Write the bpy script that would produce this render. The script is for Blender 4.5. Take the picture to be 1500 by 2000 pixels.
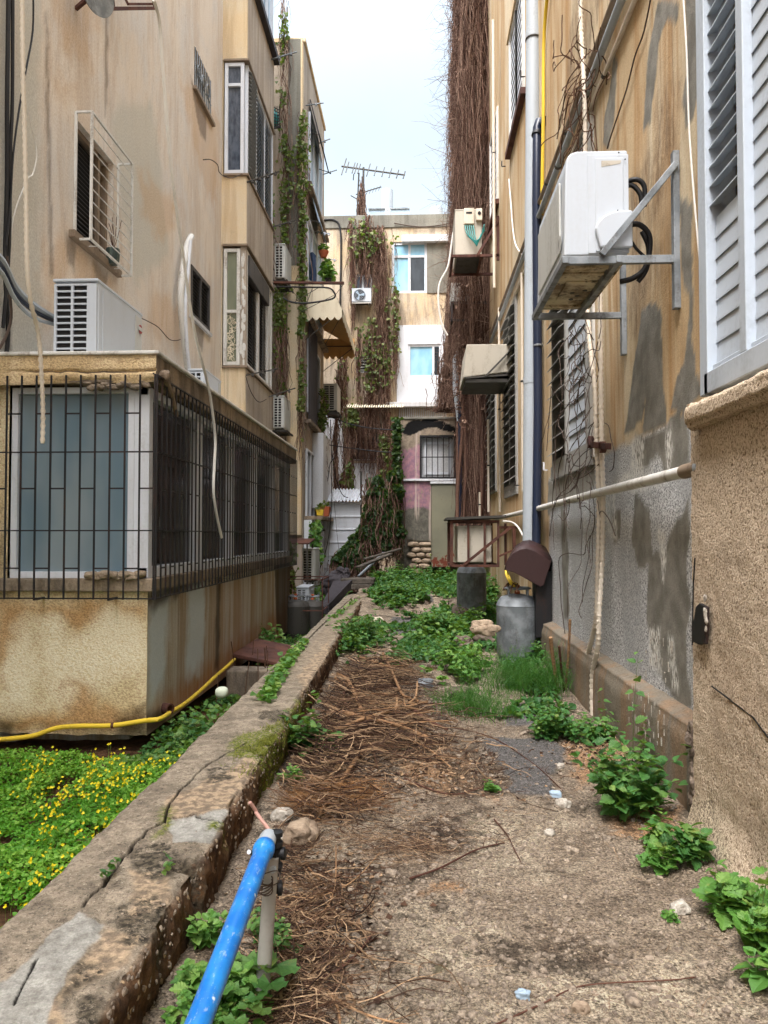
import bpy, math, random
import numpy as np
from mathutils import Vector, Matrix
R = random.Random(7)
RN = np.random.RandomState(11)
SC = bpy.context.scene
COL = SC.collection
for _o in list(bpy.data.objects): bpy.data.objects.remove(_o)

# ------------------------------------------------------------------ camera
CAM_POS = Vector((0, 0, 1.6))
FPX = 1500.0
cd = bpy.data.cameras.new('camera'); cam = bpy.data.objects.new('camera', cd); COL.objects.link(cam)
cd.sensor_width = 36; cd.lens = 27.0; cd.clip_start = .05; cd.clip_end = 500
cam.location = CAM_POS
CM = Matrix.Rotation(math.atan(65/FPX), 3, 'Z') @ Matrix.Rotation(math.radians(90)+math.atan(45/FPX), 3, 'X')
cam.rotation_euler = CM.to_euler()
SC.camera = cam
# ------------------------------------------------------------------ sky and sun (overcast)
SUN_EL, SUN_AZ = math.radians(58), math.radians(205)
w = bpy.data.worlds.new("World"); SC.world = w; w.use_nodes = True
wn = w.node_tree; wn.nodes.clear()
def _w(t, **k):
    n = wn.nodes.new(t)
    for a, b in k.items(): setattr(n, a, b)
    return n
sky = _w('ShaderNodeTexSky', sky_type='NISHITA', sun_disc=False, sun_elevation=SUN_EL, sun_rotation=SUN_AZ, air_density=1.0, dust_density=3.0, ozone_density=1.0)
hs = _w('ShaderNodeHueSaturation'); hs.inputs['Saturation'].default_value = .46; hs.inputs['Hue'].default_value = .475
wn.links.new(sky.outputs[0], hs.inputs['Color'])
# overcast luminance: the cloud layer is about three times brighter overhead than near the horizon
tc = _w('ShaderNodeTexCoord'); sx = _w('ShaderNodeSeparateXYZ'); wn.links.new(tc.outputs['Generated'], sx.inputs[0])
mr = _w('ShaderNodeMapRange', interpolation_type='SMOOTHSTEP'); mr.inputs[1].default_value = .45; mr.inputs[2].default_value = .95; mr.inputs[3].default_value = 1.5; mr.inputs[4].default_value = 5.2
wn.links.new(sx.outputs[2], mr.inputs[0])
cn = _w('ShaderNodeTexNoise'); cn.inputs['Scale'].default_value = 2.2; cn.inputs['Detail'].default_value = 5; wn.links.new(tc.outputs['Generated'], cn.inputs['Vector'])
cr = _w('ShaderNodeMapRange'); cr.inputs[1].default_value = .3; cr.inputs[2].default_value = .7; cr.inputs[3].default_value = .84; cr.inputs[4].default_value = 1.12; wn.links.new(cn.outputs[0], cr.inputs[0])
mm = _w('ShaderNodeMath', operation='MULTIPLY'); wn.links.new(mr.outputs[0], mm.inputs[0]); wn.links.new(cr.outputs[0], mm.inputs[1])
vm = _w('ShaderNodeVectorMath', operation='SCALE'); wn.links.new(hs.outputs[0], vm.inputs[0]); wn.links.new(mm.outputs[0], vm.inputs['Scale'])
bg = _w('ShaderNodeBackground'); bg.inputs['Strength'].default_value = .15
wo = _w('ShaderNodeOutputWorld'); wn.links.new(vm.outputs[0], bg.inputs[0]); wn.links.new(bg.outputs[0], wo.inputs[0])
sd = bpy.data.lights.new('sun', 'SUN'); sd.energy = 1.0; sd.angle = math.radians(30); sd.color = (1, .98, .95)
so = bpy.data.objects.new('sun', sd); COL.objects.link(so)
_sd = Vector((math.sin(SUN_AZ)*math.cos(SUN_EL), math.cos(SUN_AZ)*math.cos(SUN_EL), math.sin(SUN_EL)))
so.rotation_euler = _sd.to_track_quat('Z', 'Y').to_euler(); so.location = (0, 0, 30)
SC.view_settings.view_transform = 'Standard'; SC.view_settings.look = 'None'
SC.view_settings.exposure = .86; SC.view_settings.gamma = 1
SC.cycles.max_bounces = 6; SC.cycles.diffuse_bounces = 4; SC.cycles.transparent_max_bounces = 8

# ------------------------------------------------------------------ helpers
def ray(px, py): return CM @ Vector(((px-750)/FPX, (1000-py)/FPX, -1))
def onX(px, py, X): d = ray(px, py); return CAM_POS + d*(X/d.x)
def onY(px, py, Y): d = ray(px, py); return CAM_POS + d*(Y/d.y)
def onZ(px, py, Z): d = ray(px, py); return CAM_POS + d*((Z-1.6)/d.z)
V = Vector
def s2l(c): return c/12.92 if c <= .04045 else ((c+.055)/1.055)**2.4
def C(r, g, b): return (s2l(r/255), s2l(g/255), s2l(b/255), 1)
# numpy noise
def _h(ix, iy, iz, s):
    n = (ix.astype(np.int64)*374761393 + iy.astype(np.int64)*668265263 + iz.astype(np.int64)*2147483647 + s*1274126177) & 0xffffffff
    n = ((n ^ (n >> 13))*1274126177) & 0xffffffff
    n = n ^ (n >> 16)
    return (n & 0xffff)/65535.0
def vn(x, y, z=0.0, s=0):
    x, y, z = np.broadcast_arrays(np.asarray(x, float), np.asarray(y, float), np.asarray(z, float))
    ix, iy, iz = np.floor(x), np.floor(y), np.floor(z)
    fx, fy, fz = x-ix, y-iy, z-iz
    fx, fy, fz = [f*f*(3-2*f) for f in (fx, fy, fz)]
    r = 0
    for a in (0, 1):
        for b in (0, 1):
            for c in (0, 1):
                r = r + _h(ix+a, iy+b, iz+c, s)*(fx if a else 1-fx)*(fy if b else 1-fy)*(fz if c else 1-fz)
    return r
def fbm(x, y, z=0.0, o=4, s=0):
    t = 0; a = .5; k = 1.0
    for i in range(o):
        t = t + a*(vn(np.asarray(x)*k, np.asarray(y)*k, np.asarray(z)*k, s+i)*2-1); a *= .5; k *= 2.03
    return t
def sstep(a, b, x):
    t = np.clip((x-a)/(b-a), 0, 1); return t*t*(3-2*t)
def polymask(U, W, poly, soft=.04, wob=.05, wf=6.0, s=0):
    U2 = U + wob*fbm(U*wf, W*wf, 0, 4, s+3); W2 = W + wob*fbm(U*wf, W*wf, 0, 4, s+9)
    n = len(poly); ins = np.zeros(U.shape, bool); dm = np.full(U.shape, 1e9)
    for i in range(n):
        x0, y0 = poly[i]; x1, y1 = poly[(i+1) % n]
        c = ((y0 > W2) != (y1 > W2)); xi = (x1-x0)*(W2-y0)/((y1-y0) if y1 != y0 else 1e-9)+x0
        ins ^= (c & (U2 < xi))
        ex, ey = x1-x0, y1-y0; L = ex*ex+ey*ey+1e-12
        t = np.clip(((U2-x0)*ex+(W2-y0)*ey)/L, 0, 1)
        dm = np.minimum(dm, np.hypot(U2-x0-t*ex, W2-y0-t*ey))
    sd_ = np.where(ins, dm, -dm)
    return sstep(-soft, soft, sd_)
def linedist(U, W, pts):
    dm = np.full(U.shape, 1e9)
    for (x0, y0), (x1, y1) in zip(pts[:-1], pts[1:]):
        ex, ey = x1-x0, y1-y0; L = ex*ex+ey*ey+1e-12
        t = np.clip(((U-x0)*ex+(W-y0)*ey)/L, 0, 1)
        dm = np.minimum(dm, np.hypot(U-x0-t*ex, W-y0-t*ey))
    return dm

class MB:
    def __init__(s): s.v = []; s.f = []; s.n = 0; s.var = []
    def add(s, vs, fs, var=None):
        vs = np.asarray([tuple(v) for v in vs] if not isinstance(vs, np.ndarray) else vs, float).reshape(-1, 3)
        b = s.n; s.v.append(vs); s.n += len(vs)
        s.f.extend([tuple(int(i)+b for i in f) for f in fs])
        s.var.append(np.full(len(vs), .5) if var is None else np.broadcast_to(np.asarray(var, float), (len(vs),)))
        return s
    def box(s, x0, x1, y0, y1, z0, z1, var=None):
        return s.hexa([(x0, y0, z0), (x1, y0, z0), (x1, y1, z0), (x0, y1, z0), (x0, y0, z1), (x1, y0, z1), (x1, y1, z1), (x0, y1, z1)], var)
    def hexa(s, p, var=None):
        p = [Vector(q) for q in p]
        F = [(0, 3, 2, 1), (4, 5, 6, 7), (0, 1, 5, 4), (1, 2, 6, 5), (2, 3, 7, 6), (3, 0, 4, 7)]
        if (p[1]-p[0]).cross(p[3]-p[0]).dot(p[4]-p[0]) < 0: F = [tuple(reversed(f)) for f in F]
        return s.add([tuple(q) for q in p], F, var)
    def fb(s, F, u0, u1, v0, v1, n0, n1, var=None):
        O, U, W, N = F
        q = lambda u, v, n: O+U*u+W*v+N*n
        return s.hexa([q(u0, v0, n0), q(u1, v0, n0), q(u1, v1, n0), q(u0, v1, n0), q(u0, v0, n1), q(u1, v0, n1), q(u1, v1, n1), q(u0, v1, n1)], var)
    def bar(s, p, q, w_, h_=None, up=(0, 0, 1), var=None):
        h_ = h_ or w_; p = Vector(p); q = Vector(q); d = (q-p).normalized(); up = Vector(up)
        if abs(d.dot(up)) > .98: up = Vector((1, 0, 0))
        a = d.cross(up).normalized()*(w_/2); b = a.cross(d).normalized()*(h_/2)
        return s.hexa([p-a-b, p+a-b, p+a+b, p-a+b, q-a-b, q+a-b, q+a+b, q-a+b], var)
    def tube(s, pts, r, n=8, cap=True, var=None, spline=0):
        P = [Vector(p) for p in pts]
        if spline: P = smooth(P, spline)
        m = len(P); rr = r if isinstance(r, (list, tuple)) else [r]*m
        if len(rr) != m: rr = list(np.interp(np.linspace(0, 1, m), np.linspace(0, 1, len(rr)), rr))
        vs = []; t0 = (P[1]-P[0]).normalized()
        a = t0.orthogonal().normalized()
        for i in range(m):
            t = ((P[min(i+1, m-1)]-P[max(i-1, 0)])).normalized()
            a = (a - t*a.dot(t)).normalized(); b = t.cross(a)
            for k in range(n):
                an = 2*math.pi*k/n; vs.append(P[i]+(a*math.cos(an)+b*math.sin(an))*rr[i])
        fs = [(i*n+k, i*n+(k+1) % n, (i+1)*n+(k+1) % n, (i+1)*n+k) for i in range(m-1) for k in range(n)]
        if cap: fs.append(tuple(range(n-1, -1, -1))); fs.append(tuple((m-1)*n+k for k in range(n)))
        return s.add([tuple(q) for q in vs], fs, var)
    def lathe(s, c, prof, n=24, axis=(0, 0, 1), var=None):
        ax = Vector(axis).normalized(); a = ax.orthogonal().normalized(); b = ax.cross(a); c = Vector(c)
        vs = [c+ax*z+(a*math.cos(2*math.pi*k/n)+b*math.sin(2*math.pi*k/n))*r for r, z in prof for k in range(n)]
        m = len(prof)
        fs = [(i*n+k, i*n+(k+1) % n, (i+1)*n+(k+1) % n, (i+1)*n+k) for i in range(m-1) for k in range(n)]
        fs.append(tuple(range(n-1, -1, -1))); fs.append(tuple((m-1)*n+k for k in range(n)))
        return s.add([tuple(q) for q in vs], fs, var)
    def prism(s, pts, vec, var=None):
        P = [Vector(p) for p in pts]; vec = Vector(vec); n = len(P)
        nn = Vector((0, 0, 0))
        for i in range(n): nn += P[i].cross(P[(i+1) % n])
        if nn.dot(vec) > 0: P.reverse()
        vs = P+[p+vec for p in P]
        fs = [tuple(range(n)), tuple(range(2*n-1, n-1, -1))]+[((i+1) % n, i, n+i, n+(i+1) % n) for i in range(n)]
        return s.add([tuple(q) for q in vs], fs, var)
    def rock(s, c, sz, seed=0, sub=2, rough=.35, var=None, rot=0):
        vs, fs = ICO[sub]; vs = vs.copy()
        d = 1+rough*fbm(vs[:, 0]*1.3+seed*7.1, vs[:, 1]*1.3, vs[:, 2]*1.3, 3, seed)*1.6
        q = np.sign(vs)*np.abs(vs)**.7; q = q/np.max(np.abs(q))
        vs = (vs*.5+q*.5)*d[:, None]*np.array(sz)/2*1.15
        ca, sa = math.cos(rot), math.sin(rot)
        vs = np.stack([vs[:, 0]*ca-vs[:, 1]*sa, vs[:, 0]*sa+vs[:, 1]*ca, vs[:, 2]], 1)+np.array(c)
        return s.add(vs, fs, var)
    def build(s, name, mat, parent=None, smooth=None, bevel=0, kind=None, seg=2):
        if not s.v: return None
        me = bpy.data.meshes.new(name)
        vs = np.concatenate(s.v)
        if parent is not None:
            wl = Vector(parent.get('_loc', (0, 0, 0))) ; vs = vs-np.array(wl)
        me.from_pydata(vs.tolist(), [], s.f); me.update()
        at = me.attributes.new('var', 'FLOAT', 'POINT'); at.data.foreach_set('value', np.concatenate(s.var).astype(np.float32))
        o = bpy.data.objects.new(name, me); COL.objects.link(o)
        if mat: me.materials.append(mat)
        if parent is not None: o.parent = parent; o['_loc'] = parent.get('_loc', (0, 0, 0))
        if smooth:
            me.polygons.foreach_set('use_smooth', [True]*len(me.polygons)); me.set_sharp_from_angle(angle=smooth)
        if bevel:
            bm_ = o.modifiers.new('bevel', 'BEVEL'); bm_.width = bevel; bm_.segments = seg; bm_.limit_method = 'ANGLE'
        if kind: o['kind'] = kind
        return o
def smooth(P, k=4):
    out = []; n = len(P)
    for i in range(n-1):
        p0, p1, p2, p3 = P[max(i-1, 0)], P[i], P[i+1], P[min(i+2, n-1)]
        for j in range(k):
            t = j/k; out.append(.5*((2*p1)+(p2-p0)*t+(2*p0-5*p1+4*p2-p3)*t*t+(3*p1-p0-3*p2+p3)*t**3))
    out.append(P[-1]); return out
def _ico(sub):
    t = (1+5**.5)/2
    v = [(-1, t, 0), (1, t, 0), (-1, -t, 0), (1, -t, 0), (0, -1, t), (0, 1, t), (0, -1, -t), (0, 1, -t), (t, 0, -1), (t, 0, 1), (-t, 0, -1), (-t, 0, 1)]
    f = [(0, 11, 5), (0, 5, 1), (0, 1, 7), (0, 7, 10), (0, 10, 11), (1, 5, 9), (5, 11, 4), (11, 10, 2), (10, 7, 6), (7, 1, 8), (3, 9, 4), (3, 4, 2), (3, 2, 6), (3, 6, 8), (3, 8, 9), (4, 9, 5), (2, 4, 11), (6, 2, 10), (8, 6, 7), (9, 8, 1)]
    v = [Vector(p).normalized() for p in v]
    for _ in range(sub):
        c = {}; nf = []
        def mid(a, b):
            k = (min(a, b), max(a, b))
            if k not in c: c[k] = len(v); v.append(((v[a]+v[b])/2).normalized())
            return c[k]
        for a, b, d in f:
            x, y, z = mid(a, b), mid(b, d), mid(d, a); nf += [(a, x, z), (b, y, x), (d, z, y), (x, y, z)]
        f = nf
    return np.array([tuple(p) for p in v]), f
ICO = [_ico(0), _ico(1), _ico(2), _ico(3)]
def thing(name, label, cat, loc=(0, 0, 0), group=None):
    o = bpy.data.objects.new(name, None); COL.objects.link(o); o.location = loc
    o['label'] = label; o['category'] = cat; o['_loc'] = tuple(loc)
    o.empty_display_size = .1
    if group: o['group'] = group
    return o
def tag(o, label, cat, group=None):
    o['label'] = label; o['category'] = cat
    if group: o['group'] = group
    return o
def leaves(mb, Cn, D, Nn, S, wid=.5, fold=.15, droop=.15, var=None, shape='ovate'):
    """vectorised leaves. Cn,D,Nn: (n,3)."""
    Cn = np.asarray(Cn, float); D = np.asarray(D, float); Nn = np.asarray(Nn, float); n = len(Cn)
    S = np.broadcast_to(np.asarray(S, float), (n,))
    D = D/np.linalg.norm(D, axis=1, keepdims=True); B = np.cross(D, Nn); B /= np.linalg.norm(B, axis=1, keepdims=True)+1e-9; N2 = np.cross(B, D)
    if shape == 'ovate':
        T = np.array([(0, 0, 0), (.28, wid, fold), (.28, 0, 0), (.28, -wid, fold), (.68, wid*.72, fold*.7-droop*.4), (.68, 0, -droop*.4), (.68, -wid*.72, fold*.7-droop*.4), (1, 0, -droop)])
        F = [(0, 2, 1), (0, 3, 2), (1, 2, 5, 4), (2, 3, 6, 5), (4, 5, 7), (5, 6, 7)]
    elif shape == 'round':
        k = 16; T = [(0.1, 0, -.08)]
        for i in range(k):
            a = math.radians(22+316*i/(k-1)); a = math.pi-a
            rr = .5*(1+.07*math.cos(i*math.pi)); T.append((.12+rr*math.cos(a)+.2, rr*math.sin(a), .05*math.cos(i*math.pi)+.03))
        T = np.array(T); F = [(0, i, i+1) for i in range(1, k)]
    elif shape == 'serrate':
        T = [(0, 0, 0)]; ks = 6
        for sgn in (1, -1):
            for i in range(ks):
                t = (i+.6)/ks; ww = wid*math.sin(math.pi*min(1, t*.9+.08))**.8
                T.append((t-.05, sgn*ww*.84, fold*ww*2-droop*t*t)); T.append((t+.05, sgn*ww*1.04, fold*ww*2-droop*t*t-.02))
        for i in range(ks+1):
            t = i/ks; T.append((t*1.0, 0, -droop*t*t))
        T.append((1.12, 0, -droop*1.2)); T = np.array(T); m0 = 1+4*ks; F = []
        for sg in (0, 1):
            o0 = 1+sg*2*ks
            for i in range(ks):
                a, b = o0+2*i, o0+2*i+1; m1, m2 = m0+i, m0+i+1
                q = [(m1, a, b, m2)] if sg else [(m1, m2, b, a)]
                F += q
                if i < ks-1: F.append((m2, b, o0+2*i+2) if sg == 0 else (m2, o0+2*i+2, b))
            F.append((m0+ks, o0+2*ks-1, m0+ks+1))
    elif shape == 'diamond':
        T = np.array([(0, 0, 0), (.45, wid, fold), (1, 0, -droop), (.45, -wid, fold)]); F = [(0, 1, 2), (0, 2, 3)]
    m = len(T)
    P = Cn[:, None, :]+S[:, None, None]*(T[None, :, 0:1]*D[:, None, :]+T[None, :, 1:2]*B[:, None, :]+T[None, :, 2:3]*N2[:, None, :])
    vr = RN.rand(n) if var is None else np.broadcast_to(np.asarray(var, float), (n,))
    b = mb.n; mb.v.append(P.reshape(-1, 3)); mb.n += n*m; mb.var.append(np.repeat(vr, m))
    for i in range(n):
        o = b+i*m; mb.f.extend([tuple(o+j for j in f) for f in F])
def strands(mb, P, r, sides=3, var=None):
    """P (n,k,3) poly-lines -> thin tubes"""
    P = np.asarray(P, float); n, k, _ = P.shape
    r = np.broadcast_to(np.asarray(r, float), (n,))
    D = P[:, -1]-P[:, 0]; D /= np.linalg.norm(D, axis=1, keepdims=True)+1e-9
    up = np.where(np.abs(D[:, 2:3]) > .8, np.array([[1., 0, 0]]), np.array([[0, 0, 1.]]))
    A = np.cross(D, up); A /= np.linalg.norm(A, axis=1, keepdims=True)+1e-9; B = np.cross(D, A)
    tp = np.linspace(1, .45, k)[None, :, None, None]
    an = np.arange(sides)*2*math.pi/sides
    off = (A[:, None, None, :]*np.cos(an)[None, None, :, None]+B[:, None, None, :]*np.sin(an)[None, None, :, None])*r[:, None, None, None]*tp
    Q = P[:, :, None, :]+off
    b = mb.n; mb.v.append(Q.reshape(-1, 3)); mb.n += n*k*sides
    vr = RN.rand(n) if var is None else np.broadcast_to(np.asarray(var, float), (n,))
    mb.var.append(np.repeat(vr, k*sides))
    for i in range(n):
        o = b+i*k*sides
        for j in range(k-1):
            for q in range(sides):
                q2 = (q+1) % sides
                mb.f.append((o+j*sides+q, o+j*sides+q2, o+(j+1)*sides+q2, o+(j+1)*sides+q))
def grid(name, us, vs, fn, mat, parent=None, hole=None, masks=None, kind=None, flip=False, smooth_=True):
    """fn(U,V)->(n,3) arrays; masks(U,V)->(..,4)"""
    us = np.unique(np.round(us, 5)); vs = np.unique(np.round(vs, 5))
    U, W = np.meshgrid(us, vs, indexing='ij'); P = fn(U, W).reshape(-1, 3)
    nu, nv = U.shape
    idx = np.arange(nu*nv).reshape(nu, nv)
    cu = (us[:-1]+us[1:])/2; cv = (vs[:-1]+vs[1:])/2; CU, CV = np.meshgrid(cu, cv, indexing='ij')
    keep = np.ones(CU.shape, bool)
    for (a, b, c, d) in (hole or []): keep &= ~((CU > a) & (CU < b) & (CV > c) & (CV < d))
    q = np.stack([idx[:-1, :-1], idx[1:, :-1], idx[1:, 1:], idx[:-1, 1:]], -1)[keep]
    if flip: q = q[:, ::-1]
    me = bpy.data.meshes.new(name)
    if parent is not None: P = P-np.array(parent.get('_loc', (0, 0, 0)))
    me.vertices.add(len(P)); me.vertices.foreach_set('co', P.ravel())
    me.loops.add(q.size); me.loops.foreach_set('vertex_index', q.ravel().astype(np.int32))
    me.polygons.add(len(q)); me.polygons.foreach_set('loop_start', np.arange(0, q.size, 4, dtype=np.int32))
    me.polygons.foreach_set('loop_total', np.full(len(q), 4, np.int32)); me.update(calc_edges=True)
    if masks is not None:
        M = masks(U, W); M2 = M[..., 4:]; M = M[..., :4].reshape(-1, 4).astype(np.float32)
        if M2.shape[-1] == 4: a = me.color_attributes.new('mask2', 'FLOAT_COLOR', 'POINT'); a.data.foreach_set('color', M2.reshape(-1).astype(np.float32))
        a = me.color_attributes.new('mask', 'FLOAT_COLOR', 'POINT'); a.data.foreach_set('color', M.ravel())
    if smooth_: me.polygons.foreach_set('use_smooth', [True]*len(q))
    me.materials.append(mat)
    o = bpy.data.objects.new(name, me); COL.objects.link(o)
    if parent is not None: o.parent = parent; o['_loc'] = parent.get('_loc', (0, 0, 0))
    if kind: o['kind'] = kind
    return o
def lines(a, b, step, extra=()):
    n = max(1, int(math.ceil((b-a)/step)))
    return np.array(sorted(set(list(np.linspace(a, b, n+1))+[e for e in extra if a <= e <= b])))
# frames: origin, u, v, normal
def FXL(X): return (V((X, 0, 0)), V((0, 1, 0)), V((0, 0, 1)), V((1, 0, 0)))   # faces +X
def FXR(X): return (V((X, 0, 0)), V((0, 1, 0)), V((0, 0, 1)), V((-1, 0, 0)))  # faces -X
def FY(Y): return (V((0, Y, 0)), V((1, 0, 0)), V((0, 0, 1)), V((0, -1, 0)))   # faces camera
def pX(px, py, X): p = onX(px, py, X); return (p.y, p.z)
def pY(px, py, Y): p = onY(px, py, Y); return (p.x, p.z)

# ------------------------------------------------------------------ materials
class NT:
    def __init__(s, name):
        s.m = bpy.data.materials.new(name); s.m.use_nodes = True; s.t = s.m.node_tree; s.t.nodes.clear()
        s.g = s.t.nodes.new('ShaderNodeNewGeometry').outputs['Position']
    def n(s, t, **k):
        x = s.t.nodes.new(t)
        for a, b in k.items(): setattr(x, a, b)
        return x
    def L(s, a, i):
        if isinstance(a, bpy.types.NodeSocket): s.t.links.new(a, i)
        else: i.default_value = a
    def scale(s, v3, src=None):
        x = s.n('ShaderNodeVectorMath', operation='MULTIPLY'); s.L(src or s.g, x.inputs[0]); x.inputs[1].default_value = v3; return x.outputs[0]
    def noise(s, sc, vec=None, d=4, r=.55, dist=0):
        x = s.n('ShaderNodeTexNoise'); s.L(vec or s.g, x.inputs['Vector']); x.inputs['Scale'].default_value = sc; x.inputs['Detail'].default_value = d; x.inputs['Roughness'].default_value = r; x.inputs['Distortion'].default_value = dist
        return x.outputs[0]
    def vor(s, sc, vec=None, f='F1', out='Distance', rnd=1):
        x = s.n('ShaderNodeTexVoronoi', feature=f); s.L(vec or s.g, x.inputs['Vector']); x.inputs['Scale'].default_value = sc; x.inputs['Randomness'].default_value = rnd
        return x.outputs[out]
    def ramp(s, f, st):
        x = s.n('ShaderNodeValToRGB'); s.L(f, x.inputs[0]); e = x.color_ramp.elements
        while len(e) < len(st): e.new(.5)
        for i, (p, c) in enumerate(st):
            e[i].position = p; e[i].color = c if isinstance(c, tuple) else (c, c, c, 1)
        return x.outputs[0]
    def mr(s, f, a, b, c=0, d=1):
        x = s.n('ShaderNodeMapRange', interpolation_type='SMOOTHSTEP'); s.L(f, x.inputs[0])
        for i, q in enumerate((a, b, c, d)): x.inputs[i+1].default_value = q
        return x.outputs[0]
    def mix(s, f, a, b, mode='MIX'):
        x = s.n('ShaderNodeMix', data_type='RGBA', blend_type=mode); s.L(f, x.inputs[0]); s.L(a, x.inputs[6]); s.L(b, x.inputs[7]); return x.outputs[2]
    def ma(s, op, a, b=0.0):
        x = s.n('ShaderNodeMath', operation=op); s.L(a, x.inputs[0]); s.L(b, x.inputs[1]); return x.outputs[0]
    def attr(s, nm, o='Fac'): x = s.n('ShaderNodeAttribute', attribute_name=nm); return x.outputs[o]
    def masks(s, nm='mask'):
        x = s.n('ShaderNodeAttribute', attribute_name=nm); y = s.n('ShaderNodeSeparateColor'); s.L(x.outputs['Color'], y.inputs[0])
        return y.outputs[0], y.outputs[1], y.outputs[2], x.outputs['Alpha']
    def bump(s, h, st=.5, dist=.02, nrm=None):
        x = s.n('ShaderNodeBump'); s.L(h, x.inputs['Height']); x.inputs['Strength'].default_value = st; x.inputs['Distance'].default_value = dist
        if nrm: s.L(nrm, x.inputs['Normal'])
        return x.outputs[0]
    def out(s, col, rough=.8, metal=0.0, nrm=None, spec=.3, trans=None):
        b = s.n('ShaderNodeBsdfPrincipled'); s.L(col, b.inputs['Base Color']); s.L(rough, b.inputs['Roughness']); s.L(metal, b.inputs['Metallic']); b.inputs['Specular IOR Level'].default_value = spec
        if nrm: s.L(nrm, b.inputs['Normal'])
        o = s.n('ShaderNodeOutputMaterial'); res = b.outputs[0]
        if trans:
            t = s.n('ShaderNodeBsdfTranslucent'); s.L(trans[1], t.inputs[0]); mx = s.n('ShaderNodeMixShader'); mx.inputs[0].default_value = trans[0]
            s.t.links.new(res, mx.inputs[1]); s.t.links.new(t.outputs[0], mx.inputs[2]); res = mx.outputs[0]
        s.t.links.new(res, o.inputs[0]); return s.m
def painted(name, c, rough=.45, dirt=C(90, 80, 65), da=.35, metal=0.0, sc=6, streak=True, bump=.1, c2=None):
    t = NT(name)
    a = t.noise(sc, t.scale((1, 1, .25 if streak else 1)), 5, .65)
    b = t.noise(sc*7, None, 3)
    f = t.mr(t.ma('ADD', t.ma('MULTIPLY', a, .7), t.ma('MULTIPLY', b, .3)), .48, .72, 0, da)
    base = c if c2 is None else t.mix(t.mr(t.noise(sc*.6), .4, .6), c, c2)
    return t.out(t.mix(f, base, dirt), t.ma('ADD', rough, t.ma('MULTIPLY', f, .4)), metal, t.bump(b, bump, .004))
def plaster(name, c1, c2, c3, streak=.5, grain=60, bump=.4, dark=C(70, 60, 50), dist=.01, vz=.07, soot=.35):
    """weathered render: two tones in broad clouds, vertical rain streaks, fine grain"""
    t = NT(name)
    col = t.mix(t.mr(t.noise(.9, None, 5, .6), .38, .62), c1, c2)
    st = t.noise(3.2, t.scale((1, 1, vz)), 6, .65, .3)
    col = t.mix(t.mr(st, .46, .6, 0, streak), col, c3)
    col = t.mix(t.mr(t.noise(7, t.scale((1, 1, vz*.8)), 5, .7, .3), .5, .62, 0, streak*.6), col, c1)
    st2 = t.noise(11, t.scale((1, 1, .035)), 4, .6)
    col = t.mix(t.mr(st2, .56, .74, 0, soot), col, dark)
    bl = t.noise(4, None, 6, .7)
    col = t.mix(t.mr(bl, .6, .75, 0, .35), col, t.mix(.5, c2, dark))
    g = t.noise(grain, None, 4, .7)
    col = t.mix(.5, col, t.ramp(g, [(.3, .28), (.5, .5), (.7, .72)]), 'OVERLAY')
    h = t.ma('ADD', g, t.ma('MULTIPLY', t.noise(grain*.2), 1.2))
    return t.out(col, .9, 0, t.bump(h, bump, dist), .15)
M = {}
M['pl_left'] = plaster('left_plaster', C(218, 206, 190), C(210, 203, 193), C(194, 173, 150), .6, 40, .4, soot=.25)
M['pl_ochre'] = plaster('ochre_plaster', C(210, 188, 152), C(206, 192, 166), C(174, 148, 114), .5, 60, .3)
M['pl_grey'] = plaster('grey_plaster', C(178, 166, 150), C(160, 150, 138), C(140, 126, 110), .6, 60, .3)
M['pl_end'] = plaster('end_plaster', C(184, 170, 150), C(190, 168, 136), C(128, 118, 106), .7, 30, .4, vz=.15, soot=.6)
M['pl_white'] = plaster('white_plaster', C(204, 206, 210), C(192, 193, 194), C(166, 164, 158), .4, 40, .2, soot=.3)
M['cement'] = plaster('cement', C(128, 126, 116), C(110, 108, 100), C(95, 92, 84), .5, 50, .4)
M['slab'] = plaster('slab_concrete', C(148, 132, 112), C(118, 108, 96), C(80, 72, 62), .7, 45, .7, soot=.7, vz=.3)
M['white'] = painted('white_paint', C(206, 210, 216), .4, C(120, 110, 95), .3)
M['whitedirty'] = painted('dirty_white_paint', C(205, 204, 198), .5, C(110, 92, 72), .75)
M['acwhite'] = painted('ac_white', C(186, 193, 200), .35, C(150, 145, 130), .12, bump=.02)
M['acgrey'] = painted('ac_grey', C(190, 192, 188), .45, C(110, 105, 90), .4)
M['acbeige'] = painted('ac_beige', C(182, 176, 162), .5, C(112, 94, 74), .55)
M['shutter'] = painted('blue_white_shutter', C(180, 190, 200), .4, C(120, 124, 124), .3)
M['shutgrey'] = painted('grey_louvre', C(150, 150, 146), .5, C(80, 74, 66), .6)
M['shutdark'] = painted('dark_louvre', C(62, 60, 60), .5, C(30, 28, 26), .5)
M['iron'] = painted('black_iron', C(30, 30, 32), .5, C(80, 50, 34), .5)
M['rust'] = painted('rusty_steel', C(92, 58, 46), .75, C(50, 32, 26), .7, bump=.5, c2=C(72, 46, 40))
M['hood'] = painted('brown_hood', C(56, 38, 37), .5, C(44, 30, 28), .5, bump=.3)
M['galv'] = painted('galvanised', C(140, 146, 150), .5, C(84, 80, 76), .85, .3, sc=9, bump=.3, c2=C(108, 114, 118))
M['darksteel'] = painted('dark_steel', C(64, 62, 58), .65, C(40, 32, 26), .5)
M['pvc'] = painted('grey_pvc', C(160, 168, 174), .4, C(120, 118, 112), .4)
M['pvcdark'] = painted('dark_pvc', C(34, 42, 60), .3, C(60, 62, 70), .35)
M['black'] = painted('black_rubber', C(24, 24, 26), .5, C(60, 58, 54), .3)
M['conduit'] = painted('beige_conduit', C(205, 195, 178), .6, C(130, 112, 90), .5)
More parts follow.
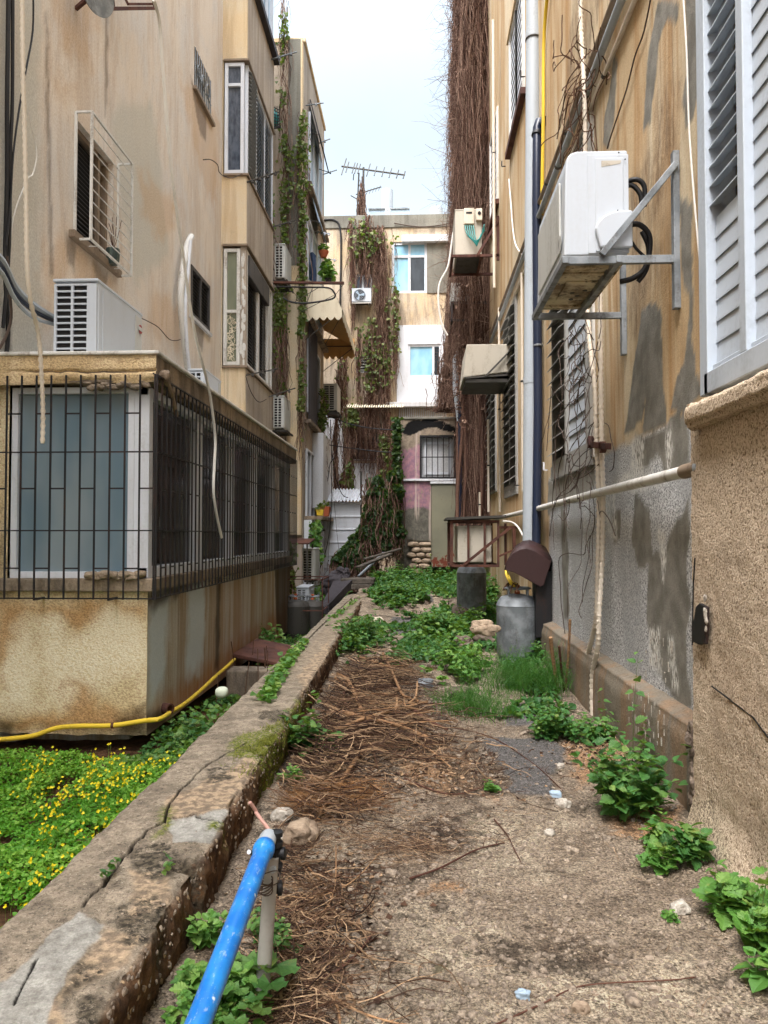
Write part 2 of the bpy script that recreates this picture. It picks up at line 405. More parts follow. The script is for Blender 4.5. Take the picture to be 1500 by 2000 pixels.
M['pipebr'] = painted('brown_pipe', C(132, 116, 98), .6, C(80, 66, 52), .6)
M['yellow'] = painted('yellow_hose', C(222, 190, 60), .5, C(130, 105, 50), .45)
M['cable'] = painted('white_cable', C(215, 212, 204), .6, C(140, 132, 120), .4)
M['wire'] = painted('brown_wire', C(74, 62, 54), .8, C(40, 34, 30), .5)
M['terra'] = painted('terracotta', C(170, 92, 60), .8, C(110, 70, 50), .5)
M['teal'] = painted('teal_plastic', C(30, 130, 125), .4, C(30, 80, 80), .3)
M['tarp'] = painted('dark_tarp', C(58, 54, 58), .7, C(38, 34, 34), .5)
M['cream'] = painted('cream_fabric', C(216, 206, 182), .9, C(170, 150, 115), .5)
M['backlit_fabric'] = painted('painted_backlit_fabric', C(214, 168, 108), .9, C(120, 84, 46), .5)  # ochre stands for daylight coming through the cream awning fabric
M['bluew'] = painted('blue_panel', C(150, 170, 186), .5, C(140, 150, 156), .3)
def glass(name, c, rough=.12, c2=None, sc=3):
    t = NT(name); n = t.noise(sc, t.scale((1, 1, .4)), 3)
    col = t.mix(t.mr(n, .35, .65), c, c2 or c)
    return t.out(col, rough, 0, t.bump(t.noise(2.2), .15, .01), .6)
M['gdark'] = glass('dark_glass', C(30, 32, 34), .1, C(48, 52, 56))
M['gfrost'] = glass('frosted_glass', C(96, 118, 130), .3, C(126, 140, 146), 1.6)
M['ggrey'] = glass('grey_glass', C(84, 88, 90), .1, C(44, 46, 48), 3)
M['gblue'] = glass('blue_glass', C(126, 178, 205), .2, C(150, 196, 216))
M['ggreen'] = glass('green_glass', C(110, 116, 96), .25, C(130, 134, 112))
M['curtain'] = glass('curtain_glass', C(58, 66, 78), .15, C(88, 96, 108), 9)
M['darkroom'] = glass('dark_room', C(12, 11, 11), .8)
def bluepipe():
    t = NT('blue_pipe_paint'); n = t.noise(30, t.scale((1, .3, 1)), 4, .7); v = t.vor(26, None)
    n = t.noise(70, t.scale((1, .35, 1)), 5, .75); w1 = t.mr(n, .58, .63, 0, .8); w2 = t.mr(v, .2, .12, 0, 1)
    w2 = t.ma('MULTIPLY', w2, t.mr(t.noise(5), .5, .55))
    col = t.mix(t.mr(t.noise(9), .35, .65), C(16, 104, 186), C(36, 130, 204))
    return t.out(t.mix(t.ma('MAXIMUM', t.ma('MULTIPLY', w1, .45), w2), col, C(196, 208, 214)), .35, 0, None, .5)
M['blue'] = bluepipe()
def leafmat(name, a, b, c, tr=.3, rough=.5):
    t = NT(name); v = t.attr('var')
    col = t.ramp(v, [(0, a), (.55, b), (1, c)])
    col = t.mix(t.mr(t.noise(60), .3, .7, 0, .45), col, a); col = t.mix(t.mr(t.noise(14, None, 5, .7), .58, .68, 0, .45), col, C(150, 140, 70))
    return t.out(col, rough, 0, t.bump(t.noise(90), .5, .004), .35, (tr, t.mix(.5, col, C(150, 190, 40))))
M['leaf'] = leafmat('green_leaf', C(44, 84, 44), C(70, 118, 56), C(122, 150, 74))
M['leafbright'] = leafmat('bright_leaf', C(62, 104, 46), C(88, 136, 58), C(144, 172, 88))
M['leafdark'] = leafmat('ivy_leaf', C(24, 48, 24), C(42, 70, 34), C(76, 100, 46))
M['leafolive'] = leafmat('vine_leaf', C(60, 78, 36), C(88, 104, 50), C(120, 124, 70))
M['grass'] = leafmat('feathery_grass', C(40, 92, 30), C(66, 122, 40), C(98, 146, 54), .35)
M['clover'] = leafmat('ground_leaf', C(66, 128, 36), C(104, 168, 52), C(156, 200, 84), .4)
M['petal'] = leafmat('yellow_petal', C(222, 196, 10), C(240, 216, 20), C(250, 232, 60), .3)
def twigmat(name, a, b, c):
    t = NT(name); v = t.attr('var'); col = t.ramp(v, [(0, a), (.5, b), (1, c)])
    col = t.mix(t.mr(t.noise(45, None, 4), .4, .65, 0, .5), col, a)
    return t.out(col, .85, 0, t.bump(t.noise(120), .4, .002), .1)
M['vine'] = twigmat('dry_vine', C(66, 48, 42), C(108, 82, 70), C(168, 142, 124))
M['twig'] = twigmat('dry_twig', C(44, 34, 30), C(94, 70, 54), C(176, 148, 116))
M['branch'] = twigmat('branch_bark', C(100, 76, 56), C(152, 118, 86), C(190, 156, 118))
M['branchred'] = twigmat('dark_branch_bark', C(64, 42, 36), C(84, 58, 48), C(110, 80, 66))
def stone(name, a, b, sc=12, bump=.7):
    t = NT(name); n = t.noise(sc, None, 8, .7); v = t.attr('var')
    col = t.mix(t.mr(n, .35, .65), a, b); col = t.mix(.35, col, t.ramp(v, [(0, .2), (1, .8)]), 'OVERLAY')
    return t.out(col, .9, 0, t.bump(t.noise(sc*5, None, 5, .7), bump, .01), .15)
M['rock'] = stone('pale_rock', C(168, 150, 128), C(120, 104, 88))
M['gravel'] = stone('gravel', C(160, 146, 128), C(100, 90, 80), 40)
M['concgrey'] = stone('broken_concrete', C(116, 104, 92), C(78, 68, 60), 9)
M['slabdark'] = stone('old_slab', C(98, 92, 84), C(70, 64, 58), 9)
M['whitestone'] = stone('white_debris', C(196, 190, 178), C(150, 142, 130), 30)
# ------------------------------------------------------------------ materials that read painted masks (patches, drips, stains)
def m_right():
    t = NT('right_wall_render'); r, g, b, a = t.masks()
    st = t.noise(4, t.scale((1, 1, .08)), 6, .65, .4)
    oc = t.mix(t.mr(t.noise(.8, t.scale((1, 1, .5))), .4, .6), C(204, 190, 162), C(190, 168, 134))
    oc = t.mix(t.mr(st, .42, .66, 0, .8), oc, C(166, 128, 82))
    oc = t.mix(t.mr(t.noise(9, t.scale((1, 1, .05))), .55, .75, 0, .5), oc, C(110, 86, 62))
    oc = t.mix(t.ma('MULTIPLY', g, t.mr(t.noise(7, t.scale((1, 1, .35)), 7, .8), .36, .66, .1, .8)), oc, C(104, 84, 64))
    gr = t.mix(t.mr(t.noise(6, None, 5), .35, .65), C(136, 134, 126), C(114, 112, 104))
    da = t.mix(t.mr(t.noise(75, None, 3, .8), .42, .56), C(108, 110, 112), C(222, 224, 224))
    da = t.mix(t.mr(t.noise(2.2, t.scale((1, 1, .4))), .4, .62, 0, .6), da, C(150, 152, 152))
    col = t.mix(b, oc, da); col = t.mix(r, col, gr)
    col = t.mix(t.ma('MULTIPLY', a, t.mr(t.noise(60, t.scale((1, 1, .3)), 4), .42, .55)), col, C(222, 222, 216))
    gn = t.noise(90, None, 4, .7)
    col = t.mix(.45, col, t.ramp(gn, [(.3, .3), (.5, .5), (.7, .7)]), 'OVERLAY')
    h = t.ma('ADD', gn, t.ma('MULTIPLY', t.noise(20), .8)); h = t.ma('ADD', h, t.ma('MULTIPLY', r, .5))
    return t.out(col, .9, 0, t.bump(h, .45, .012), .15)
M['right'] = m_right()
def m_left():
    t = NT('left_facade_plaster'); r, g, b, a = t.masks()   # grey wash, ochre stain, dark run
    col = t.mix(t.mr(t.noise(.8, None, 6, .65, .6), .36, .64), C(216, 204, 188), C(206, 200, 192))
    st = t.noise(2.4, t.scale((1, 1, .16)), 8, .72, .5); col = t.mix(t.mr(st, .47, .62, 0, .55), col, C(192, 172, 150))
    col = t.mix(t.mr(t.noise(5.5, t.scale((1, 1, .11)), 7, .75, .4), .5, .66, 0, .4), col, C(222, 214, 202))
    col = t.mix(t.mr(t.noise(16, t.scale((1, 1, .10)), 6, .8), .54, .7, 0, .4), col, C(134, 114, 96))
    col = t.mix(t.mr(t.noise(3, None, 8, .8), .58, .7, 0, .35), col, C(168, 146, 124))
    col = t.mix(t.ma('MULTIPLY', r, .7), col, C(186, 184, 172)); col = t.mix(t.ma('MULTIPLY', g, .38), col, C(190, 150, 100)); col = t.mix(t.ma('MULTIPLY', b, .6), col, C(92, 80, 70))
    gn = t.noise(46, None, 5, .75); col = t.mix(.4, col, t.ramp(gn, [(.34, .25), (.5, .5), (.66, .75)]), 'OVERLAY')
    return t.out(col, .9, 0, t.bump(t.ma('ADD', gn, st), .45, .012), .12)
M['left'] = m_left()
def m_stucco():
    t = NT('beige_roughcast'); r, g, b, a = t.masks()
    w_ = t.noise(80, None, 3, .6, .6)
    col = t.ramp(w_, [(.36, C(122, 104, 84)), (.46, C(190, 172, 148)), (.6, C(216, 198, 174))])
    col = t.mix(t.mr(t.noise(1.6, None, 5), .42, .68, 0, .3), col, C(156, 134, 110))
    col = t.mix(r, col, t.mix(t.mr(w_, .4, .55), C(120, 108, 92), C(200, 184, 158)))
    col = t.mix(t.ma('MULTIPLY', g, .18), col, C(90, 78, 66))
    return t.out(col, .92, 0, t.bump(w_, 1, .016), .1)
M['stucco'] = m_stucco()
def m_yellow():
    t = NT('stained_roughcast'); r, g, b, a = t.masks()
    w_ = t.noise(48, t.scale((1, 1, 1.3)), 3, .6, .5)
    oc = t.mix(t.mr(t.noise(2.2, t.scale((1, 1, .4)), 5), .4, .62), C(196, 176, 138), C(210, 192, 156))
    col = t.mix(r, oc, C(222, 208, 178)); col = t.mix(t.ma('MULTIPLY', g, .8), col, C(168, 126, 78))
    col = t.mix(t.ma('MULTIPLY', b, .75), col, C(64, 56, 40))
    col = t.mix(.75, col, t.ramp(w_, [(.36, .3), (.5, .52), (.62, .66)]), 'OVERLAY')
    return t.out(col, .92, 0, t.bump(w_, .9, .014), .1)
M['yellowwall'] = m_yellow()
def m_side():
    t = NT('streaked_side_wall'); r, g, b, a = t.masks()
    st = t.noise(5, t.scale((1, 1, .04)), 6, .7, .2)
    col = t.mix(t.mr(st, .4, .62), C(184, 178, 166), C(158, 138, 114))
    col = t.mix(t.mr(t.noise(14, t.scale((1, 1, .03)), 4), .54, .7, 0, .5), col, C(104, 82, 64))
    col = t.mix(r, col, C(196, 204, 206)); col = t.mix(t.ma('MULTIPLY', g, .75), col, C(152, 104, 66)); col = t.mix(t.ma('MULTIPLY', b, .8), col, C(52, 40, 32))
    g2 = t.noise(70, None, 4); col = t.mix(.35, col, t.ramp(g2, [(.3, .3), (.7, .7)]), 'OVERLAY')
    return t.out(col, .9, 0, t.bump(g2, .4, .01), .1)
M['side'] = m_side()
def m_low():
    t = NT('low_wall_concrete'); r, g, b, a = t.masks()   # grey screed, rusty crust, moss, side aggregate
    n = t.noise(9, None, 7, .7)
    col = t.mix(t.mr(n, .38, .62), C(150, 138, 120), C(112, 102, 88))
    col = t.mix(t.mr(t.noise(28, None, 8, .85), .53, .62, 0, .75), col, C(64, 56, 46)); col = t.mix(t.mr(t.noise(75, None, 4, .8), .57, .64, 0, .8), col, C(52, 46, 38)); col = t.mix(t.mr(t.noise(60, t.scale((1.3, 1, 1)), 4, .8), .6, .66, 0, .6), col, C(196, 186, 166))
    col = t.mix(g, col, t.mix(t.mr(t.noise(22, None, 5), .4, .6), C(166, 146, 120), C(118, 104, 88)))
    col = t.mix(r, col, t.mix(t.mr(t.noise(14, None, 6, .7), .4, .65), C(156, 154, 146), C(128, 126, 118)))
    ag = t.vor(34, t.scale((1, 1, .75)), 'F1', 'Distance'); cc = t.vor(34, t.scale((1, 1, .75)), 'F1', 'Color')
    pe = t.mr(ag, .2, .32, 1, 0); sel = t.n('ShaderNodeSeparateColor'); t.L(cc, sel.inputs[0])
    pe = t.ma('MULTIPLY', pe, t.mr(sel.outputs[0], .45, .6))
    sc = t.mix(t.mr(n, .35, .65), C(100, 74, 50), C(62, 46, 34))
    sc = t.mix(pe, sc, t.mix(sel.outputs[1], C(150, 122, 88), C(196, 176, 144)))
    col = t.mix(a, col, sc)
    col = t.mix(t.ma('MULTIPLY', b, t.mr(t.noise(50, None, 4), .35, .55)), col, t.mix(t.mr(t.noise(80), .4, .6), C(66, 76, 24), C(112, 118, 40)))
    cr2, lich, _x, _y = t.masks('mask2'); col = t.mix(t.ma('MULTIPLY', lich, t.mr(t.noise(16, None, 8, .8), .42, .52)), col, t.mix(t.mr(t.noise(40, None, 5), .4, .6), C(46, 42, 34), C(92, 84, 70))); col = t.mix(cr2, col, C(22, 18, 14))
    gn = t.noise(110, None, 4, .75)
    col = t.mix(.5, col, t.ramp(gn, [(.3, .25), (.5, .5), (.7, .75)]), 'OVERLAY'); col = t.mix(.55, col, t.ramp(t.noise(17, None, 8, .85), [(.32, .2), (.5, .5), (.68, .8)]), 'OVERLAY')
    h = t.ma('ADD', t.ma('MULTIPLY', gn, .6), t.ma('ADD', t.noise(24, None, 5), t.ma('MULTIPLY', t.ma('MULTIPLY', pe, a), .8)))
    return t.out(col, .88, 0, t.bump(h, .8, .012), .2)
M['low'] = m_low()
def m_ground():
    t = NT('alley_ground'); r, g, b, a = t.masks()   # asphalt, orange sand, dark humus, pale gravel
    n = t.noise(3, None, 6, .7)
    col = t.mix(t.mr(n, .38, .62), C(170, 154, 134), C(130, 116, 100))
    col = t.mix(t.ma('MULTIPLY', a, .8), col, t.mix(t.mr(t.noise(7, None, 5), .4, .6), C(212, 198, 172), C(178, 164, 142)))
    col = t.mix(g, col, t.mix(t.mr(t.noise(10), .4, .6), C(178, 142, 108), C(156, 124, 94)))
    col = t.mix(t.ma('MULTIPLY', b, .85), col, t.mix(t.mr(t.noise(30, None, 5), .4, .6), C(66, 54, 46), C(98, 84, 70)))
    sp = t.vor(70); c2 = t.vor(70, None, 'F1', 'Color'); se = t.n('ShaderNodeSeparateColor'); t.L(c2, se.inputs[0])
    pb = t.ma('MULTIPLY', t.mr(sp, .3, .42, 1, 0), t.mr(se.outputs[0], .25, .4))
    col = t.mix(t.ma('MULTIPLY', pb, .8), col, t.mix(se.outputs[1], C(88, 72, 58), C(206, 186, 156)))
    sp3 = t.noise(42, None, 5, .8); col = t.mix(t.mr(sp3, .56, .66, 0, .6), col, C(60, 50, 42)); col = t.mix(t.mr(t.noise(1.9, None, 8, .75), .55, .59, 0, .7), col, C(62, 54, 46)); col = t.mix(t.mr(t.noise(2.7, t.scale((1, 1, 1)), 7, .75, .3), .6, .64, 0, .6), col, C(90, 90, 62))
    col = t.mix(r, col, t.mix(t.mr(t.noise(160, None, 3), .35, .65), C(84, 82, 80), C(128, 124, 120)))
    gn = t.noise(85, None, 4, .8)
    col = t.mix(.75, col, t.ramp(gn, [(.38, .06), (.5, .5), (.62, .94)]), 'OVERLAY')
    col = t.mix(.6, col, t.ramp(t.noise(26, None, 8, .85), [(.34, .1), (.5, .5), (.66, .92)]), 'OVERLAY')
    h = t.ma('ADD', t.ma('ADD', gn, t.ma('MULTIPLY', pb, .9)), t.noise(30, None, 8, .8))
    return t.out(col, .9, 0, t.bump(h, 1, .02), .15)
M['ground'] = m_ground()
def m_soil():
    t = NT('garden_soil'); n = t.noise(6, None, 7, .7)
    col = t.mix(t.mr(n, .35, .65), C(66, 48, 36), C(104, 78, 56))
    return t.out(col, .95, 0, t.bump(t.noise(50, None, 5), .8, .02), .1)
M['soil'] = m_soil()
def m_shed():
    t = NT('shed_render'); r, g, b, a = t.masks()    # pink paint, grey cement, black tar, ochre
    n = t.noise(8, None, 6, .7)
    col = t.mix(t.mr(n, .4, .62), C(150, 136, 118), C(124, 112, 98))
    col = t.mix(t.ma('MULTIPLY', r, t.mr(t.noise(7, t.scale((1, 1, .5)), 6, .75), .36, .46)), col, t.mix(t.mr(n, .4, .6), C(160, 120, 128), C(134, 104, 120)))
    col = t.mix(g, col, t.mix(t.mr(n, .4, .6), C(108, 104, 94), C(86, 84, 76)))
    col = t.mix(t.ma('MULTIPLY', a, .8), col, C(160, 120, 60))
    col = t.mix(t.mr(t.noise(7, t.scale((1, 1, .05)), 4), .58, .66, 0, .6), col, C(200, 184, 170))
    col = t.mix(b, col, C(16, 16, 16))
    return t.out(col, .85, 0, t.bump(t.noise(40, None, 5), .5, .015), .2)
M['shed'] = m_shed()
def m_greenmetal():
    t = NT('olive_painted_metal'); n = t.noise(5, None, 6, .7)
    sep = t.n('ShaderNodeSeparateXYZ'); t.L(t.g, sep.inputs[0])
    low = t.mr(sep.outputs[2], 1.5, .85, 0, .16)
    col = t.mix(t.mr(t.noise(.8), .4, .6), C(126, 124, 104), C(112, 110, 94))
    col = t.mix(t.mr(t.ma('ADD', n, low), .64, .68), col, C(104, 50, 34))
    return t.out(col, .6, 0, t.bump(n, .3, .01), .3)
M['olive'] = m_greenmetal()

# ------------------------------------------------------------------ ground
def wall_r(Y): return -.86-.0195*(np.asarray(Y)-2)
def wall_l(Y): return -1.40-.011*(np.asarray(Y)-2)
def gh(x, y):
    x = np.asarray(x, float); y = np.asarray(y, float)
    rise = .5*sstep(12.5, 19.5, y)
    big = .035*fbm(x*1.1, y*1.1, 0, 3, 5)
    fine = .012*fbm(x*9, y*9, 0, 4, 6)
    edge = .05*sstep(.35, 0, np.abs(x-wall_r(y)))*(x > wall_r(y)-.3) + .05*sstep(.4, 0, 1.5-x)*(x < 1.6)
    return rise+big+fine+edge
def gz(x, y): return float(gh(x, y))
def gP(px, py):
    p = onZ(px, py, 0)
    for _ in range(4): p = onZ(px, py, gz(p.x, p.y))
    return p
def G(pts): return [(lambda p: (p.x, p.y))(onZ(a, b, 0)) for a, b in pts]
asph = [G([(945, 1440), (1090, 1438), (1105, 1475), (1065, 1560), (1000, 1555), (985, 1500)]), G([(975, 1385), (1060, 1365), (1070, 1410), (990, 1420)]), G([(765, 1213), (830, 1213), (822, 1240), (765, 1240)]), G([(755, 1186), (830, 1184), (850, 1198), (760, 1200)])]
sand = [G([(800, 1480), (930, 1478), (940, 1540), (880, 1562), (790, 1535)]), G([(950, 1495), (990, 1520), (980, 1560), (940, 1555)]), G([(1095, 1455), (1200, 1420), (1240, 1500), (1130, 1545)]), G([(600, 1480), (680, 1480), (660, 1530), (590, 1530)]), G([(840, 1740), (900, 1735), (890, 1760), (810, 1752)]), G([(1180, 1590), (1340, 1590), (1330, 1650), (1220, 1640)])]
humus = [G([(600, 1400), (680, 1290), (830, 1300), (870, 1420), (900, 1470), (790, 1490), (760, 1600), (640, 1600), (560, 1650), (540, 1520)]), G([(560, 1660), (740, 1700), (720, 1790), (780, 1870), (640, 1960), (540, 2000), (480, 1900)]), G([(690, 1860), (850, 1875), (845, 1910), (700, 1905)]), G([(1010, 1830), (1080, 1780), (1110, 1850), (1030, 1900)]), G([(700, 1600), (900, 1600), (960, 1680), (780, 1720)]), G([(860, 1480), (950, 1440), (1120, 1500), (900, 1600)])]
pale = [G([(720, 1790), (900, 1770), (1010, 1850), (870, 1990), (700, 1990)]), G([(940, 1600), (1060, 1590), (1080, 1700), (960, 1720)]), G([(660, 1620), (760, 1600), (800, 1660), (680, 1680)]), G([(1000, 1900), (1350, 1850), (1450, 2000), (900, 2000)])]
def mx(U, W, polys, **k):
    r = np.zeros(U.shape)
    for i, p in enumerate(polys): r = np.maximum(r, polymask(U, W, p, s=i*5, **k))
    return r
def gmask(U, W):
    near = np.ones(U.shape)
    return np.stack([mx(U, W, asph, soft=.02, wob=.08), mx(U, W, sand, soft=.04, wob=.12), mx(U, W, humus, soft=.1, wob=.35), mx(U, W, pale, soft=.2, wob=.35)], -1)
ys = [1.7]
while ys[-1] < 30: ys.append(ys[-1]*1.0058)
def gfn(U, W):
    z = gh(U, W)
    z = np.where(U > 1.75, z-.02, z)
    a_ = mx(U, W, asph, soft=.02, wob=.08)
    return np.stack([U, W, z+.008*a_], -1)
grid('ground', lines(-1.3, 3.2, .022), np.array(ys), gfn, M['ground'], masks=gmask, kind='structure')
# surrounding ground sheet, below, reaching far
mb = MB(); mb.hexa([(-60, -20, -.75), (60, -20, -.75), (60, 120, -.75), (-60, 120, -.75), (-60, -20, -.65), (60, -20, -.65), (60, 120, -.65), (-60, 120, -.65)])
mb.build('ground_base', M['soil'], kind='structure')
def gl(x, y): return -.42+.05*fbm(np.asarray(x)*1.2, np.asarray(y)*1.2, 0, 3, 21)+.55*sstep(15, 20, y)
def lfn(U, W): return np.stack([U, W, gl(U, W)+.02*fbm(U*8, W*8, 0, 3, 3)], -1)
grid('garden_ground', lines(-7, -1.2, .08), lines(1.5, 27, .1), lfn, M['soil'], kind='structure')

# ------------------------------------------------------------------ low wall
def build_low_wall():
    t0 = thing('low_wall', 'long cracked low concrete wall running down the alley beside the flower bed', 'wall', (-1.15, 5, 0))
    ysl = [1.6]
    while ysl[-1] < 17.8: ysl.append(ysl[-1]+max(.009, .0032*ysl[-1]))
    ysl = np.array(ysl)
    ts = np.concatenate([np.linspace(0, 1, 22), np.linspace(1, 2, 120)[1:], np.linspace(2, 3, 9)[1:]])
    cracks = [[(420, 1485), (395, 1500), (365, 1530), (330, 1572), (322, 1605), (288, 1622), (250, 1660), (205, 1725), (160, 1770)],
              [(690, 1165), (640, 1210), (595, 1255), (560, 1300), (548, 1325)], [(560, 1400), (540, 1385), (505, 1392)], [(330, 1600), (380, 1592), (430, 1600)], [(75, 1870), (55, 1910), (30, 1960)], [(480, 1450), (420, 1485)]]
    cw = [[(lambda p: (p.x, p.y))(onZ(a, b, .28)) for a, b in c] for c in cracks]
    cd_ = [.035, .05, .03, .012, .008, .01]; cwid = [.0055, .010, .006, .004, .004, .005]
    T = lambda pts: [(lambda p: (p.x, p.y))(onZ(a, b, .28)) for a, b in pts]
    grey = [T([(150, 1780), (205, 1800), (150, 1880), (105, 1960), (90, 2020), (-60, 2040), (-20, 1930), (60, 1860)]), T([(330, 1600), (400, 1590), (500, 1560), (520, 1580), (420, 1640), (340, 1640)])]
    rust = [T([(330, 1560), (480, 1480), (540, 1500), (500, 1560), (400, 1590), (330, 1612)]), T([(205, 1805), (262, 1830), (230, 1880), (140, 1930), (130, 2020), (90, 2020), (105, 1960), (150, 1880)]), T([(580, 1320), (640, 1250), (650, 1280), (600, 1370)]), T([(260, 1700), (330, 1700), (330, 1760), (250, 1800)])]
    moss = [T([(455, 1440), (560, 1408), (556, 1450), (510, 1490), (440, 1478)]), T([(560, 1400), (600, 1340), (600, 1390), (565, 1440)]), T([(300, 1590), (330, 1575), (325, 1610), (300, 1640)]), T([(395, 1600), (430, 1596), (425, 1612), (395, 1612)])]
    dark = [T([(150, 1880), (215, 1870), (200, 1900), (140, 1925), (110, 1960)]), T([(240, 1660), (330, 1640), (340, 1700), (300, 1720), (255, 1690)]), T([(200, 1780), (280, 1730), (330, 1760), (300, 1830), (240, 1840)]), T([(500, 1390), (560, 1385), (560, 1410), (500, 1405)]), T([(160, 1950), (200, 1930), (230, 1990), (140, 2010)]), T([(420, 1500), (460, 1490), (450, 1520), (410, 1530)])]
    notch = onZ(335, 1700, .25)
    def fn(U, W):
        Y = U; t = W
        xr = wall_r(Y)+.012*fbm(Y*7, 0, 0, 4, 31)+.02*fbm(Y*1.5, 0, 0, 2, 33); xl = wall_l(Y)+.012*fbm(Y*5, 3, 0, 4, 32)
        a = np.clip(t, 0, 1); b = np.clip(t-1, 0, 1); c = np.clip(t-2, 0, 1)
        X = np.where(t <= 1, xr, np.where(t <= 2, xr+(xl-xr)*b, xl)); Z = np.where(t <= 1, -.3+.58*a, np.where(t <= 2, .28, .28-.85*c))
        zt = .28
        # rounded, chipped arris
        ed = np.where((t > 1) & (t <= 2), (b*(xr-xl)), 9.); ed = np.minimum(ed, np.where(t <= 1, (.28-Z), 9.))
        chip = sstep(.05, 0, ed)*(.010+.030*np.clip(fbm(Y*6, 0, 0, 3, 40)+.15, 0, 1))
        X = X-chip*(t <= 1.5); Z = Z-chip*.8
        ed2 = np.where((t > 1) & (t <= 2), ((1-b)*(xr-xl)), 9.); c2 = sstep(.03, 0, ed2)*(.006+.02*np.clip(fbm(Y*6, 9, 0, 3, 41)+.1, 0, 1)); Z = Z-c2
        side = (t <= 1)
        X = X+np.where(side, .030*fbm(Y*9, Z*9, 0, 4, 50)+.02*fbm(Y*34, Z*30, 0, 3, 51)-.03*(1-a)*0, 0)
        Z = Z+np.where((t > 1) & (t <= 2), .008*fbm(X*5, Y*5, 0, 4, 52)+.004*fbm(X*40, Y*40, 0, 3, 53), 0)
        top = (t > 1) & (t <= 2)
        Xw = X+.012*fbm(X*14, Y*14, 0, 3, 60); Yw = Y+.012*fbm(X*14, Y*14, 0, 3, 61)
        for cr_, dd, ww in zip(cw, cd_, cwid):
            dm = linedist(Xw, Yw, cr_); Z = Z-np.where(top, dd*sstep(ww*1.2, ww*.5, dm), 0)
        # right-hand strip has dropped a little beyond the crack
        sl = polymask(X, Y, T([(322, 1605), (250, 1660), (205, 1725), (190, 1800), (100, 2040), (520, 2040), (560, 1560)]), .012, .01, 8, 3)
        Z = Z-np.where(top | side, .010*sl*sstep(-.3, .28, Z), 0)
        # broken notch in the arris
        dn = np.hypot((Y-notch.y)/.06, (X-xr)/.12)+.35*fbm(Y*12, X*12, Z*12, 3, 70)
        nz = sstep(1.15, .5, dn)
        X = X-np.where(side, .15*nz*sstep(-.15, .25, Z), 0); Z = Z-np.where(top, .34*nz, 0)
        return np.stack([X, Y, Z], -1)
    def mk(U, W):
        P = fn(U, W); X, Y, Z = P[..., 0], P[..., 1], P[..., 2]; top = sstep(.98, 1.04, W)*(W <= 2.02)
        far = .75*sstep(6.0, 8.5, Y)*sstep(.02, .1, wall_r(Y)-X+.02)*sstep(.33, .25, wall_r(Y)-X)
        g = np.maximum(mx(X, Y, rust, soft=.015, wob=.06), far*.45)
        side = 1-top; side = np.where(W > 2, .6, side)
        ms = np.maximum(mx(X, Y, moss, soft=.03, wob=.08)*1.0, side*sstep(4.2, 4.9, Y)*sstep(6.6, 5.8, Y)*sstep(-.05, .2, Z)*.9)
        Xw = X+.012*fbm(X*14, Y*14, 0, 3, 60); Yw = Y+.012*fbm(X*14, Y*14, 0, 3, 61); ck = np.zeros(X.shape)
        for cr_, ww in zip(cw, cwid): ck = np.maximum(ck, sstep(ww*1.5, ww*.7, linedist(Xw, Yw, cr_)))
        dn = np.hypot((Y-notch.y)/.06, (X-wall_r(Y))/.12)+.35*fbm(Y*12, X*12, Z*12, 3, 70)
        dk = np.maximum(mx(X, Y, dark, soft=.02, wob=.06), sstep(1.6, .9, dn))
        return np.stack([mx(X, Y, grey, soft=.006, wob=.035, wf=9)*top, g*top, ms, side, ck*top, dk, 0*X, 0*X], -1)
    grid('wall_body', ysl, ts, fn, M['low'], t0, masks=mk)
build_low_wall()
# ------------------------------------------------------------------ left apartment building
XL = -4.0; XE = -2.483; YE = 7.0; YE2 = 14.9; ZS = 3.257; YB = 15.4; XB = -3.49; YB2 = 18.3
def window(parent, F, u0, u1, v0, v1, pane, frame, n=-.07, fw=.05, mv=(), mh=(), proud=.03, back=True):
    mb = MB(); mb.fb(F, u0, u1, v0, v1, n-.02, n); o = mb.build('window', M[pane], parent)
    fr = MB(); t = .05
    fr.fb(F, u0, u0+fw, v0, v1, n, n+t); fr.fb(F, u1-fw, u1, v0, v1, n, n+t); fr.fb(F, u0+fw, u1-fw, v0, v0+fw, n, n+t); fr.fb(F, u0+fw, u1-fw, v1-fw, v1, n, n+t)
    for m in mv: c = u0+(u1-u0)*m; fr.fb(F, c-fw*.5, c+fw*.5, v0+fw, v1-fw, n, n+t-.004)
    for m in mh: c = v0+(v1-v0)*m; fr.fb(F, u0+fw, u1-fw, c-fw*.45, c+fw*.45, n, n+t+.004)
    fr.build('frame', M[frame], o, bevel=.004)
    return o
def louvre(mb, F, u0, u1, v0, v1, n, pitch, dep, tilt, th=.008, jit=0):
    """tilted slats across u"""
    k = max(1, int((v1-v0)/pitch)); O, U, W, N = F
    for i in range(k):
        v = v0+(i+.5)*(v1-v0)/k; tt = tilt+(R.uniform(-jit, jit) if jit else 0)
        dv, dn = math.sin(tt)*dep/2, math.cos(tt)*dep/2
        q = lambda u, a, b: O+U*u+W*(v+a)+N*(n+b)
        mb.hexa([q(u0, dv, -dn), q(u1, dv, -dn), q(u1, -dv, dn), q(u0, -dv, dn), q(u0, dv+th, -dn), q(u1, dv+th, -dn), q(u1, -dv+th, dn), q(u0, -dv+th, dn)])
def frame4(mb, F, u0, u1, v0, v1, n0, n1, w_):
    mb.fb(F, u0, u0+w_, v0, v1, n0, n1); mb.fb(F, u1-w_, u1, v0, v1, n0, n1); mb.fb(F, u0+w_, u1-w_, v0, v0+w_, n0, n1); mb.fb(F, u0+w_, u1-w_, v1-w_, v1, n0, n1)
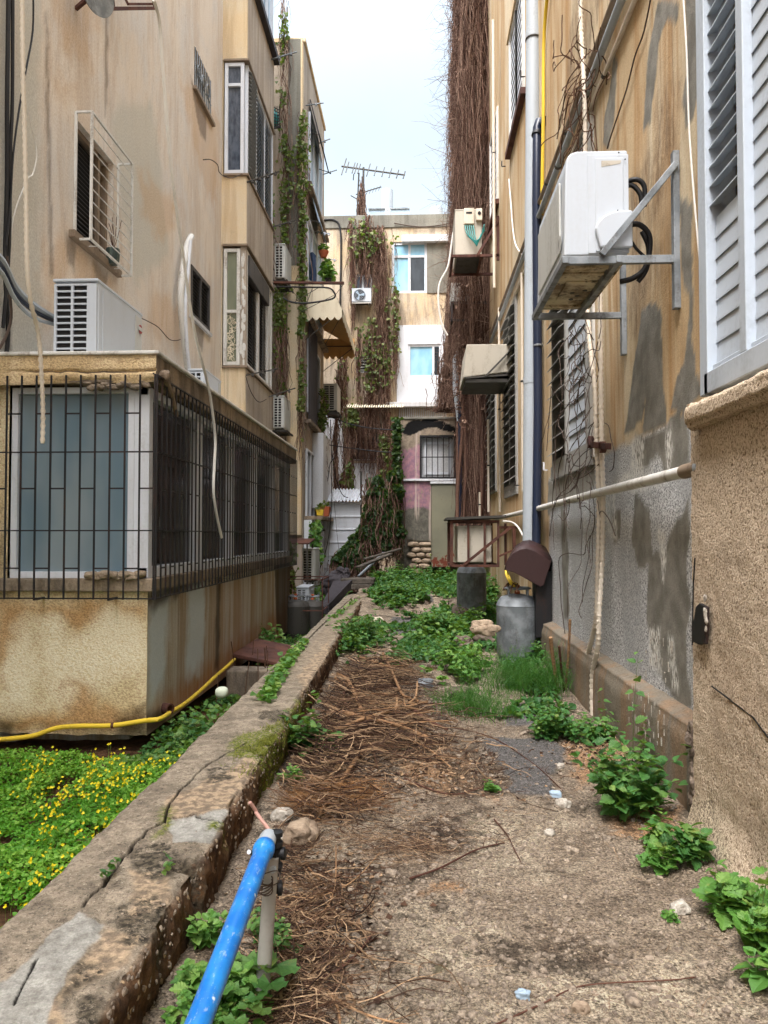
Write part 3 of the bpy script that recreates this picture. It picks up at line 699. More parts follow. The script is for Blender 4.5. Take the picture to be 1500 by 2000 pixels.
def reveals(mb, F, holes, d=.22):
    for (a, b, c, e) in holes:
        mb.fb(F, a-.03, a, c-.03, e+.03, -d, -.002); mb.fb(F, b, b+.03, c-.03, e+.03, -d, -.002); mb.fb(F, a, b, c-.03, c, -d, -.002); mb.fb(F, a, b, e, e+.03, -d, -.002); mb.fb(F, a-.03, b+.03, c-.03, e+.03, -d-.03, -d)

LB = thing('apartment_building', 'tall beige plastered apartment block on the left with streaked walls and bay windows', 'building', (XL, 8, 0))
F = FXL(XL)
hole_sq = (8.72, 9.84, 5.12, 6.5); hole_sm = (13.42, 14.56, 9.66, 10.42); hole_bk = (13.3, 14.5, 5.5, 6.38)
def wl(U, W): return np.stack([np.full(U.shape, XL)+.012*fbm(U*.7, W*.7, 0, 3, 4), U, W], -1)
LP_ = lambda pts: [pX(a, b, XL) for a, b in pts]
LM = [[LP_([(-20, -30), (78, -30), (82, 700), (-20, 700)]), LP_([(215, 220), (300, 200), (330, 500), (260, 560)])], [LP_([(105, 160), (150, 165), (140, 195), (110, 195)]), LP_([(85, 480), (150, 470), (120, 560), (90, 640)]), LP_([(150, 480), (230, 560), (200, 620), (140, 540)]), LP_([(270, 330), (350, 400), (320, 480), (280, 420)]), LP_([(350, 150), (430, 230), (420, 420), (390, 330)]), LP_([(300, 560), (350, 600), (350, 690), (290, 640)]), LP_([(100, -20), (190, -20), (180, 120), (120, 90)])],
      [LP_([(90, 30), (94, 30), (104, 540), (97, 540), (92, 250)]), LP_([(205, 20), (210, 20), (211, 170), (206, 230)]), LP_([(128, 455), (150, 478), (145, 530), (132, 505)]), LP_([(180, 510), (210, 532), (206, 575), (190, 560)]), LP_([(372, 150), (404, 222), (402, 275), (392, 262), (384, 225)]), LP_([(372, 618), (398, 642), (396, 690), (386, 672)]), LP_([(8, 560), (20, 590), (24, 690), (4, 690)])]]
HL = [hole_sq, hole_sm, hole_bk]
grid('wall', lines(2.0, YB, .05, [h[0] for h in HL]+[h[1] for h in HL]), lines(2.8, 16.5, .07, [h[2] for h in HL]+[h[3] for h in HL]), wl, M['left'], LB, hole=HL, masks=lambda U, W: np.stack([mx(U, W, LM[0], soft=.12, wob=.15), mx(U, W, LM[1], soft=.15, wob=.25), mx(U, W, LM[2], soft=.035, wob=.05), 0*U], -1))
mb = MB(); reveals(mb, F, HL, .2); mb.box(XL-6, XL-.3, -9, YB2, -.8, 16.45); mb.box(XL-.3, XL, -9, 1.95, -.8, 16.45); mb.build('wall', M['pl_left'], LB)
# bay
mb = MB(); 
lowb = (5.04, 7.5); upb = (9.0, 11.35); topb = (13.25, 15.6)
for z0, z1 in ((-.6, 5.0), (7.54, 8.96), (11.39, 13.2), (15.64, 16.5)): mb = MB(); mb.box(XL-.35, XB, YB, YB2, z0, z1); mb.build('bay', M['pl_ochre'], LB, bevel=.01)
mb = MB()
for z0, z1 in ((5.0, 7.54), (8.96, 11.39), (13.2, 15.64)): mb = MB(); mb.box(XL-.35, XL+.02, YB+.02, YB2, z0, z1); mb.build('bay_core', M['pl_ochre'], LB)
mb = MB()   # grey skin on the alley side of the bay
for z0, z1 in ((3.2, 4.98), (7.56, 8.94), (11.41, 13.18)): mb = MB(); mb.box(XB+.002, XB+.012, YB+.03, YB2-.02, z0, z1); mb.build('bay_side_render', M['pl_grey'], LB)
mb = MB()   # sills and head trims
for z in (5.0, 7.5, 8.96, 11.35, 13.18):
    mb = MB(); mb.box(XL+.03, XB+.05, YB-.05, YB2+.01, z, z+.045); mb.build('sill', M['pipebr'], LB, bevel=.006)
FB = FY(YB+.04)
window(LB, FB, XL+.05, XB-.06, 9.02, 11.33, 'curtain', 'white', 0, .07, mh=(.80,))
w1 = window(LB, FB, XL+.05, XB-.12, 5.06, 7.46, 'ggreen', 'whitedirty', 0, .07, mh=(.46,))
# lace-like decorated lower pane
mb = MB()
for k in range(46):
    cx, cz = R.uniform(XL+.15, XB-.23), R.uniform(5.16, 6.08); r_ = R.uniform(.03, .07); a0 = R.uniform(0, 6); pts = [V((cx+r_*math.cos(a0+i*.9), YB+.03, cz+r_*math.sin(a0+i*.9)*1.1)) for i in range(5)]
    mb.tube(pts, .007, 4)
mb.build('lace_pattern', M['cream'], w1)
# peeling post next to the lower bay window
mb = MB(); mb.box(XB-.115, XB, YB+.01, YB+.1, 5.05, 7.5); mb.build('corner_post', M['pl_grey'], LB)
mb = MB()
for k in range(26):
    z = R.uniform(5.1, 7.3); x = R.uniform(XB-.11, XB-.02); mb.rock((x, YB+.005, z), (R.uniform(.03, .06), .02, R.uniform(.06, .2)), k, 1)
mb.build('peeling_paint', M['whitedirty'], LB)
FS = FXL(XB-.03)
# upper bay side: white louvre shutters
o = MB().fb(FS, YB+.1, YB2-.1, 9.03, 11.34, -.1, -.08).build('window', M['darkroom'], LB)
mb = MB(); frame4(mb, FS, YB+.1, YB2-.05, 9.03, 11.34, -.07, .03, .05)
for q in (.33, .66): u = YB+.1+(YB2-YB-.15)*q; mb.fb(FS, u-.03, u+.03, 9.08, 11.29, -.06, .02)
mb.build('frame', M['white'], o)
mb = MB(); louvre(mb, FS, YB+.16, YB2-.12, 9.1, 11.28, .0, .085, .085, math.radians(62), jit=.04); mb.build('shutter', M['shutter'], o)
mb = MB(); louvre(mb, FS, YB+.15, YB+.8, 9.1, 11.28, .035, .085, .12, math.radians(25)); mb.build('shutter', M['shutgrey'], o)
# top bay side: blue-white shutters
o = MB().fb(FS, YB+.6, YB2-.1, 13.27, 15.6, -.1, -.06).build('window', M['bluew'], LB)
mb = MB(); frame4(mb, FS, YB+.55, YB2-.05, 13.26, 15.62, -.05, .03, .07)
for q in (.25, .5, .75): u = YB+.6+(YB2-YB-.7)*q; mb.fb(FS, u-.03, u+.03, 13.3, 15.6, -.05, .01)
mb.build('frame', M['white'], o)
mb = MB(); mb.box(XB-.02, XB+.14, YB+.3, YB2+.05, 13.1, 13.24); mb.build('sill', M['tarp'], LB)
# lower bay side: dark roller shutter
o = MB().fb(FS, YB+.12, YB2-.1, 5.08, 7.46, -.1, -.07).build('window', M['gdark'], LB)
mb = MB(); frame4(mb, FS, YB+.1, YB2-.05, 5.06, 7.46, -.07, .03, .08); mb.fb(FS, YB+1.25, YB+1.4, 5.1, 7.2, -.06, .02); mb.fb(FS, YB2-.5, YB2-.3, 5.1, 7.4, -.06, .02); mb.build('frame', M['whitedirty'], o)
mb = MB(); mb.fb(FS, YB+.2, YB2-.6, 6.95, 7.4, -.05, .07); mb.build('shutter_box', M['shutdark'], o, bevel=.02)
mb = MB(); louvre(mb, FS, YB+.2, YB+1.25, 5.14, 6.95, -.03, .07, .06, math.radians(55)); louvre(mb, FS, YB+1.4, YB2-.55, 5.14, 6.95, -.03, .07, .06, math.radians(55)); mb.build('shutter', M['shutdark'], o)
# square window with dark interior
a, b, c, d = hole_sq
o = MB().fb(F, a, b, c, d, -.19, -.18).build('window', M['darkroom'], LB)
mb = MB(); frame4(mb, F, a, b, c, d, -.17, -.08, .06); mb.fb(F, b-.3, b-.24, c, d, -.16, -.08); mb.build('frame', M['whitedirty'] if False else M['pipebr'], o)
mb = MB(); louvre(mb, F, a+.06, b-.3, c+.06, d-.06, -.13, .055, .05, math.radians(50)); mb.build('shutter', M['shutdark'], o)
mb = MB(); mb.fb(F, a-.15, b+.15, c-.09, c, -.15, .07); mb.build('sill', M['pipebr'], LB, bevel=.008)
# small high window
a, b, c, d = hole_sm
o = window(LB, F, a, b, c, d, 'ggrey', 'whitedirty', -.15, .05, mv=(.5,))
mb = MB()
for i in range(9): u = a+.06+(b-a-.12)*i/8; mb.tube([(XL+.0, u, c), (XL+.0, u, d)], .01, 5)
mb.tube([(XL, a, c+.3), (XL, b, c+.3)], .01, 5)
for k in range(3):
    u = a+.25+k*.3; mb.tube([V((XL+.02, u+.1*math.cos(q), c+.42+.12*math.sin(q))) for q in np.linspace(0, 6.28, 12)], .009, 4)
mb.build('window_grille', M['galv'], LB)
mb = MB(); mb.fb(F, a-.06, b+.1, c-.07, c, -.1, .06); mb.build('sill', M['pipebr'], LB, bevel=.008)
# black louvred window
a, b, c, d = hole_bk
o = MB().fb(F, a, b, c, d, -.1, -.08).build('window', M['darkroom'], LB)
mb = MB(); frame4(mb, F, a-.01, b+.01, c-.01, d+.01, -.08, .02, .07); mb.fb(F, (a+b)/2-.03, (a+b)/2+.03, c+.06, d-.06, -.07, .015); mb.build('frame', M['shutdark'], o)
mb = MB(); louvre(mb, F, a+.05, b-.05, c+.06, d-.06, -.03, .06, .055, math.radians(45)); mb.build('shutter', M['shutdark'], o)
mb = MB(); mb.fb(F, a-.08, b+.08, c-.08, c-.015, -.1, .05); mb.build('sill', M['pl_white'], LB, bevel=.006)

# enclosed balcony in front: floor-to-slab box
hb = 1.0
FE = FY(YE); FEs = FXL(XE)
def px2(px, py): return pY(px, py, YE)
SX0 = -5.2
win_f = (onY(22, 900, YE).x, XE, 1.22, 2.98)
def fw_(U, W):
    n = .018*fbm(U*1.2, W*1.2, 0, 3, 8); bot = sstep(-.1, -.24, W)*.03*(1+fbm(U*9, 0, 0, 3, 9))
    return np.stack([U, np.full(U.shape, YE)+n+bot, np.where(W < -.235, W+.02*fbm(U*8, 0, 0, 3, 7)+.0, W)], -1)
Pf = lambda pts: [px2(a, b) for a, b in pts]
whp = [Pf([(18, 1215), (55, 1190), (75, 1300), (60, 1390), (0, 1380), (0, 1310)]), Pf([(70, 1200), (130, 1190), (120, 1250), (170, 1230), (200, 1185), (275, 1200), (283, 1320), (210, 1330), (170, 1390), (90, 1370)])]
orp = [Pf([(0, 1175), (283, 1175), (283, 1200), (200, 1190), (150, 1240), (110, 1200), (60, 1195), (20, 1230), (0, 1330), (-20, 1330)]), Pf([(60, 1390), (280, 1385), (283, 1420), (0, 1420)]), Pf([(130, 1330), (170, 1340), (200, 1420), (140, 1420)])]
dkp = [Pf([(-10, 1400), (30, 1410), (20, 1450), (-10, 1450)]), Pf([(230, 1400), (290, 1370), (290, 1450), (230, 1445)]), Pf([(0, 1130), (10, 1000), (14, 1160), (0, 1165)])]
def fm(U, W): return np.stack([mx(U, W, whp, soft=.12, wob=.12), mx(U, W, orp, soft=.1, wob=.12), mx(U, W, dkp, soft=.07, wob=.08), np.zeros(U.shape)], -1)
grid('lower_wall', lines(SX0, XE, .02), lines(-.24, 1.08, .02), fw_, M['yellowwall'], LB, masks=fm, flip=False)
grid('left_pier', lines(SX0, win_f[0]-.02, .05), lines(1.08, 3.0, .05), lambda U, W: np.stack([U, np.full(U.shape, YE)-.002+.01*fbm(U*2, W*2, 0, 2, 1), W], -1), M['yellowwall'], LB, masks=fm)
def sw(U, W): return np.stack([np.full(U.shape, XE)+.012*fbm(U*1.2, W*1.2, 0, 3, 18), U, W], -1)
whs = [[pX(a, b, XE) for a, b in q] for q in ([(365, 1130), (400, 1110), (398, 1300), (365, 1330)], [(290, 1180), (330, 1160), (320, 1330), (290, 1380)])]
ors = [[pX(a, b, XE) for a, b in q] for q in ([(285, 1395), (420, 1290), (560, 1180), (560, 1240), (285, 1450)],)]
dks = [[pX(a, b, XE) for a, b in q] for q in ([(283, 1160), (420, 1110), (400, 1135), (300, 1190)], [(423, 1100), (430, 1100), (428, 1310), (420, 1310)], [(535, 1060), (570, 1060), (570, 1240), (540, 1240)], [(283, 1400), (310, 1380), (330, 1420), (283, 1440)])]
grid('side_wall', lines(YE, YE2, .04), lines(-.24, 1.08, .03), sw, M['side'], LB, masks=lambda U, W: np.stack([mx(U, W, whs, soft=.1, wob=.1), mx(U, W, ors, soft=.2, wob=.15), mx(U, W, dks, soft=.06, wob=.06), 0*U], -1))
mb = MB(); mb.box(SX0, XE-.03, YE+.06, YE2-.02, -.2, 1.0); mb.box(XL-.2, XE-.35, YE+.5, YE2-.02, -.8, -.2); mb.box(SX0, XE+.0, YE2-.02, YE2, -.24, 3.0); mb.build('core', M['side'], LB)
# crumbling roof slab (a grid box with broken lower edge)
def slab_front(U, W):
    br = sstep(3.06, 2.98, W)*sstep(XE-1.25, XE-.5, U)*(.045+.05*fbm(U*7, 0, 0, 3, 3)); crk = .03*sstep(.018, 0, np.abs(W-(3.10+.02*fbm(U*6, 0, 0, 3, 5))))*sstep(XE-1.5, XE-.9, U)
    return np.stack([U, YE-.12+.012*fbm(U*4, W*4, 0, 3, 2)+crk+br*.6, W+br*.5], -1)
grid('roof_slab', lines(SX0, XE+.1, .012), lines(2.98, ZS, .012), slab_front, M['yellowwall'], LB, masks=lambda U, W: np.stack([0*U, .3+0*U, .6*sstep(3.0, 2.98, W)+.5*sstep(3.2, ZS, W)*sstep(-.1, .3, fbm(U*14, 0, 0, 3, 77)), 0*U], -1))
mb = MB(); mb.box(SX0, XE+.1, YE-.1, YE2+.1, 3.0, ZS-.004); mb.build('roof_slab', M['slab'], LB, bevel=.012)
mb = MB(); mb.box(SX0, XE+.13, YE-.14, YE2+.1, ZS-.006, ZS+.03); mb.build('slab_coping', M['whitedirty'], LB, bevel=.01)
mb = MB(); mb.box(SX0, XE+.06, YE-.06, YE2+.03, 1.08, 1.2); mb.build('sill', M['slab'], LB, bevel=.012)
mb = MB()
for k in range(8): mb.rock((XE-.5+.5*k/8, YE-.07+R.uniform(-.01, .02), 1.235+R.uniform(-.01, .01)), (.12, .07, .06), k, 2)
for k in range(14): mb.rock((XE-.55+.55*k/13, YE-.08, 2.975+R.uniform(-.02, .02)), (.08, .06, .05), k, 1)
mb.build('rubble', M['slab'], LB)
# front pane + frame
x0 = win_f[0]
o = MB().fb(FE, x0+.02, XE-.2, 1.24, 2.96, -.06, -.05).build('window', M['gfrost'], LB)
mb = MB(); frame4(mb, FE, x0, XE-.14, 1.2, 2.98, -.05, .0, .06); mb.fb(FE, XE-.14, XE, 1.2, 2.98, -.1, .0); mb.build('frame', M['white'], o, bevel=.004)
# side panes
o = MB().fb(FEs, YE+.05, YE2-.05, 1.24, 2.96, -.12, -.1).build('window', M['ggrey'], LB)
mb = MB(); mb.fb(FEs, YE+.0, YE2, 1.2, 1.3, -.1, -.01); mb.fb(FEs, YE, YE2, 2.9, 2.98, -.1, -.01)
for y in (7.02, 8.62, 8.75, 10.15, 10.3, 11.7, 11.85, 13.2, 13.35, 14.75): mb.fb(FEs, y, y+.1, 1.3, 2.9, -.1, -.02)
mb.build('frame', M['white'], o, bevel=.004)
for (y0, y1) in ((7.1, 8.5), (8.9, 9.9), (10.5, 11.4), (12.2, 12.9)): mb = MB(); mb.fb(FEs, y0, y1, 1.32, 2.88, -.099, -.085); mb.build('inner_curtain', M['gdark'], o)
# security grille: front and side faces with staggered cross pieces
g_ = .10; zb0, zb1 = 1.02, 3.05
mb = MB(); FG = FY(YE-.2)
step = .1365; xs = [XE+.12-step*i for i in range(15)]
for x in xs: mb.fb(FG, x-.007, x+.007, zb0, zb1, -.007, .007)
for z in (1.03, 1.62+.02, 2.35): mb.fb(FG, xs[-1], XE+.12, z-.006, z+.006, -.009, .009)
for i in range(len(xs)-1):
    z = 2.02 if i % 2 else 2.70
    if i % 2 == 1: z = 2.70
    else: z = 2.02
    mb.fb(FG, xs[i+1], xs[i], z-.007, z+.007, -.006, .006)
    z2 = 1.30
    if i % 2: mb.fb(FG, xs[i+1], xs[i], z2-.007, z2+.007, -.006, .006)
for x in (xs[3]+.0, xs[8]): mb.bar((x, YE-.2, zb0), (x, YE+.01, zb0), .02)
mb.build('security_grille', M['iron'], LB)
mb = MB(); FG2 = FXL(XE+.14); n = int((YE2-YE)/.1365)
y_ = [YE-.2+.1365*i for i in range(n+3)]
for y in y_: mb.fb(FG2, y-.007, y+.007, zb0, zb1+.0, -.007, .007)
for z in (1.03, 1.64, 2.35, 3.04): mb.fb(FG2, y_[0], y_[-1], z-.006, z+.006, -.009, .009)
for i in range(len(y_)-1):
    mb.fb(FG2, y_[i], y_[i+1], (2.02 if i % 2 else 2.70)-.007, (2.02 if i % 2 else 2.70)+.007, -.006, .006)
    if i % 2: mb.fb(FG2, y_[i], y_[i+1], 1.293, 1.307, -.006, .006)
    mb.bar((XE+.14, y_[i], 3.04), (XE+.1, y_[i], 3.06), .012)
mb.build('security_grille', M['iron'], LB)
# rusty broken bracket hanging on the slab side
mb = MB(); A = onX(322, 735, XE+.15); B = onX(345, 812, XE+.12); mb.tube([A, A.lerp(B, .4)+V((.01, .03, 0)), B], [.03, .022, .02], 7); mb.rock(A, (.09, .09, .1), 3); mb.build('broken_pipe_stub', M['pipebr'], LB)

# projecting window guard (white)
WG = thing('window_guard', 'white welded box grille projecting from the square window of the left building', 'window grille', (XL, 8.7, 5.05))
mb = MB(); xo = XL+.2; y0, y1, z0, z1 = 8.70, 9.97, 5.05, 6.56; r_ = .028
for (x, y) in ((XL+.01, y0), (xo, y0), (xo, y1), (XL+.01, y1)): mb.bar((x, y, z0), (x, y, z1), r_)
for z in (z0, z1):
    mb.bar((XL+.01, y0, z), (xo, y0, z), r_-.004); mb.bar((xo, y0, z), (xo, y1, z), r_-.004); mb.bar((xo, y1, z), (XL+.01, y1, z), r_-.004)
mb.build('guard_frame', M['whitedirty'], WG)
mb = MB()
for i in range(1, 10):
    z = z0+(z1-z0)*i/10; mb.tube([(xo, y0, z), (xo, y1, z)], .007, 6)
for y in (y0+.25, y1-.25): mb.tube([(XL+.01, y, z0+.01), (xo, y, z0+.01)], .006, 5)
mb.build('bar', M['whitedirty'], WG)
FP = thing('potted_plant', 'dark patterned flower pot with dry stems inside the white window grille', 'plant pot', (XL+.1, 9.6, 5.08))
mb = MB(); mb.lathe((XL+.1, 9.6, 5.07), [(.06, 0), (.08, .05), (.09, .17), (.085, .2), (.07, .2), (.06, .12)], 16); mb.build('pot', painted('pot_glaze', C(60, 74, 72), .3, C(150, 160, 140), .6, sc=20), FP, smooth=.6)
mb = MB()
for k in range(7): a = R.uniform(0, 6.3); mb.tube([(XL+.1, 9.6, 5.25), (XL+.1+.05*math.cos(a), 9.6+.1*math.sin(a), 5.45), (XL+.1+.08*math.cos(a), 9.6+.22*math.sin(a), R.uniform(5.5, 5.75))], .004, 4, spline=3)
mb.build('stem', M['twig'], FP)

# ------------------------------------------------------------------ air conditioners
def ac_unit(name, label, P0, Lv, Dv, H, mat='acwhite', group=None, grille_on='end', fan=None, plain=False):
    """P0: bottom corner; Lv: long horizontal vector (x,y); Dv: depth vector (x,y); end face is the one at P0 spanned by Dv."""
    P0 = V(P0); Lv = V(Lv); Dv = V(Dv); Z = V((0, 0, 1)); L_ = Lv.length; D_ = Dv.length; u = Lv.normalized(); d = Dv.normalized()
    t = thing(name, label, 'air conditioner', tuple(P0), group)
    q = lambda a, b, c: P0+u*a+d*b+Z*c
    def hx(mb, a0, a1, b0, b1, c0, c1): mb.hexa([q(a0, b0, c0), q(a1, b0, c0), q(a1, b1, c0), q(a0, b1, c0), q(a0, b0, c1), q(a1, b0, c1), q(a1, b1, c1), q(a0, b1, c1)])
    mb = MB(); hx(mb, .03 if grille_on == 'end' else 0, L_, 0, D_, .02, H-.02); mb.build('casing', M[mat], t, bevel=.018, seg=3)
    mb = MB(); hx(mb, -.006, L_+.006, -.006, D_+.006, H-.03, H); mb.build('lid', M[mat], t, bevel=.008)
    mb = MB(); hx(mb, .05, L_-.05, .04, D_-.04, -.03, .02); mb.build('base', M['darksteel'], t)
    if grille_on == 'end':
        mb = MB(); hx(mb, .022, .028, .03, D_-.03, .05, H-.06); mb.build('coil', M['darkroom'], t)
        mb = MB(); n = 11; w0, w1 = .02, D_-.02
        cols = [w0, w0+(w1-w0)*.42, w0+(w1-w0)*.82, w1]
        for c in cols: hx(mb, -.002, .022, c-.012, c+.012, .04, H-.05)
        hx(mb, -.001, .022, cols[2], cols[3], .04, H-.05)
        for i in range(n+1): z = .05+(H-.11)*i/n; hx(mb, 0, .02, w0, w1, z-.008, z+.008)
        mb.build('grille', M[mat], t)
    if grille_on == 'end' and not plain:
        mb = MB()
        hx(mb, .12, L_*.78, D_, D_+.008, .06, H-.08); mb.build('front_panel', M[mat if not fan else mat], t, bevel=.006)
        mb = MB(); hx(mb, L_*.82, L_*.97, D_, D_+.006, .05, H-.07); mb.build('service_panel', M['acgrey'], t, bevel=.003)
    if fan:
        c = q(*fan[0]); r_ = fan[1]; ax = V(fan[2])
        mb = MB(); mb.lathe(c, [(r_, 0), (r_*1.05, .012), (r_*1.08, 0)], 28, ax); mb.build('fan_ring', M[mat], t, smooth=.6)
        mb = MB(); mb.lathe(c, [(r_*.98, -.002), (r_*.98, .006)], 28, ax); mb.build('fan_recess', M['gdark'], t)
        a = ax.orthogonal().normalized(); b = ax.cross(a); mb = MB()
        for k in range(3):
            an = k*2.09; p = [c+ax*.012+(a*math.cos(an+e)+b*math.sin(an+e))*rr for rr, e in ((r_*.15, 0), (r_*.85, .1), (r_*.9, .7), (r_*.3, .9))]
            mb.prism(p, ax*.006)
        mb.lathe(c+ax*.008, [(r_*.2, 0), (r_*.15, .02)], 12, ax); mb.build('fan', M['bluew'], t)
        mb = MB()
        for k in range(1, 5): rr = r_*k/4.2; mb.tube([c+ax*.03+(a*math.cos(e)+b*math.sin(e))*rr for e in np.linspace(0, 6.2832, 21)], .003, 4)
        mb.build('fan_guard', M[mat], t)
    return t
def bracket(name, label, pts_list, w_=.035, mat='rust', group=None, cat='bracket'):
    p0 = pts_list[0][0]; t = thing(name, label, cat, tuple(p0), group)
    for i, (a, b) in enumerate(pts_list): MB().bar(a, b, w_).build(NM.get(i, 'rail') if False else 'rail', M[mat], t)
    return t
NM = {}
g_ac = 'air conditioner outdoor units on the buildings'
A = onY(103, 683, 7.3)
ac1 = ac_unit('air_conditioner', 'large white outdoor unit standing on the roof slab of the barred balcony', (A.x, 7.3, ZS+.05), (0, 1.22, 0), (onY(190, 600, 7.3).x-A.x, 0, 0), .80, 'acwhite', g_ac)
# round logo on the service panel
xf = onY(190, 600, 7.3).x+.012
mb = MB(); mb.lathe((xf, 8.43, ZS+.05+.6), [(.05, 0), (.05, .006)], 20, (1, 0, 0)); mb.build('badge', painted('badge_red', C(150, 40, 40), .4), ac1)
mb = MB(); mb.box(xf+.006, xf+.01, 8.36, 8.48, ZS+.63, ZS+.67); mb.build('badge_plate', M['acgrey'], ac1)
A = onY(368, 800, 11.5); B = onY(400, 800, 11.5)
ac_unit('air_conditioner', 'small white outdoor unit on the slab behind the white wrapped pipes', (A.x, 11.5, ZS+.06), (0, .95, 0), (B.x-A.x, 0, 0), .82, 'acwhite', g_ac)
A = onY(536, 548, 18.55)
ac_unit('air_conditioner', 'upper grey outdoor unit on a bracket between the bay and the ivy pier', (A.x, 18.55, onY(536, 545, 18.55).z), (0, .95, 0), (.26, 0, 0), .88, 'acgrey', g_ac)
ac_unit('air_conditioner', 'lower grey outdoor unit beside the pier, above the end of the barred balcony', (A.x-.02, 18.55, onY(536, 838, 18.55).z), (0, .95, 0), (.27, 0, 0), .82, 'acgrey', g_ac)
for lab, zz in (('rusty bracket under the upper outdoor unit by the ivy pier', onY(536, 545, 18.55).z-.04), ('rusty bracket under the lower outdoor unit by the pier', onY(536, 838, 18.55).z-.04)):
    x0 = A.x-.03
    bracket('wall_bracket', lab, [((x0-.5, 18.6, zz), (x0+.36, 18.6, zz)), ((x0-.5, 19.4, zz), (x0+.36, 19.4, zz)), ((x0+.34, 18.5, zz-.005), (x0+.34, 19.5, zz-.005)), ((x0+.02, 18.5, zz-.005), (x0+.02, 19.5, zz-.005)), ((x0-.1, 18.6, zz), (x0-.1, 18.6, zz+.45)), ((x0-.1, 18.6, zz+.4), (x0+.3, 18.6, zz))], .035, 'darksteel', 'brackets carrying outdoor units')
# ------------------------------------------------------------------ second building on the left (ivy pier)
X2 = -2.97; Y2 = 19.8; Y2e = 24.2
B2 = thing('apartment_building', 'narrow ochre building behind the bay windows with an ivy covered pier and a cream awning', 'building', (X2, 21, 0))
h2 = 14.6
mb = MB(); mb.box(-9, X2, Y2, Y2e, -.7, h2); mb.build('wall', M['pl_grey'], B2, bevel=.01)
xa = onY(562, 500, Y2-.14).x; xb = onY(590, 500, Y2-.14).x
mb = MB(); mb.box(xa, xb, Y2-.16, Y2+.02, 1.6, h2+.05); mb.box(-9, X2+.05, Y2-.05, Y2e+.05, h2+.002, h2+.12); mb.build('pier', M['pl_ochre'], B2, bevel=.012)
mb = MB(); mb.box(xa, xb-.05, Y2-.165, Y2-.161, 8.6, h2); mb.build('grey_pier_face', M['cement'], B2)
F2 = FXL(X2)
def sideRect(x0, y0, x1, y1, X=X2):  # rectangle on a side plane from two px corners
    a = pX(x0, y0, X); b = pX(x1, y1, X); return (min(a[0], b[0]), max(a[0], b[0]), min(a[1], b[1]), max(a[1], b[1]))
def yz(y0, y1, z0, z1): return (y0, y1, z0, z1)
for (r, pm, lab) in ((yz(20.6, 23.3, 11.2, 13.2), 'bluew', 1), (yz(20.3, 23.2, 7.7, 10.2), 'bluew', 2), (yz(20.4, 22.9, 4.9, 6.9), 'gdark', 3), (yz(20.2, 22.6, 2.0, 3.9), 'gdark', 4)):
    window(B2, F2, *r, pm, 'white', .01, .06, mv=(.33, .66))
# brown vertical slats under awning
mb = MB()
for i in range(10): y = 20.3+i*.17; mb.fb(F2, y, y+.09, 4.7, 7.3, .07, .10)
mb.build('slat_blind', M['tarp'], B2)
# horizontal ledges and parapets
for z in (4.55, 7.35, 10.9): MB().fb(F2, 20.0, 24.1, z, z+.1, 0, .18).build('ledge', M['slab'], B2, bevel=.01)
mb = MB(); mb.fb(F2, 21.6, 24.0, 2.35, 4.5, 0, .32); mb.build('balcony_parapet', M['pl_white'], B2, bevel=.02)
mb = MB(); mb.fb(F2, 20.0, 23.9, -.3, 2.0, 0, .22); mb.build('ground_floor_wall', M['white'], B2, bevel=.02)
mb = MB(); mb.fb(F2, 20.0, 24.0, 2.0, 2.1, 0, .5); mb.build('shelf', M['slab'], B2, bevel=.01)
# dark shade flaps high up
for i, (a, b, zt, zb) in enumerate(((20.7, 22.9, 13.6, 12.6), (20.8, 22.7, 11.1, 10.2))):
    t = thing('fabric_awning', ['dark fabric window shade hanging open near the roof of the ivy building', 'blue grey tilted window shade below the dark one on the ivy building'][i], 'shade', (X2, a, zb))
    mb = MB(); mb.hexa([(X2+.02, a, zt), (X2+.05, a, zt), (X2+.05, b, zt), (X2+.02, b, zt), (X2+.28, a, zb), (X2+.31, a, zb), (X2+.31, b, zb), (X2+.28, b, zb)]); mb.build('fabric', M['tarp' if i == 0 else 'bluew'], t)
    mb = MB()
    for y in (a+.02, b-.02): mb.tube([(X2, y, zb+.1), (X2+.3, y, zb)], .012, 6)
    mb.tube([(X2+.3, a, zb), (X2+.3, b, zb)], .014, 6); mb.build('rod', M['darksteel'], t)
# awning
AW = thing('awning', 'cream scalloped fabric awning with painted ochre backlight underneath, over the balcony of the ivy building', 'awning', (X2, 21, 7))
Ya, Yb = 20.0, 24.0; tp = onY(597, 545, Ya); fr = onY(668, 604, Ya); fl = onY(675, 632, Ya)
top = [(X2+.02, tp.z), (X2+.35, tp.z-.1), (fr.x-.18, onY(655, 575, Ya).z), (fr.x, fr.z)]
mb = MB()
for (xA, zA), (xB_, zB_) in zip(top[:-1], top[1:]): mb.hexa([(xA, Ya, zA-.012), (xB_, Ya, zB_-.012), (xB_+.0, Yb, zB_-.012), (xA, Yb, zA-.012), (xA, Ya, zA), (xB_, Ya, zB_), (xB_, Yb, zB_), (xA, Yb, zA)])
pl = [V((x, Ya, z)) for x, z in top]+[V((fr.x, Ya, fr.z-.02)), V((X2+.02, Ya, fr.z-.02))]
mb.prism(pl, (0, .012, 0)); mb.build('canopy', M['cream'], AW)
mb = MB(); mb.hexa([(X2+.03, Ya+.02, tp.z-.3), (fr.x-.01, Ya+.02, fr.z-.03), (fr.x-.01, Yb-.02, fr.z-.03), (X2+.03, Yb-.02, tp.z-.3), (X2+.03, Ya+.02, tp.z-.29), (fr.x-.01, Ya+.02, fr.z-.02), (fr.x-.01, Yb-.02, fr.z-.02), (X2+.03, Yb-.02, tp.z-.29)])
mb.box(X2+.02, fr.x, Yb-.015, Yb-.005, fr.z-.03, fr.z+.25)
mb.build('backlit_fabric', M['backlit_fabric'], AW)  # underside of the same fabric, transmitted light painted in as ochre
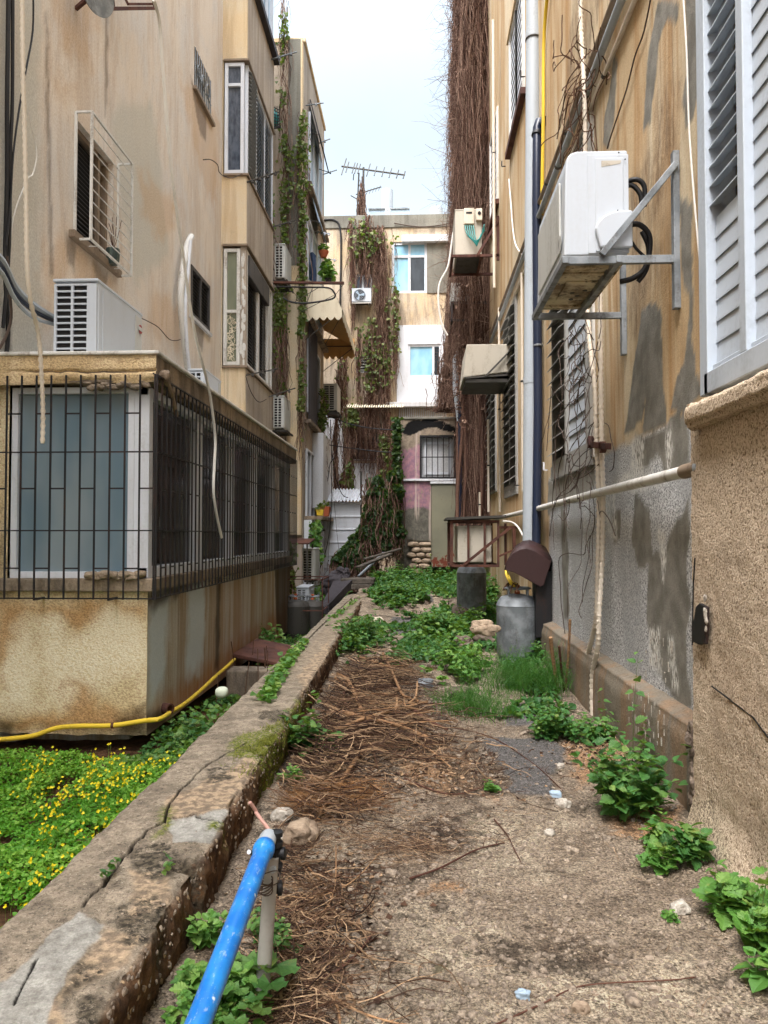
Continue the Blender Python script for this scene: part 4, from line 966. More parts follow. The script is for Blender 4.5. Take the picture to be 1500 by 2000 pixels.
def valance(name, P, Q, mat, hh=.2, dep=.07, k=5):
    P = V(P); Q = V(Q); d = (Q-P); n = 6*k; pts = [P+d*(i/n) for i in range(n+1)]; low = [p-V((0, 0, hh+dep*abs(math.sin(math.pi*i/6)))) for i, p in enumerate(pts)]
    nr = d.cross(V((0, 0, 1))).normalized()*.008; mb = MB(); vs = []; fs = []
    for s_ in (0, 1):
        for a, b in zip(pts, low): vs += [a+nr*s_, b+nr*s_]
    m = 2*(n+1)
    for i in range(n): fs += [(2*i, 2*i+1, 2*i+3, 2*i+2), (m+2*i, m+2*i+2, m+2*i+3, m+2*i+1), (2*i+1, m+2*i+1, m+2*i+3, 2*i+3)]
    mb.add([tuple(v) for v in vs], fs); return mb.build(name, M[mat], AW)
valance('valance', (X2+.02, Ya-.01, fr.z), (fr.x, Ya-.01, fr.z), 'cream', .2, .09, 5)
valance('valance', (X2+.02, Yb, fr.z), (fr.x, Yb, fr.z), 'backlit_fabric', .3, .1, 5)
valance('valance', (fr.x+.01, Ya, fr.z), (fr.x+.01, Yb, fr.z), 'cream', .2, .09, 8)
mb = MB()
for y in (Ya+.05, Yb-.05): mb.tube([(X2, y, fr.z-.0), (fr.x, y, fr.z)], .014, 6); mb.tube([(X2, y, fr.z-.8), (fr.x, y, fr.z-.02)], .012, 6)
mb.tube([(X2, Yb-.3, fr.z-.2), (fr.x, Ya+.3, fr.z)], .008, 6); mb.tube([(fr.x-.01, Ya, fr.z), (fr.x-.01, Yb, fr.z)], .014, 6); mb.build('awning_frame', M['darksteel'], AW)
# clothes rack: dark square frame with a U of black tube
CR = thing('clothes_rack', 'dark steel clothes rack arm with a curved black tube reaching over the alley', 'clothes rack', tuple(onY(530, 552, 18.6)))
mb = MB(); Yc = 18.45; P = lambda a, b, y=Yc: onY(a, b, y)
mb.bar(P(528, 552), P(672, 553), .09, .05); mb.build('beam', M['rust'], CR)
mb = MB(); mb.tube([P(540, 560), P(600, 561), P(640, 562), P(652, 570), P(654, 580), P(640, 586), P(600, 592), P(570, 590), P(553, 582)], .022, 8, spline=4); mb.build('curved_tube', M['iron'], CR)
mb = MB()
for a, b in (((610, 563), (596, 600)), ((652, 577), (590, 608)), ((670, 556), (656, 575)), ((625, 560), (575, 590))): mb.tube([P(*a), P(*b)], .008, 5)
mb.build('strut', M['darksteel'], CR)
# rods with pegs on facades
def rod(lab, a, b, X, pegs=5, mat='darksteel'):
    A = onX(a[0], a[1], X); dd = ray(b[0], b[1]); B = CAM_POS+dd*(A.y/dd.y); t = thing('clothesline_bracket', lab, 'bracket', tuple(A), 'clothesline arms on the left buildings')
    MB().bar(A, B, .035, .02).build('arm', M[mat], t); mb = MB()
    for k in range(pegs): p = A.lerp(B, (k+.7)/(pegs+.2)); mb.lathe(p-V((0, 0, .06)), [(.012, 0), (.03, .01), (.03, .03), (.01, .05), (.01, .1)], 8)
    mb.build('pulley', M[mat], t)
rod('long dark clothesline arm low on the white louvre bay, left buildings', (482, 356), (546, 335), XB+.01, 4)
rod('clothesline arm above the upper grey outdoor unit', (533, 443), (577, 430), X2-.3, 2)
rod('dark clothesline arm beneath the roller shutter bay', (480, 733), (543, 720), XB+.01, 3)
rod('short clothesline arm just above the lower grey outdoor unit', (525, 775), (577, 758), X2-.3, 2)
rod('pale clothesline arm high beside the ivy', (530, 116), (580, 101), XB+.02, 2, 'galv')
rod('thin arm sticking out towards the sky near the top of the ivy building', (597, 206), (632, 201), X2+.0, 1, 'galv')
rod('thin arm poking into the sky above the antenna side', (620, 281), (645, 271), X2, 1, 'galv')
rod('thin pale arm in the sky just above the end building roof', (627, 342), (658, 332), X2, 1, 'galv')
rod('white clothesline arm above the flower pots', (615, 452), (646, 457), X2, 4, 'white')
rod('white clothesline arm beside the red flower pot', (620, 503), (658, 508), X2, 4, 'white')
t = thing('flower_pot', 'red clay flower pot on a white arm of the ivy building', 'plant pot', tuple(onX(632, 503, X2+.3)))
p = onX(632, 503, X2+.3); mb = MB(); mb.lathe(p, [(.08, 0), (.14, .14), (.15, .18), (.13, .18), (.1, .12)], 14); mb.build('pot', M['terra'], t, smooth=.6)
def clump_leaves(mb, c, rad, n, size, shape='ovate', flat=.6, var=None, up=.5, sd=None):
    c = np.array(c); rad = np.array(rad)
    d = RN.normal(size=(n, 3)); d[:, 2] = np.abs(d[:, 2])*1.0; d /= np.linalg.norm(d, axis=1, keepdims=True)
    r = RN.rand(n, 1)**.45
    P = c+d*rad*r
    D = d*np.array([1, 1, .35])+RN.normal(size=(n, 3))*.35; D[:, 2] -= .1
    N = np.array([[0, 0, 1.0]])+RN.normal(size=(n, 3))*.45+d*up
    v = np.clip(.25+.5*r[:, 0]+RN.normal(size=n)*.2, 0, 1) if var is None else var
    leaves(mb, P, D, N, size*(.6+.7*RN.rand(n)), var=v, shape=shape)
    return P
mb = MB(); clump_leaves(mb, p+V((0, 0, .22)), (.12, .12, .14), 60, .09); mb.build('foliage', M['leaf'], t)
t = thing('hanging_plant', 'bright green leafy plant hanging below the white arm with the red pot', 'plant', tuple(onX(640, 540, X2+.35)))
p = onX(641, 520, X2+.4); mb = MB(); clump_leaves(mb, p-V((0, 0, .35)), (.16, .35, .5), 260, .13, up=.2); mb.build('foliage', M['leafbright'], t)
mb = MB(); mb.lathe(p-V((0, 0, .5)), [(.06, 0), (.1, .12), (.1, .14)], 10); mb.build('pot', M['tarp'], t)
t = thing('laundry', 'dark blue cloth hung out beside the parapet of the ivy building', 'laundry', tuple(onX(612, 505, X2+.12)))
p = onX(612, 492, X2+.12)
def cloth(U, W): return np.stack([p.x+.06*np.sin(U*14)+.04*fbm(U*4, W*4), p.y+U, p.z-W-.1*np.abs(np.sin(U*6))], -1)
grid('cloth', lines(-.25, .35, .03), lines(0, .8, .05), cloth, painted('laundry_cloth', C(52, 66, 92), .9, C(30, 36, 50), .6), t)
for i, (a, b, col) in enumerate(((608, 935, 'terra'), (600, 940, 'yellow'))):
    p = onX(a+8, b+8, X2+.42); t = thing('flower_pot', ['square terracotta pot on the shelf above the white ground floor wall', 'small yellow pot beside the terracotta pot on the shelf'][i], 'plant pot', tuple(p))
    p = V((X2+.36, 20.55+(.9 if i == 0 else 0), 2.12)); t.location = p; t['_loc'] = tuple(p)
    mb = MB(); s_ = .17 if i == 0 else .1; mb.hexa([(p.x-s_*.8, p.y-s_*.8, p.z), (p.x+s_*.8, p.y-s_*.8, p.z), (p.x+s_*.8, p.y+s_*.8, p.z), (p.x-s_*.8, p.y+s_*.8, p.z), (p.x-s_, p.y-s_, p.z+s_*1.6), (p.x+s_, p.y-s_, p.z+s_*1.6), (p.x+s_, p.y+s_, p.z+s_*1.6), (p.x-s_, p.y+s_, p.z+s_*1.6)]); mb.build('pot', M[col], t, bevel=.01)
    mb = MB(); clump_leaves(mb, p+V((0, 0, s_*1.7)), (.12, .12, .15), 40, .08); mb.build('foliage', M['leafolive'], t)
# outdoor unit seen side-on above the ivy
A = onX(630, 805, X2+.1)
ac_unit('air_conditioner', 'weathered outdoor unit with dark side standing out above the white parapet', (X2+.18, 22.6, onY(632, 803, 22.6).z), (0, 1.0, 0), (.42, 0, 0), .82, 'acbeige', g_ac, plain=True)
x0 = X2; zz = onY(632, 803, 22.6).z-.05
bracket('wall_bracket', 'bracket under the weathered unit above the white parapet', [((x0, 22.65, zz), (x0+.66, 22.65, zz)), ((x0, 23.5, zz), (x0+.66, 23.5, zz)), ((x0+.64, 22.6, zz), (x0+.64, 23.55, zz)), ((x0+.03, 22.65, zz+.6), (x0+.6, 22.65, zz+.02))], .035, 'darksteel', 'brackets carrying outdoor units')
# lower clutter on the left: units, canopy, cylinders
t = thing('canopy', 'small rusty metal canopy under the end of the barred balcony', 'canopy', (X2, 17.5, 1.5))
A = onY(553, 1063, 17.5); B = onY(606, 1060, 17.5); mb = MB(); mb.hexa([(A.x, 17.3, A.z), (B.x, 17.3, A.z), (B.x, 18.3, A.z+.1), (A.x, 18.3, A.z+.1), (A.x, 17.3, A.z+.03), (B.x, 17.3, A.z+.03), (B.x, 18.3, A.z+.13), (A.x, 18.3, A.z+.13)]); mb.build('sheet', M['rust'], t)
mb = MB()
for x in (A.x+.05, B.x-.05):
    for y in (17.35, 18.25): mb.bar((x, y, .2), (x, y, A.z), .035)
mb.build('post', M['darksteel'], t)
A = onY(590, 1135, 18.2); ac_unit('air_conditioner', 'grey outdoor unit low in the shade beneath the rusty canopy', (A.x, 18.2, A.z), (0, .9, 0), (.3, 0, 0), .78, 'acgrey', g_ac)
A = onY(577, 1185, 15.6); ac_unit('air_conditioner', 'half hidden white outdoor unit behind the paired gas cylinders', (A.x, 15.7, A.z-.1), (0, .8, 0), (.26, 0, 0), .5, 'acwhite', g_ac)
A = onY(622, 1035, 22.0); ac_unit('air_conditioner', 'narrow white outdoor unit at the corner of the corrugated fence', (A.x, 22.2, A.z), (0, .8, 0), (.16, 0, 0), .6, 'acwhite', g_ac)
def cylinder(label, x, y, z, r, h, mat, group='gas cylinders', legs=True):
    t = thing('gas_cylinder', label, 'gas cylinder', (x, y, z), group)
    mb = MB(); mb.lathe((x, y, z), [(r*.86, 0), (r*.9, .03), (r*.9, .08), (r*.97, .1), (r, .14), (r, h*.82), (r*1.012, h*.825), (r*1.012, h*.835), (r*.995, h*.84), (r*.93, h*.90), (r*.78, h*.955), (r*.5, h*.985), (.05, h)], 36); mb.build('tank', M[mat], t, smooth=.5)
    mb = MB()
    mb.tube([V((x+r*.62*math.cos(a), y+r*.62*math.sin(a), z+h+.07)) for a in np.linspace(0.4, 5.9, 20)], .014, 6)
    for a in (.6, 2.2, 3.9, 5.5): mb.tube([V((x+r*.62*math.cos(a), y+r*.62*math.sin(a), z+h*.93)), V((x+r*.62*math.cos(a), y+r*.62*math.sin(a), z+h+.07))], .014, 6)
    mb.build('handle', M['galv'], t)
    mb = MB(); mb.lathe((x, y, z+h-.01), [(.035, 0), (.035, .04), (.02, .05), (.02, .09), (.035, .1), (.03, .12)], 12); mb.tube([(x, y, z+h+.05), (x+.06, y-.03, z+h+.06)], .014, 8); mb.build('valve', M['terra'], t, smooth=.6)
    return t
gd = painted('gas_grey', C(66, 64, 60), .6, C(40, 34, 30), .8); M['gasd'] = gd
A = onY(577, 1240, 14.9); cylinder('dark grimy gas cylinder at the left, nearest of the pair by the barred balcony', A.x-.0, 14.9, gl(A.x, 14.9)-.0, .27, .75, 'gasd')
cylinder('second dark gas cylinder, just behind the nearest one of the pair', A.x+.28, 15.3, float(gl(A.x+.25, 15.3)), .22, .72, 'gasd')
cylinder('small grey gas cylinder with dark cap standing by the white wall', onY(608, 1180, 19.5).x, 19.5, onY(608, 1185, 19.5).z-.1, .24, .5, 'galv')
cylinder('tall blue grey gas cylinder below the corrugated fence', onY(647, 1150, 20.5).x, 20.5, onY(647, 1175, 20.5).z-.15, .2, .75, 'galv')
t = thing('wire_cage', 'rusty wire cage around the paired gas cylinders', 'cage', (A.x, 15, -.3)); mb = MB()
for z in (.15, .75):
    pts = [(A.x-.3, 14.7, z), (A.x+.55, 14.7, z), (A.x+.55, 15.7, z), (A.x-.3, 15.7, z)]
    for i in range(4): mb.bar(pts[i], pts[(i+1) % 4], .02)
for p_ in ((A.x-.3, 14.7), (A.x+.55, 14.7), (A.x+.55, 15.7), (A.x-.3, 15.7)): mb.bar((p_[0], p_[1], -.35), (p_[0], p_[1], .75), .02)
mb.build('cage_frame', M['rust'], t)

# ------------------------------------------------------------------ end building across the alley
YEND = 28.0; FE2 = FY(YEND)
EB = thing('apartment_building', 'flat roofed building closing the alley with stained ochre walls and hanging vines', 'building', (0, YEND, 0))
def eR(x0, y0, x1, y1): a = pY(x0, y0, YEND); b = pY(x1, y1, YEND); return (a[0], b[0], b[1], a[1])
ztop = onY(750, 422, YEND).z
hs_ = [eR(765, 473, 834, 572), eR(690, 536, 727, 580), eR(797, 673, 862, 737), eR(685, 848, 745, 900), eR(696, 694, 728, 728)]
def ew(U, W): return np.stack([U, YEND+.03*fbm(U*.8, W*.8, 0, 3, 3), W], -1)
grid('wall', lines(-9, 9, .2, [h[0] for h in hs_]+[h[1] for h in hs_]), lines(-.8, ztop, .2, [h[2] for h in hs_]+[h[3] for h in hs_]), ew, M['pl_end'], EB, hole=hs_)
mb = MB(); reveals(mb, FE2, hs_, .25); mb.box(-9, 9, YEND+.4, YEND+9, -.8, ztop-.02); mb.build('wall', M['pl_end'], EB)
mb = MB(); mb.box(-9.02, 9.02, YEND-.05, YEND+.3, ztop-.45, ztop+.03); mb.build('parapet', M['cement'], EB, bevel=.02)
a = eR(785, 463, 884, 475); mb = MB(); mb.fb(FE2, a[0], a[1]+.4, a[2], a[3], 0, .22); mb.build('lintel', M['pl_white'], EB, bevel=.02)
a = eR(834, 475, 892, 572); mb = MB(); mb.fb(FE2, a[0], a[1]+.4, a[2], a[3], .0, .03); mb.build('grey_panel', M['cement'], EB)
a = eR(775, 636, 905, 795); mb = MB(); a1 = eR(797, 673, 862, 737)
mb.fb(FE2, a[0], a1[0], a[2], a[3], .01, .04); mb.fb(FE2, a1[1], a[1]+.3, a[2], a[3], .01, .04); mb.fb(FE2, a1[0], a1[1], a1[3], a[3], .01, .04); mb.fb(FE2, a1[0], a1[1], a[2], a1[2], .01, .04); mb.build('white_panel', M['white'], EB)
a = eR(755, 788, 905, 796); mb = MB(); mb.fb(FE2, a[0], a[1]+.3, a[2], a[3], 0, .3); mb.build('ledge', M['pl_white'], EB, bevel=.01)
a = eR(780, 797, 870, 812); mb = MB()
for i in range(24): u = a[0]+(a[1]-a[0])*i/23; mb.fb(FE2, u, u+.03, a[2]-.3, a[3], .02, .06)
mb.build('railing_blocks', M['pl_white'], EB)
h = hs_[0]; o = window(EB, FE2, *h, 'gblue', 'white', -.08, .09, mv=(.5,), mh=(.72,))
mb = MB(); mb.fb(FE2, h[0]+(h[1]-h[0])*.52, h[1]-.1, h[2]+.1, h[2]+(h[3]-h[2])*.70, -.075, -.06); mb.build('open_sash', M['gdark'], o)
h = hs_[1]; window(EB, FE2, *h, 'curtain', 'white', -.08, .07, mv=(.5,))
h = hs_[2]; o = window(EB, FE2, *h, 'gblue', 'white', -.05, .08, mv=(.76,))
mb = MB(); mb.fb(FE2, h[0]+(h[1]-h[0])*.77, h[1]-.08, h[2]+.1, h[3]-.1, -.045, -.03); mb.build('open_sash', M['gdark'], o)
h = hs_[3]; o = window(EB, FE2, *h, 'ggrey', 'whitedirty', -.1, .06, mv=(.6,), mh=(.7,))
mb = MB()
for i in range(9): u = h[0]-.1+(h[1]-h[0]+.2)*i/8; mb.bar((u, YEND-.12, h[2]-.1), (u, YEND-.12, h[3]+.1), .02)
for z in (h[2], h[3]): mb.bar((h[0]-.1, YEND-.12, z), (h[1]+.1, YEND-.12, z), .02)
mb.build('window_grille', M['rust'], o)
h = hs_[4]; o = window(EB, FE2, *h, 'darkroom', 'white', -.08, .06)
mb = MB(); louvre(mb, FE2, h[0]+.06, h[1]-.06, h[2]+.06, h[3]-.06, -.04, .09, .08, .8); mb.build('shutter', M['whitedirty'], o)
mb = MB(); a = eR(672, 795, 790, 802)
for i in range(26): u = a[0]+(a[1]-a[0])*i/26; mb.hexa([(u, YEND-.7, a[2]), (u+.05, YEND-.7, a[2]), (u+.05, YEND, a[3]+.1), (u, YEND, a[3]+.1), (u, YEND-.7, a[2]+.03), (u+.05, YEND-.7, a[2]+.03), (u+.05, YEND, a[3]+.13), (u, YEND, a[3]+.13)])
mb.build('corrugated_canopy', M['cream'], EB)
a = eR(690, 905, 740, 968); mb = MB(); mb.fb(FE2, a[0]-.2, a[1]+.3, a[2], a[3], 0, .04); mb.build('white_patch', M['pl_white'], EB)
a = eR(630, 790, 660, 985); mb = MB(); mb.fb(FE2, a[0]-1, a[1]+.2, a[2], a[3], 0, .05); mb.build('white_patch', M['pl_white'], EB)
p = onY(687, 590, YEND-.5); q = onY(725, 562, YEND-.5)
ac_unit('air_conditioner', 'white outdoor unit with round dark fan under a small window of the end building', (p.x, YEND-.15, p.z), (q.x-p.x, 0, 0), (0, -.32, 0), q.z-p.z, 'acwhite', g_ac, grille_on='none', fan=((.28, .325, (q.z-p.z)*.5), .21, (0, -1, 0)), plain=True)
bracket('wall_bracket', 'thin bracket under the white outdoor unit with round fan', [((p.x+.1, YEND, p.z-.03), (p.x+.1, YEND-.5, p.z-.03)), ((q.x-.1, YEND, p.z-.03), (q.x-.1, YEND-.5, p.z-.03)), ((p.x, YEND-.48, p.z-.03), (q.x, YEND-.48, p.z-.03))], .03, 'whitedirty', 'brackets carrying outdoor units')
# rooftop water tanks, panels, antennas
for i, (xc, yt, w_, lab) in enumerate(((756, 373, 24, 'tall white cylindrical water tank on the roof of the end building'), (852, 408, 26, 'small white water tank showing just above the roof edge on the right'))):
    c = onY(xc, 422, YEND+2.2); r_ = w_/2*(YEND+2.2)/1500; ht = onY(xc, yt, YEND+2.2).z-(ztop+.3)
    t = thing('water_tank', lab, 'water tank', (c.x, YEND+2.2, ztop)); mb = MB(); mb.lathe((c.x, YEND+2.2, ztop+.0), [(r_, 0), (r_, ht+.25), (r_*.96, ht+.32), (r_*.3, ht+.36), (.02, ht+.37)], 28); mb.build('tank', M['pvc'], t, smooth=.5)
    mb = MB(); mb.tube([(c.x+.1, YEND+2.2-r_-.03, ztop), (c.x+.1, YEND+2.2-r_-.03, ztop+ht*.6), (c.x+.02, YEND+2.2-r_+.02, ztop+ht*.65)], .025, 6, spline=3); mb.build('pipe', M['whitedirty'], t)
for i, (x0, x1, yt) in enumerate(((720, 752, 411), (763, 800, 410))):
    A = onY(x0, yt, YEND+1.4); B = onY(x1, yt, YEND+1.4)
    t = thing('solar_panel', ['solar panel back on the roof left of the tall water tank', 'solar panel back on the roof right of the tall water tank'][i], 'solar panel', (A.x, YEND+1.4, ztop)); mb = MB(); mb.hexa([(A.x, YEND+1.2, ztop-.3), (B.x, YEND+1.2, ztop-.3), (B.x, YEND+2, ztop-.3), (A.x, YEND+2, ztop-.3), (A.x, YEND+1.3, A.z), (B.x, YEND+1.3, A.z), (B.x, YEND+1.36, A.z), (A.x, YEND+1.36, A.z)]); mb.build('panel', M['bluew'], t)
    mb = MB(); mb.bar((A.x, YEND+1.28, A.z), (B.x, YEND+1.28, A.z), .05); mb.build('panel_rim', M['galv'], t)
AN = thing('antenna', 'long horizontal television antenna on a mast above the end building roof', 'antenna', (onY(709, 422, YEND+.3).x, YEND+.3, ztop))
Y_ = YEND+.3; P = lambda a, b, dy=0: onY(a, b, Y_+dy)
mb = MB(); mb.tube([P(709, 424), P(710, 327)], .04, 6); mb.build('mast', M['darksteel'], AN)
mb = MB(); mb.tube([P(667, 325), P(791, 342)], .035, 5); mb.build('boom', M['darksteel'], AN)
mb = MB()
for x, l in ((671, 16), (678, 10), (690, 10), (695, 10), (701, 9), (719, 12), (733, 9), (748, 9), (762, 9), (776, 8), (789, 7)):
    y = 325+(x-667)*.137; mb.tube([P(x-l*.25, y+l, -.3), P(x+l*.35, y-l, .3)], .024, 4)
mb.build('element', M['darksteel'], AN)
A2 = thing('antenna', 'smaller tilted antenna tangled with dry vine below the long one', 'antenna', (onY(700, 422, YEND+.3).x, YEND+.3, ztop))
mb = MB(); mb.tube([P(697, 424), P(701, 338)], .03, 6); mb.tube([P(703, 424), P(697, 400)], .02, 5); mb.build('mast', M['darksteel'], A2)
mb = MB(); mb.tube([P(695, 380), P(745, 365)], .022, 5); mb.tube([P(690, 352), P(691, 340)], .02, 5); mb.tube([P(685, 382), P(703, 392)], .02, 5); mb.build('boom', M['darksteel'], A2)
mb = MB()
for k in range(7): x = 705+k*6; mb.tube([P(x-2, 379-k*1.9+5), P(x+2, 379-k*1.9-5)], .01, 4)
mb.build('element', M['darksteel'], A2)
# corrugated white fence and its roof sheet
a = onY(622, 1110, 22.6); b = onY(705, 980, 22.6)
t = thing('metal_fence', 'white corrugated metal fence with broad horizontal ribs at the end of the left passage', 'fence', (a.x, 22.6, 0))
prof = []; z = a.z-.3
while z < b.z: prof += [(z, 0), (z+.27, .0), (z+.29, -.025), (z+.33, -.025), (z+.35, 0)]; z += .38
vs = []; fs = []
for zz_, dy in prof: vs += [(a.x-.5, 22.6+dy, zz_), (b.x, 22.6+dy, zz_)]
for i in range(len(prof)-1): fs.append((2*i, 2*i+1, 2*i+3, 2*i+2))
mb = MB(); mb.add(vs, fs); so_ = mb.build('sheet', M['white'], t); sm = so_.modifiers.new('thick', 'SOLIDIFY'); sm.thickness = .01
mb = MB(); mb.bar((b.x, 22.62, -.2), (b.x, 22.62, b.z+.9), .05); mb.build('post', M['darksteel'], t)
t = thing('roof_sheet', 'light translucent corrugated roof sheet above the white fence', 'roof sheet', (a.x, 23, b.z))
vs = []; fs = []; n = 60
for i in range(n+1):
    x = a.x+(b.x-a.x)*i/n; dz = .03*math.sin(i*1.3); vs += [(x, 22.4, b.z+.02+dz), (x, 23.8, b.z+.45+dz)]
for i in range(n): fs.append((2*i, 2*i+2, 2*i+3, 2*i+1))
mb = MB(); mb.add(vs, fs); so_ = mb.build('sheet', M['white'], t); sm = so_.modifiers.new('thick', 'SOLIDIFY'); sm.thickness = .008
mb = MB(); mb.bar((a.x, 23.7, b.z+.36), (b.x, 23.7, b.z+.36), .06); mb.build('rail', M['tarp'], t)

# ------------------------------------------------------------------ outbuilding at the end of the alley on the right
YS_ = 20.5; FSH = FY(YS_)
SH = thing('outbuilding', 'small plastered outbuilding with faded pink paint, black tar smear and a barred window', 'outbuilding', (.3, YS_, 0))
sR = lambda x0, y0, x1, y1: (lambda a, b: (a[0], b[0], b[1], a[1]))(pY(x0, y0, YS_), pY(x1, y1, YS_))
hw = sR(822, 853, 888, 933); xl_ = onY(781, 900, YS_).x; zt_ = onY(800, 819, YS_).z
T2 = lambda pts: [pY(a, b, YS_) for a, b in pts]
mR = [T2([(778, 880), (822, 870), (822, 935), (868, 945), (868, 1002), (840, 1005), (778, 1000)])]
mG = [T2([(770, 1000), (800, 995), (830, 992), (850, 1005), (850, 1130), (770, 1130)])]
mB = [T2([(782, 845), (795, 826), (815, 819), (850, 818), (866, 822), (892, 838), (893, 846), (870, 842), (850, 836), (830, 838), (800, 851), (790, 850)])]
mA = [T2([(893, 880), (925, 870), (925, 935), (893, 935)])]
def shf(U, W):
    z = .02*fbm(U*3, W*3, 0, 3, 3); br = polymask(U, W, T2([(798, 1056), (845, 1060), (845, 1118), (795, 1118)]), .02, .05); return np.stack([U-.12*sstep(onY(780, 996, YS_).z+.02, onY(780, 1000, YS_).z-.05, W)*sstep(xl_+.3, xl_, U), YS_+z+.06*br, W], -1)
grid('wall', lines(xl_, 1.6, .03, hw[:2]), lines(-.2, zt_, .03, hw[2:]), shf, M['shed'], SH, hole=[hw], masks=lambda U, W: np.stack([mx(U, W, mR, soft=.03, wob=.08), mx(U, W, mG, soft=.03, wob=.08), mx(U, W, mB, soft=.01, wob=.05, wf=9), mx(U, W, mA, soft=.1, wob=.1)], -1))
mb = MB(); mb.box(xl_, 1.6, YS_+.2, 24, -.2, zt_-.01); mb.build('wall', M['pl_end'], SH)
mb = MB(); mb.box(xl_-.02, 1.62, YS_-.03, 24.05, zt_, zt_+.06); mb.build('roof', M['cement'], SH, bevel=.01)
mb = MB(); z_ = onY(800, 937, YS_).z; mb.box(xl_-.02, 1.6, YS_-.07, YS_+.02, z_-.04, z_+.02); mb.build('ledge', M['pl_white'], SH, bevel=.01)
o = MB().fb(FSH, *hw, -.2, -.19).build('window', M['pl_white'], SH)
mb = MB(); frame4(mb, FSH, hw[0]+.1, hw[1]-.1, hw[2]+.1, hw[3]-.12, -.19, -.15, .06); mb.build('frame', M['white'], o)
mb = MB(); frame4(mb, FSH, hw[0]-.03, hw[1]+.04, hw[2]-.03, hw[3]+.04, -.19, .01, .05); mb.build('tar_edge', M['black'], o)
mb = MB()
for i in range(1, 6): u = hw[0]+(hw[1]-hw[0])*i/6; mb.bar((u, YS_-.02, hw[2]), (u, YS_-.02, hw[3]), .022)
mb.bar((hw[0], YS_-.02, (hw[2]+hw[3])/2), (hw[1], YS_-.02, (hw[2]+hw[3])/2), .025); mb.build('bar', M['iron'], o)
mb = MB(); b0 = sR(797, 1058, 843, 1118)
rowz = b0[3]; ri = 0
while rowz > b0[2]:
    x = b0[0]+(ri % 2)*.12+R.uniform(-.03, .05)
    while x < b0[1]-.08:
        w_ = R.uniform(.2, .34); mb.rock((x+w_/2, YS_-.0, rowz-.07), (w_, .16, .12), ri*9+int(x*9), 2, .2); x += w_+.02
    rowz -= .145; ri += 1
mb.build('exposed_stone', stone('exposed_brick', C(176, 158, 136), C(120, 104, 88), 9), SH)
t = thing('metal_cabinet', 'tall olive painted metal cabinet with rusty bottom edge in front of the pink outbuilding', 'cabinet', (.6, 19.6, 0))
a = pY(843, 1108, 19.6); b = pY(918, 945, 19.6)
mb = MB(); mb.box(a[0], a[0]+.8, 19.6, 20.3, a[1], b[1]); mb.build('body', M['olive'], t, bevel=.015)
mb = MB(); mb.box(a[0]-.03, a[0]+.84, 19.56, 20.34, b[1], b[1]+.06); mb.build('top', M['pl_white'], t, bevel=.01)
mb = MB(); mb.box(a[0]+.1, a[0]+.8, 19.75, 20.3, a[1]-.6, a[1]); mb.build('plinth', M['concgrey'], t)
# ------------------------------------------------------------------ right building
XR = 1.65; FR = FXR(XR); ZD = 2.32
RB = thing('apartment_building', 'ochre stained apartment block on the right with grey cement patches and louvred shutters', 'building', (XR, 8, 0))
hR = [(7.25, 9.3, 2.42, 5.6), (12.6, 14.45, 2.42, 5.6), (15.9, 17.6, 2.5, 5.2), (11.55, 13.4, 8.35, 10.3), (15.4, 17.0, 8.35, 10.3), (2.2, 4.34, 2.5, 6.4)]
PR = lambda pts: [pX(a, b, XR) for a, b in pts]
cem = [PR([(1335, -20), (1365, -20), (1366, 180), (1355, 235), (1340, 250), (1332, 200), (1340, 100)]), PR([(1285, -10), (1325, 0), (1322, 40), (1300, 40), (1283, 120), (1275, 200), (1270, 245), (1256, 250), (1258, 190), (1268, 110), (1276, 40)]), PR([(1200, 110), (1208, 112), (1200, 190), (1196, 240), (1190, 290), (1176, 290), (1180, 230), (1192, 170)]),
       PR([(1320, 380), (1352, 390), (1350, 560), (1356, 740), (1375, 760), (1340, 820), (1310, 800), (1320, 740), (1338, 700), (1345, 600)]), PR([(1255, 600), (1290, 600), (1290, 700), (1298, 760), (1300, 830), (1258, 850), (1260, 780), (1255, 830), (1220, 850), (1235, 720)]), PR([(1240, 860), (1270, 845), (1300, 830), (1312, 810), (1345, 800), (1345, 920), (1300, 920), (1290, 890), (1250, 920), (1238, 890)]),
       PR([(1240, 960), (1270, 1000), (1275, 1100), (1250, 1110), (1235, 1060)]), PR([(1265, 1090), (1300, 1080), (1345, 960), (1345, 1390), (1320, 1370), (1280, 1290), (1262, 1200)]), PR([(1095, 1000), (1108, 1000), (1112, 1200), (1100, 1210)]), PR([(1190, 1000), (1212, 1000), (1210, 1040), (1200, 1060)]), PR([(1070, 940), (1160, 905), (1165, 950), (1070, 1010)])]
drk = [PR([(1290, 160), (1330, 150), (1325, 300), (1300, 400), (1250, 480), (1220, 560), (1215, 400), (1270, 280)]), PR([(1215, 540), (1300, 480), (1260, 620), (1220, 680)]), PR([(1120, -20), (1180, -20), (1150, 120), (1110, 300), (1095, 320)]), PR([(1345, 1000), (1330, 1380), (1300, 1380), (1320, 1000)])]
drip = [PR([(1300, 850), (1308, 835), (1312, 880), (1308, 930), (1300, 930)]), PR([(1282, 1020), (1300, 1040), (1302, 1100), (1296, 1150), (1286, 1060)]), PR([(1230, 860), (1260, 850), (1255, 920), (1300, 940), (1250, 960), (1190, 955), (1230, 920)]), PR([(1305, 1240), (1315, 1250), (1325, 1360), (1312, 1350)]), PR([(1268, 1220), (1290, 1230), (1292, 1320), (1270, 1300)]), PR([(1180, 960), (1200, 960), (1205, 1060), (1185, 1040)])]
def rw(U, W): return np.stack([XR+.008*fbm(U*2, W*2, 0, 3, 4), U, W], -1)
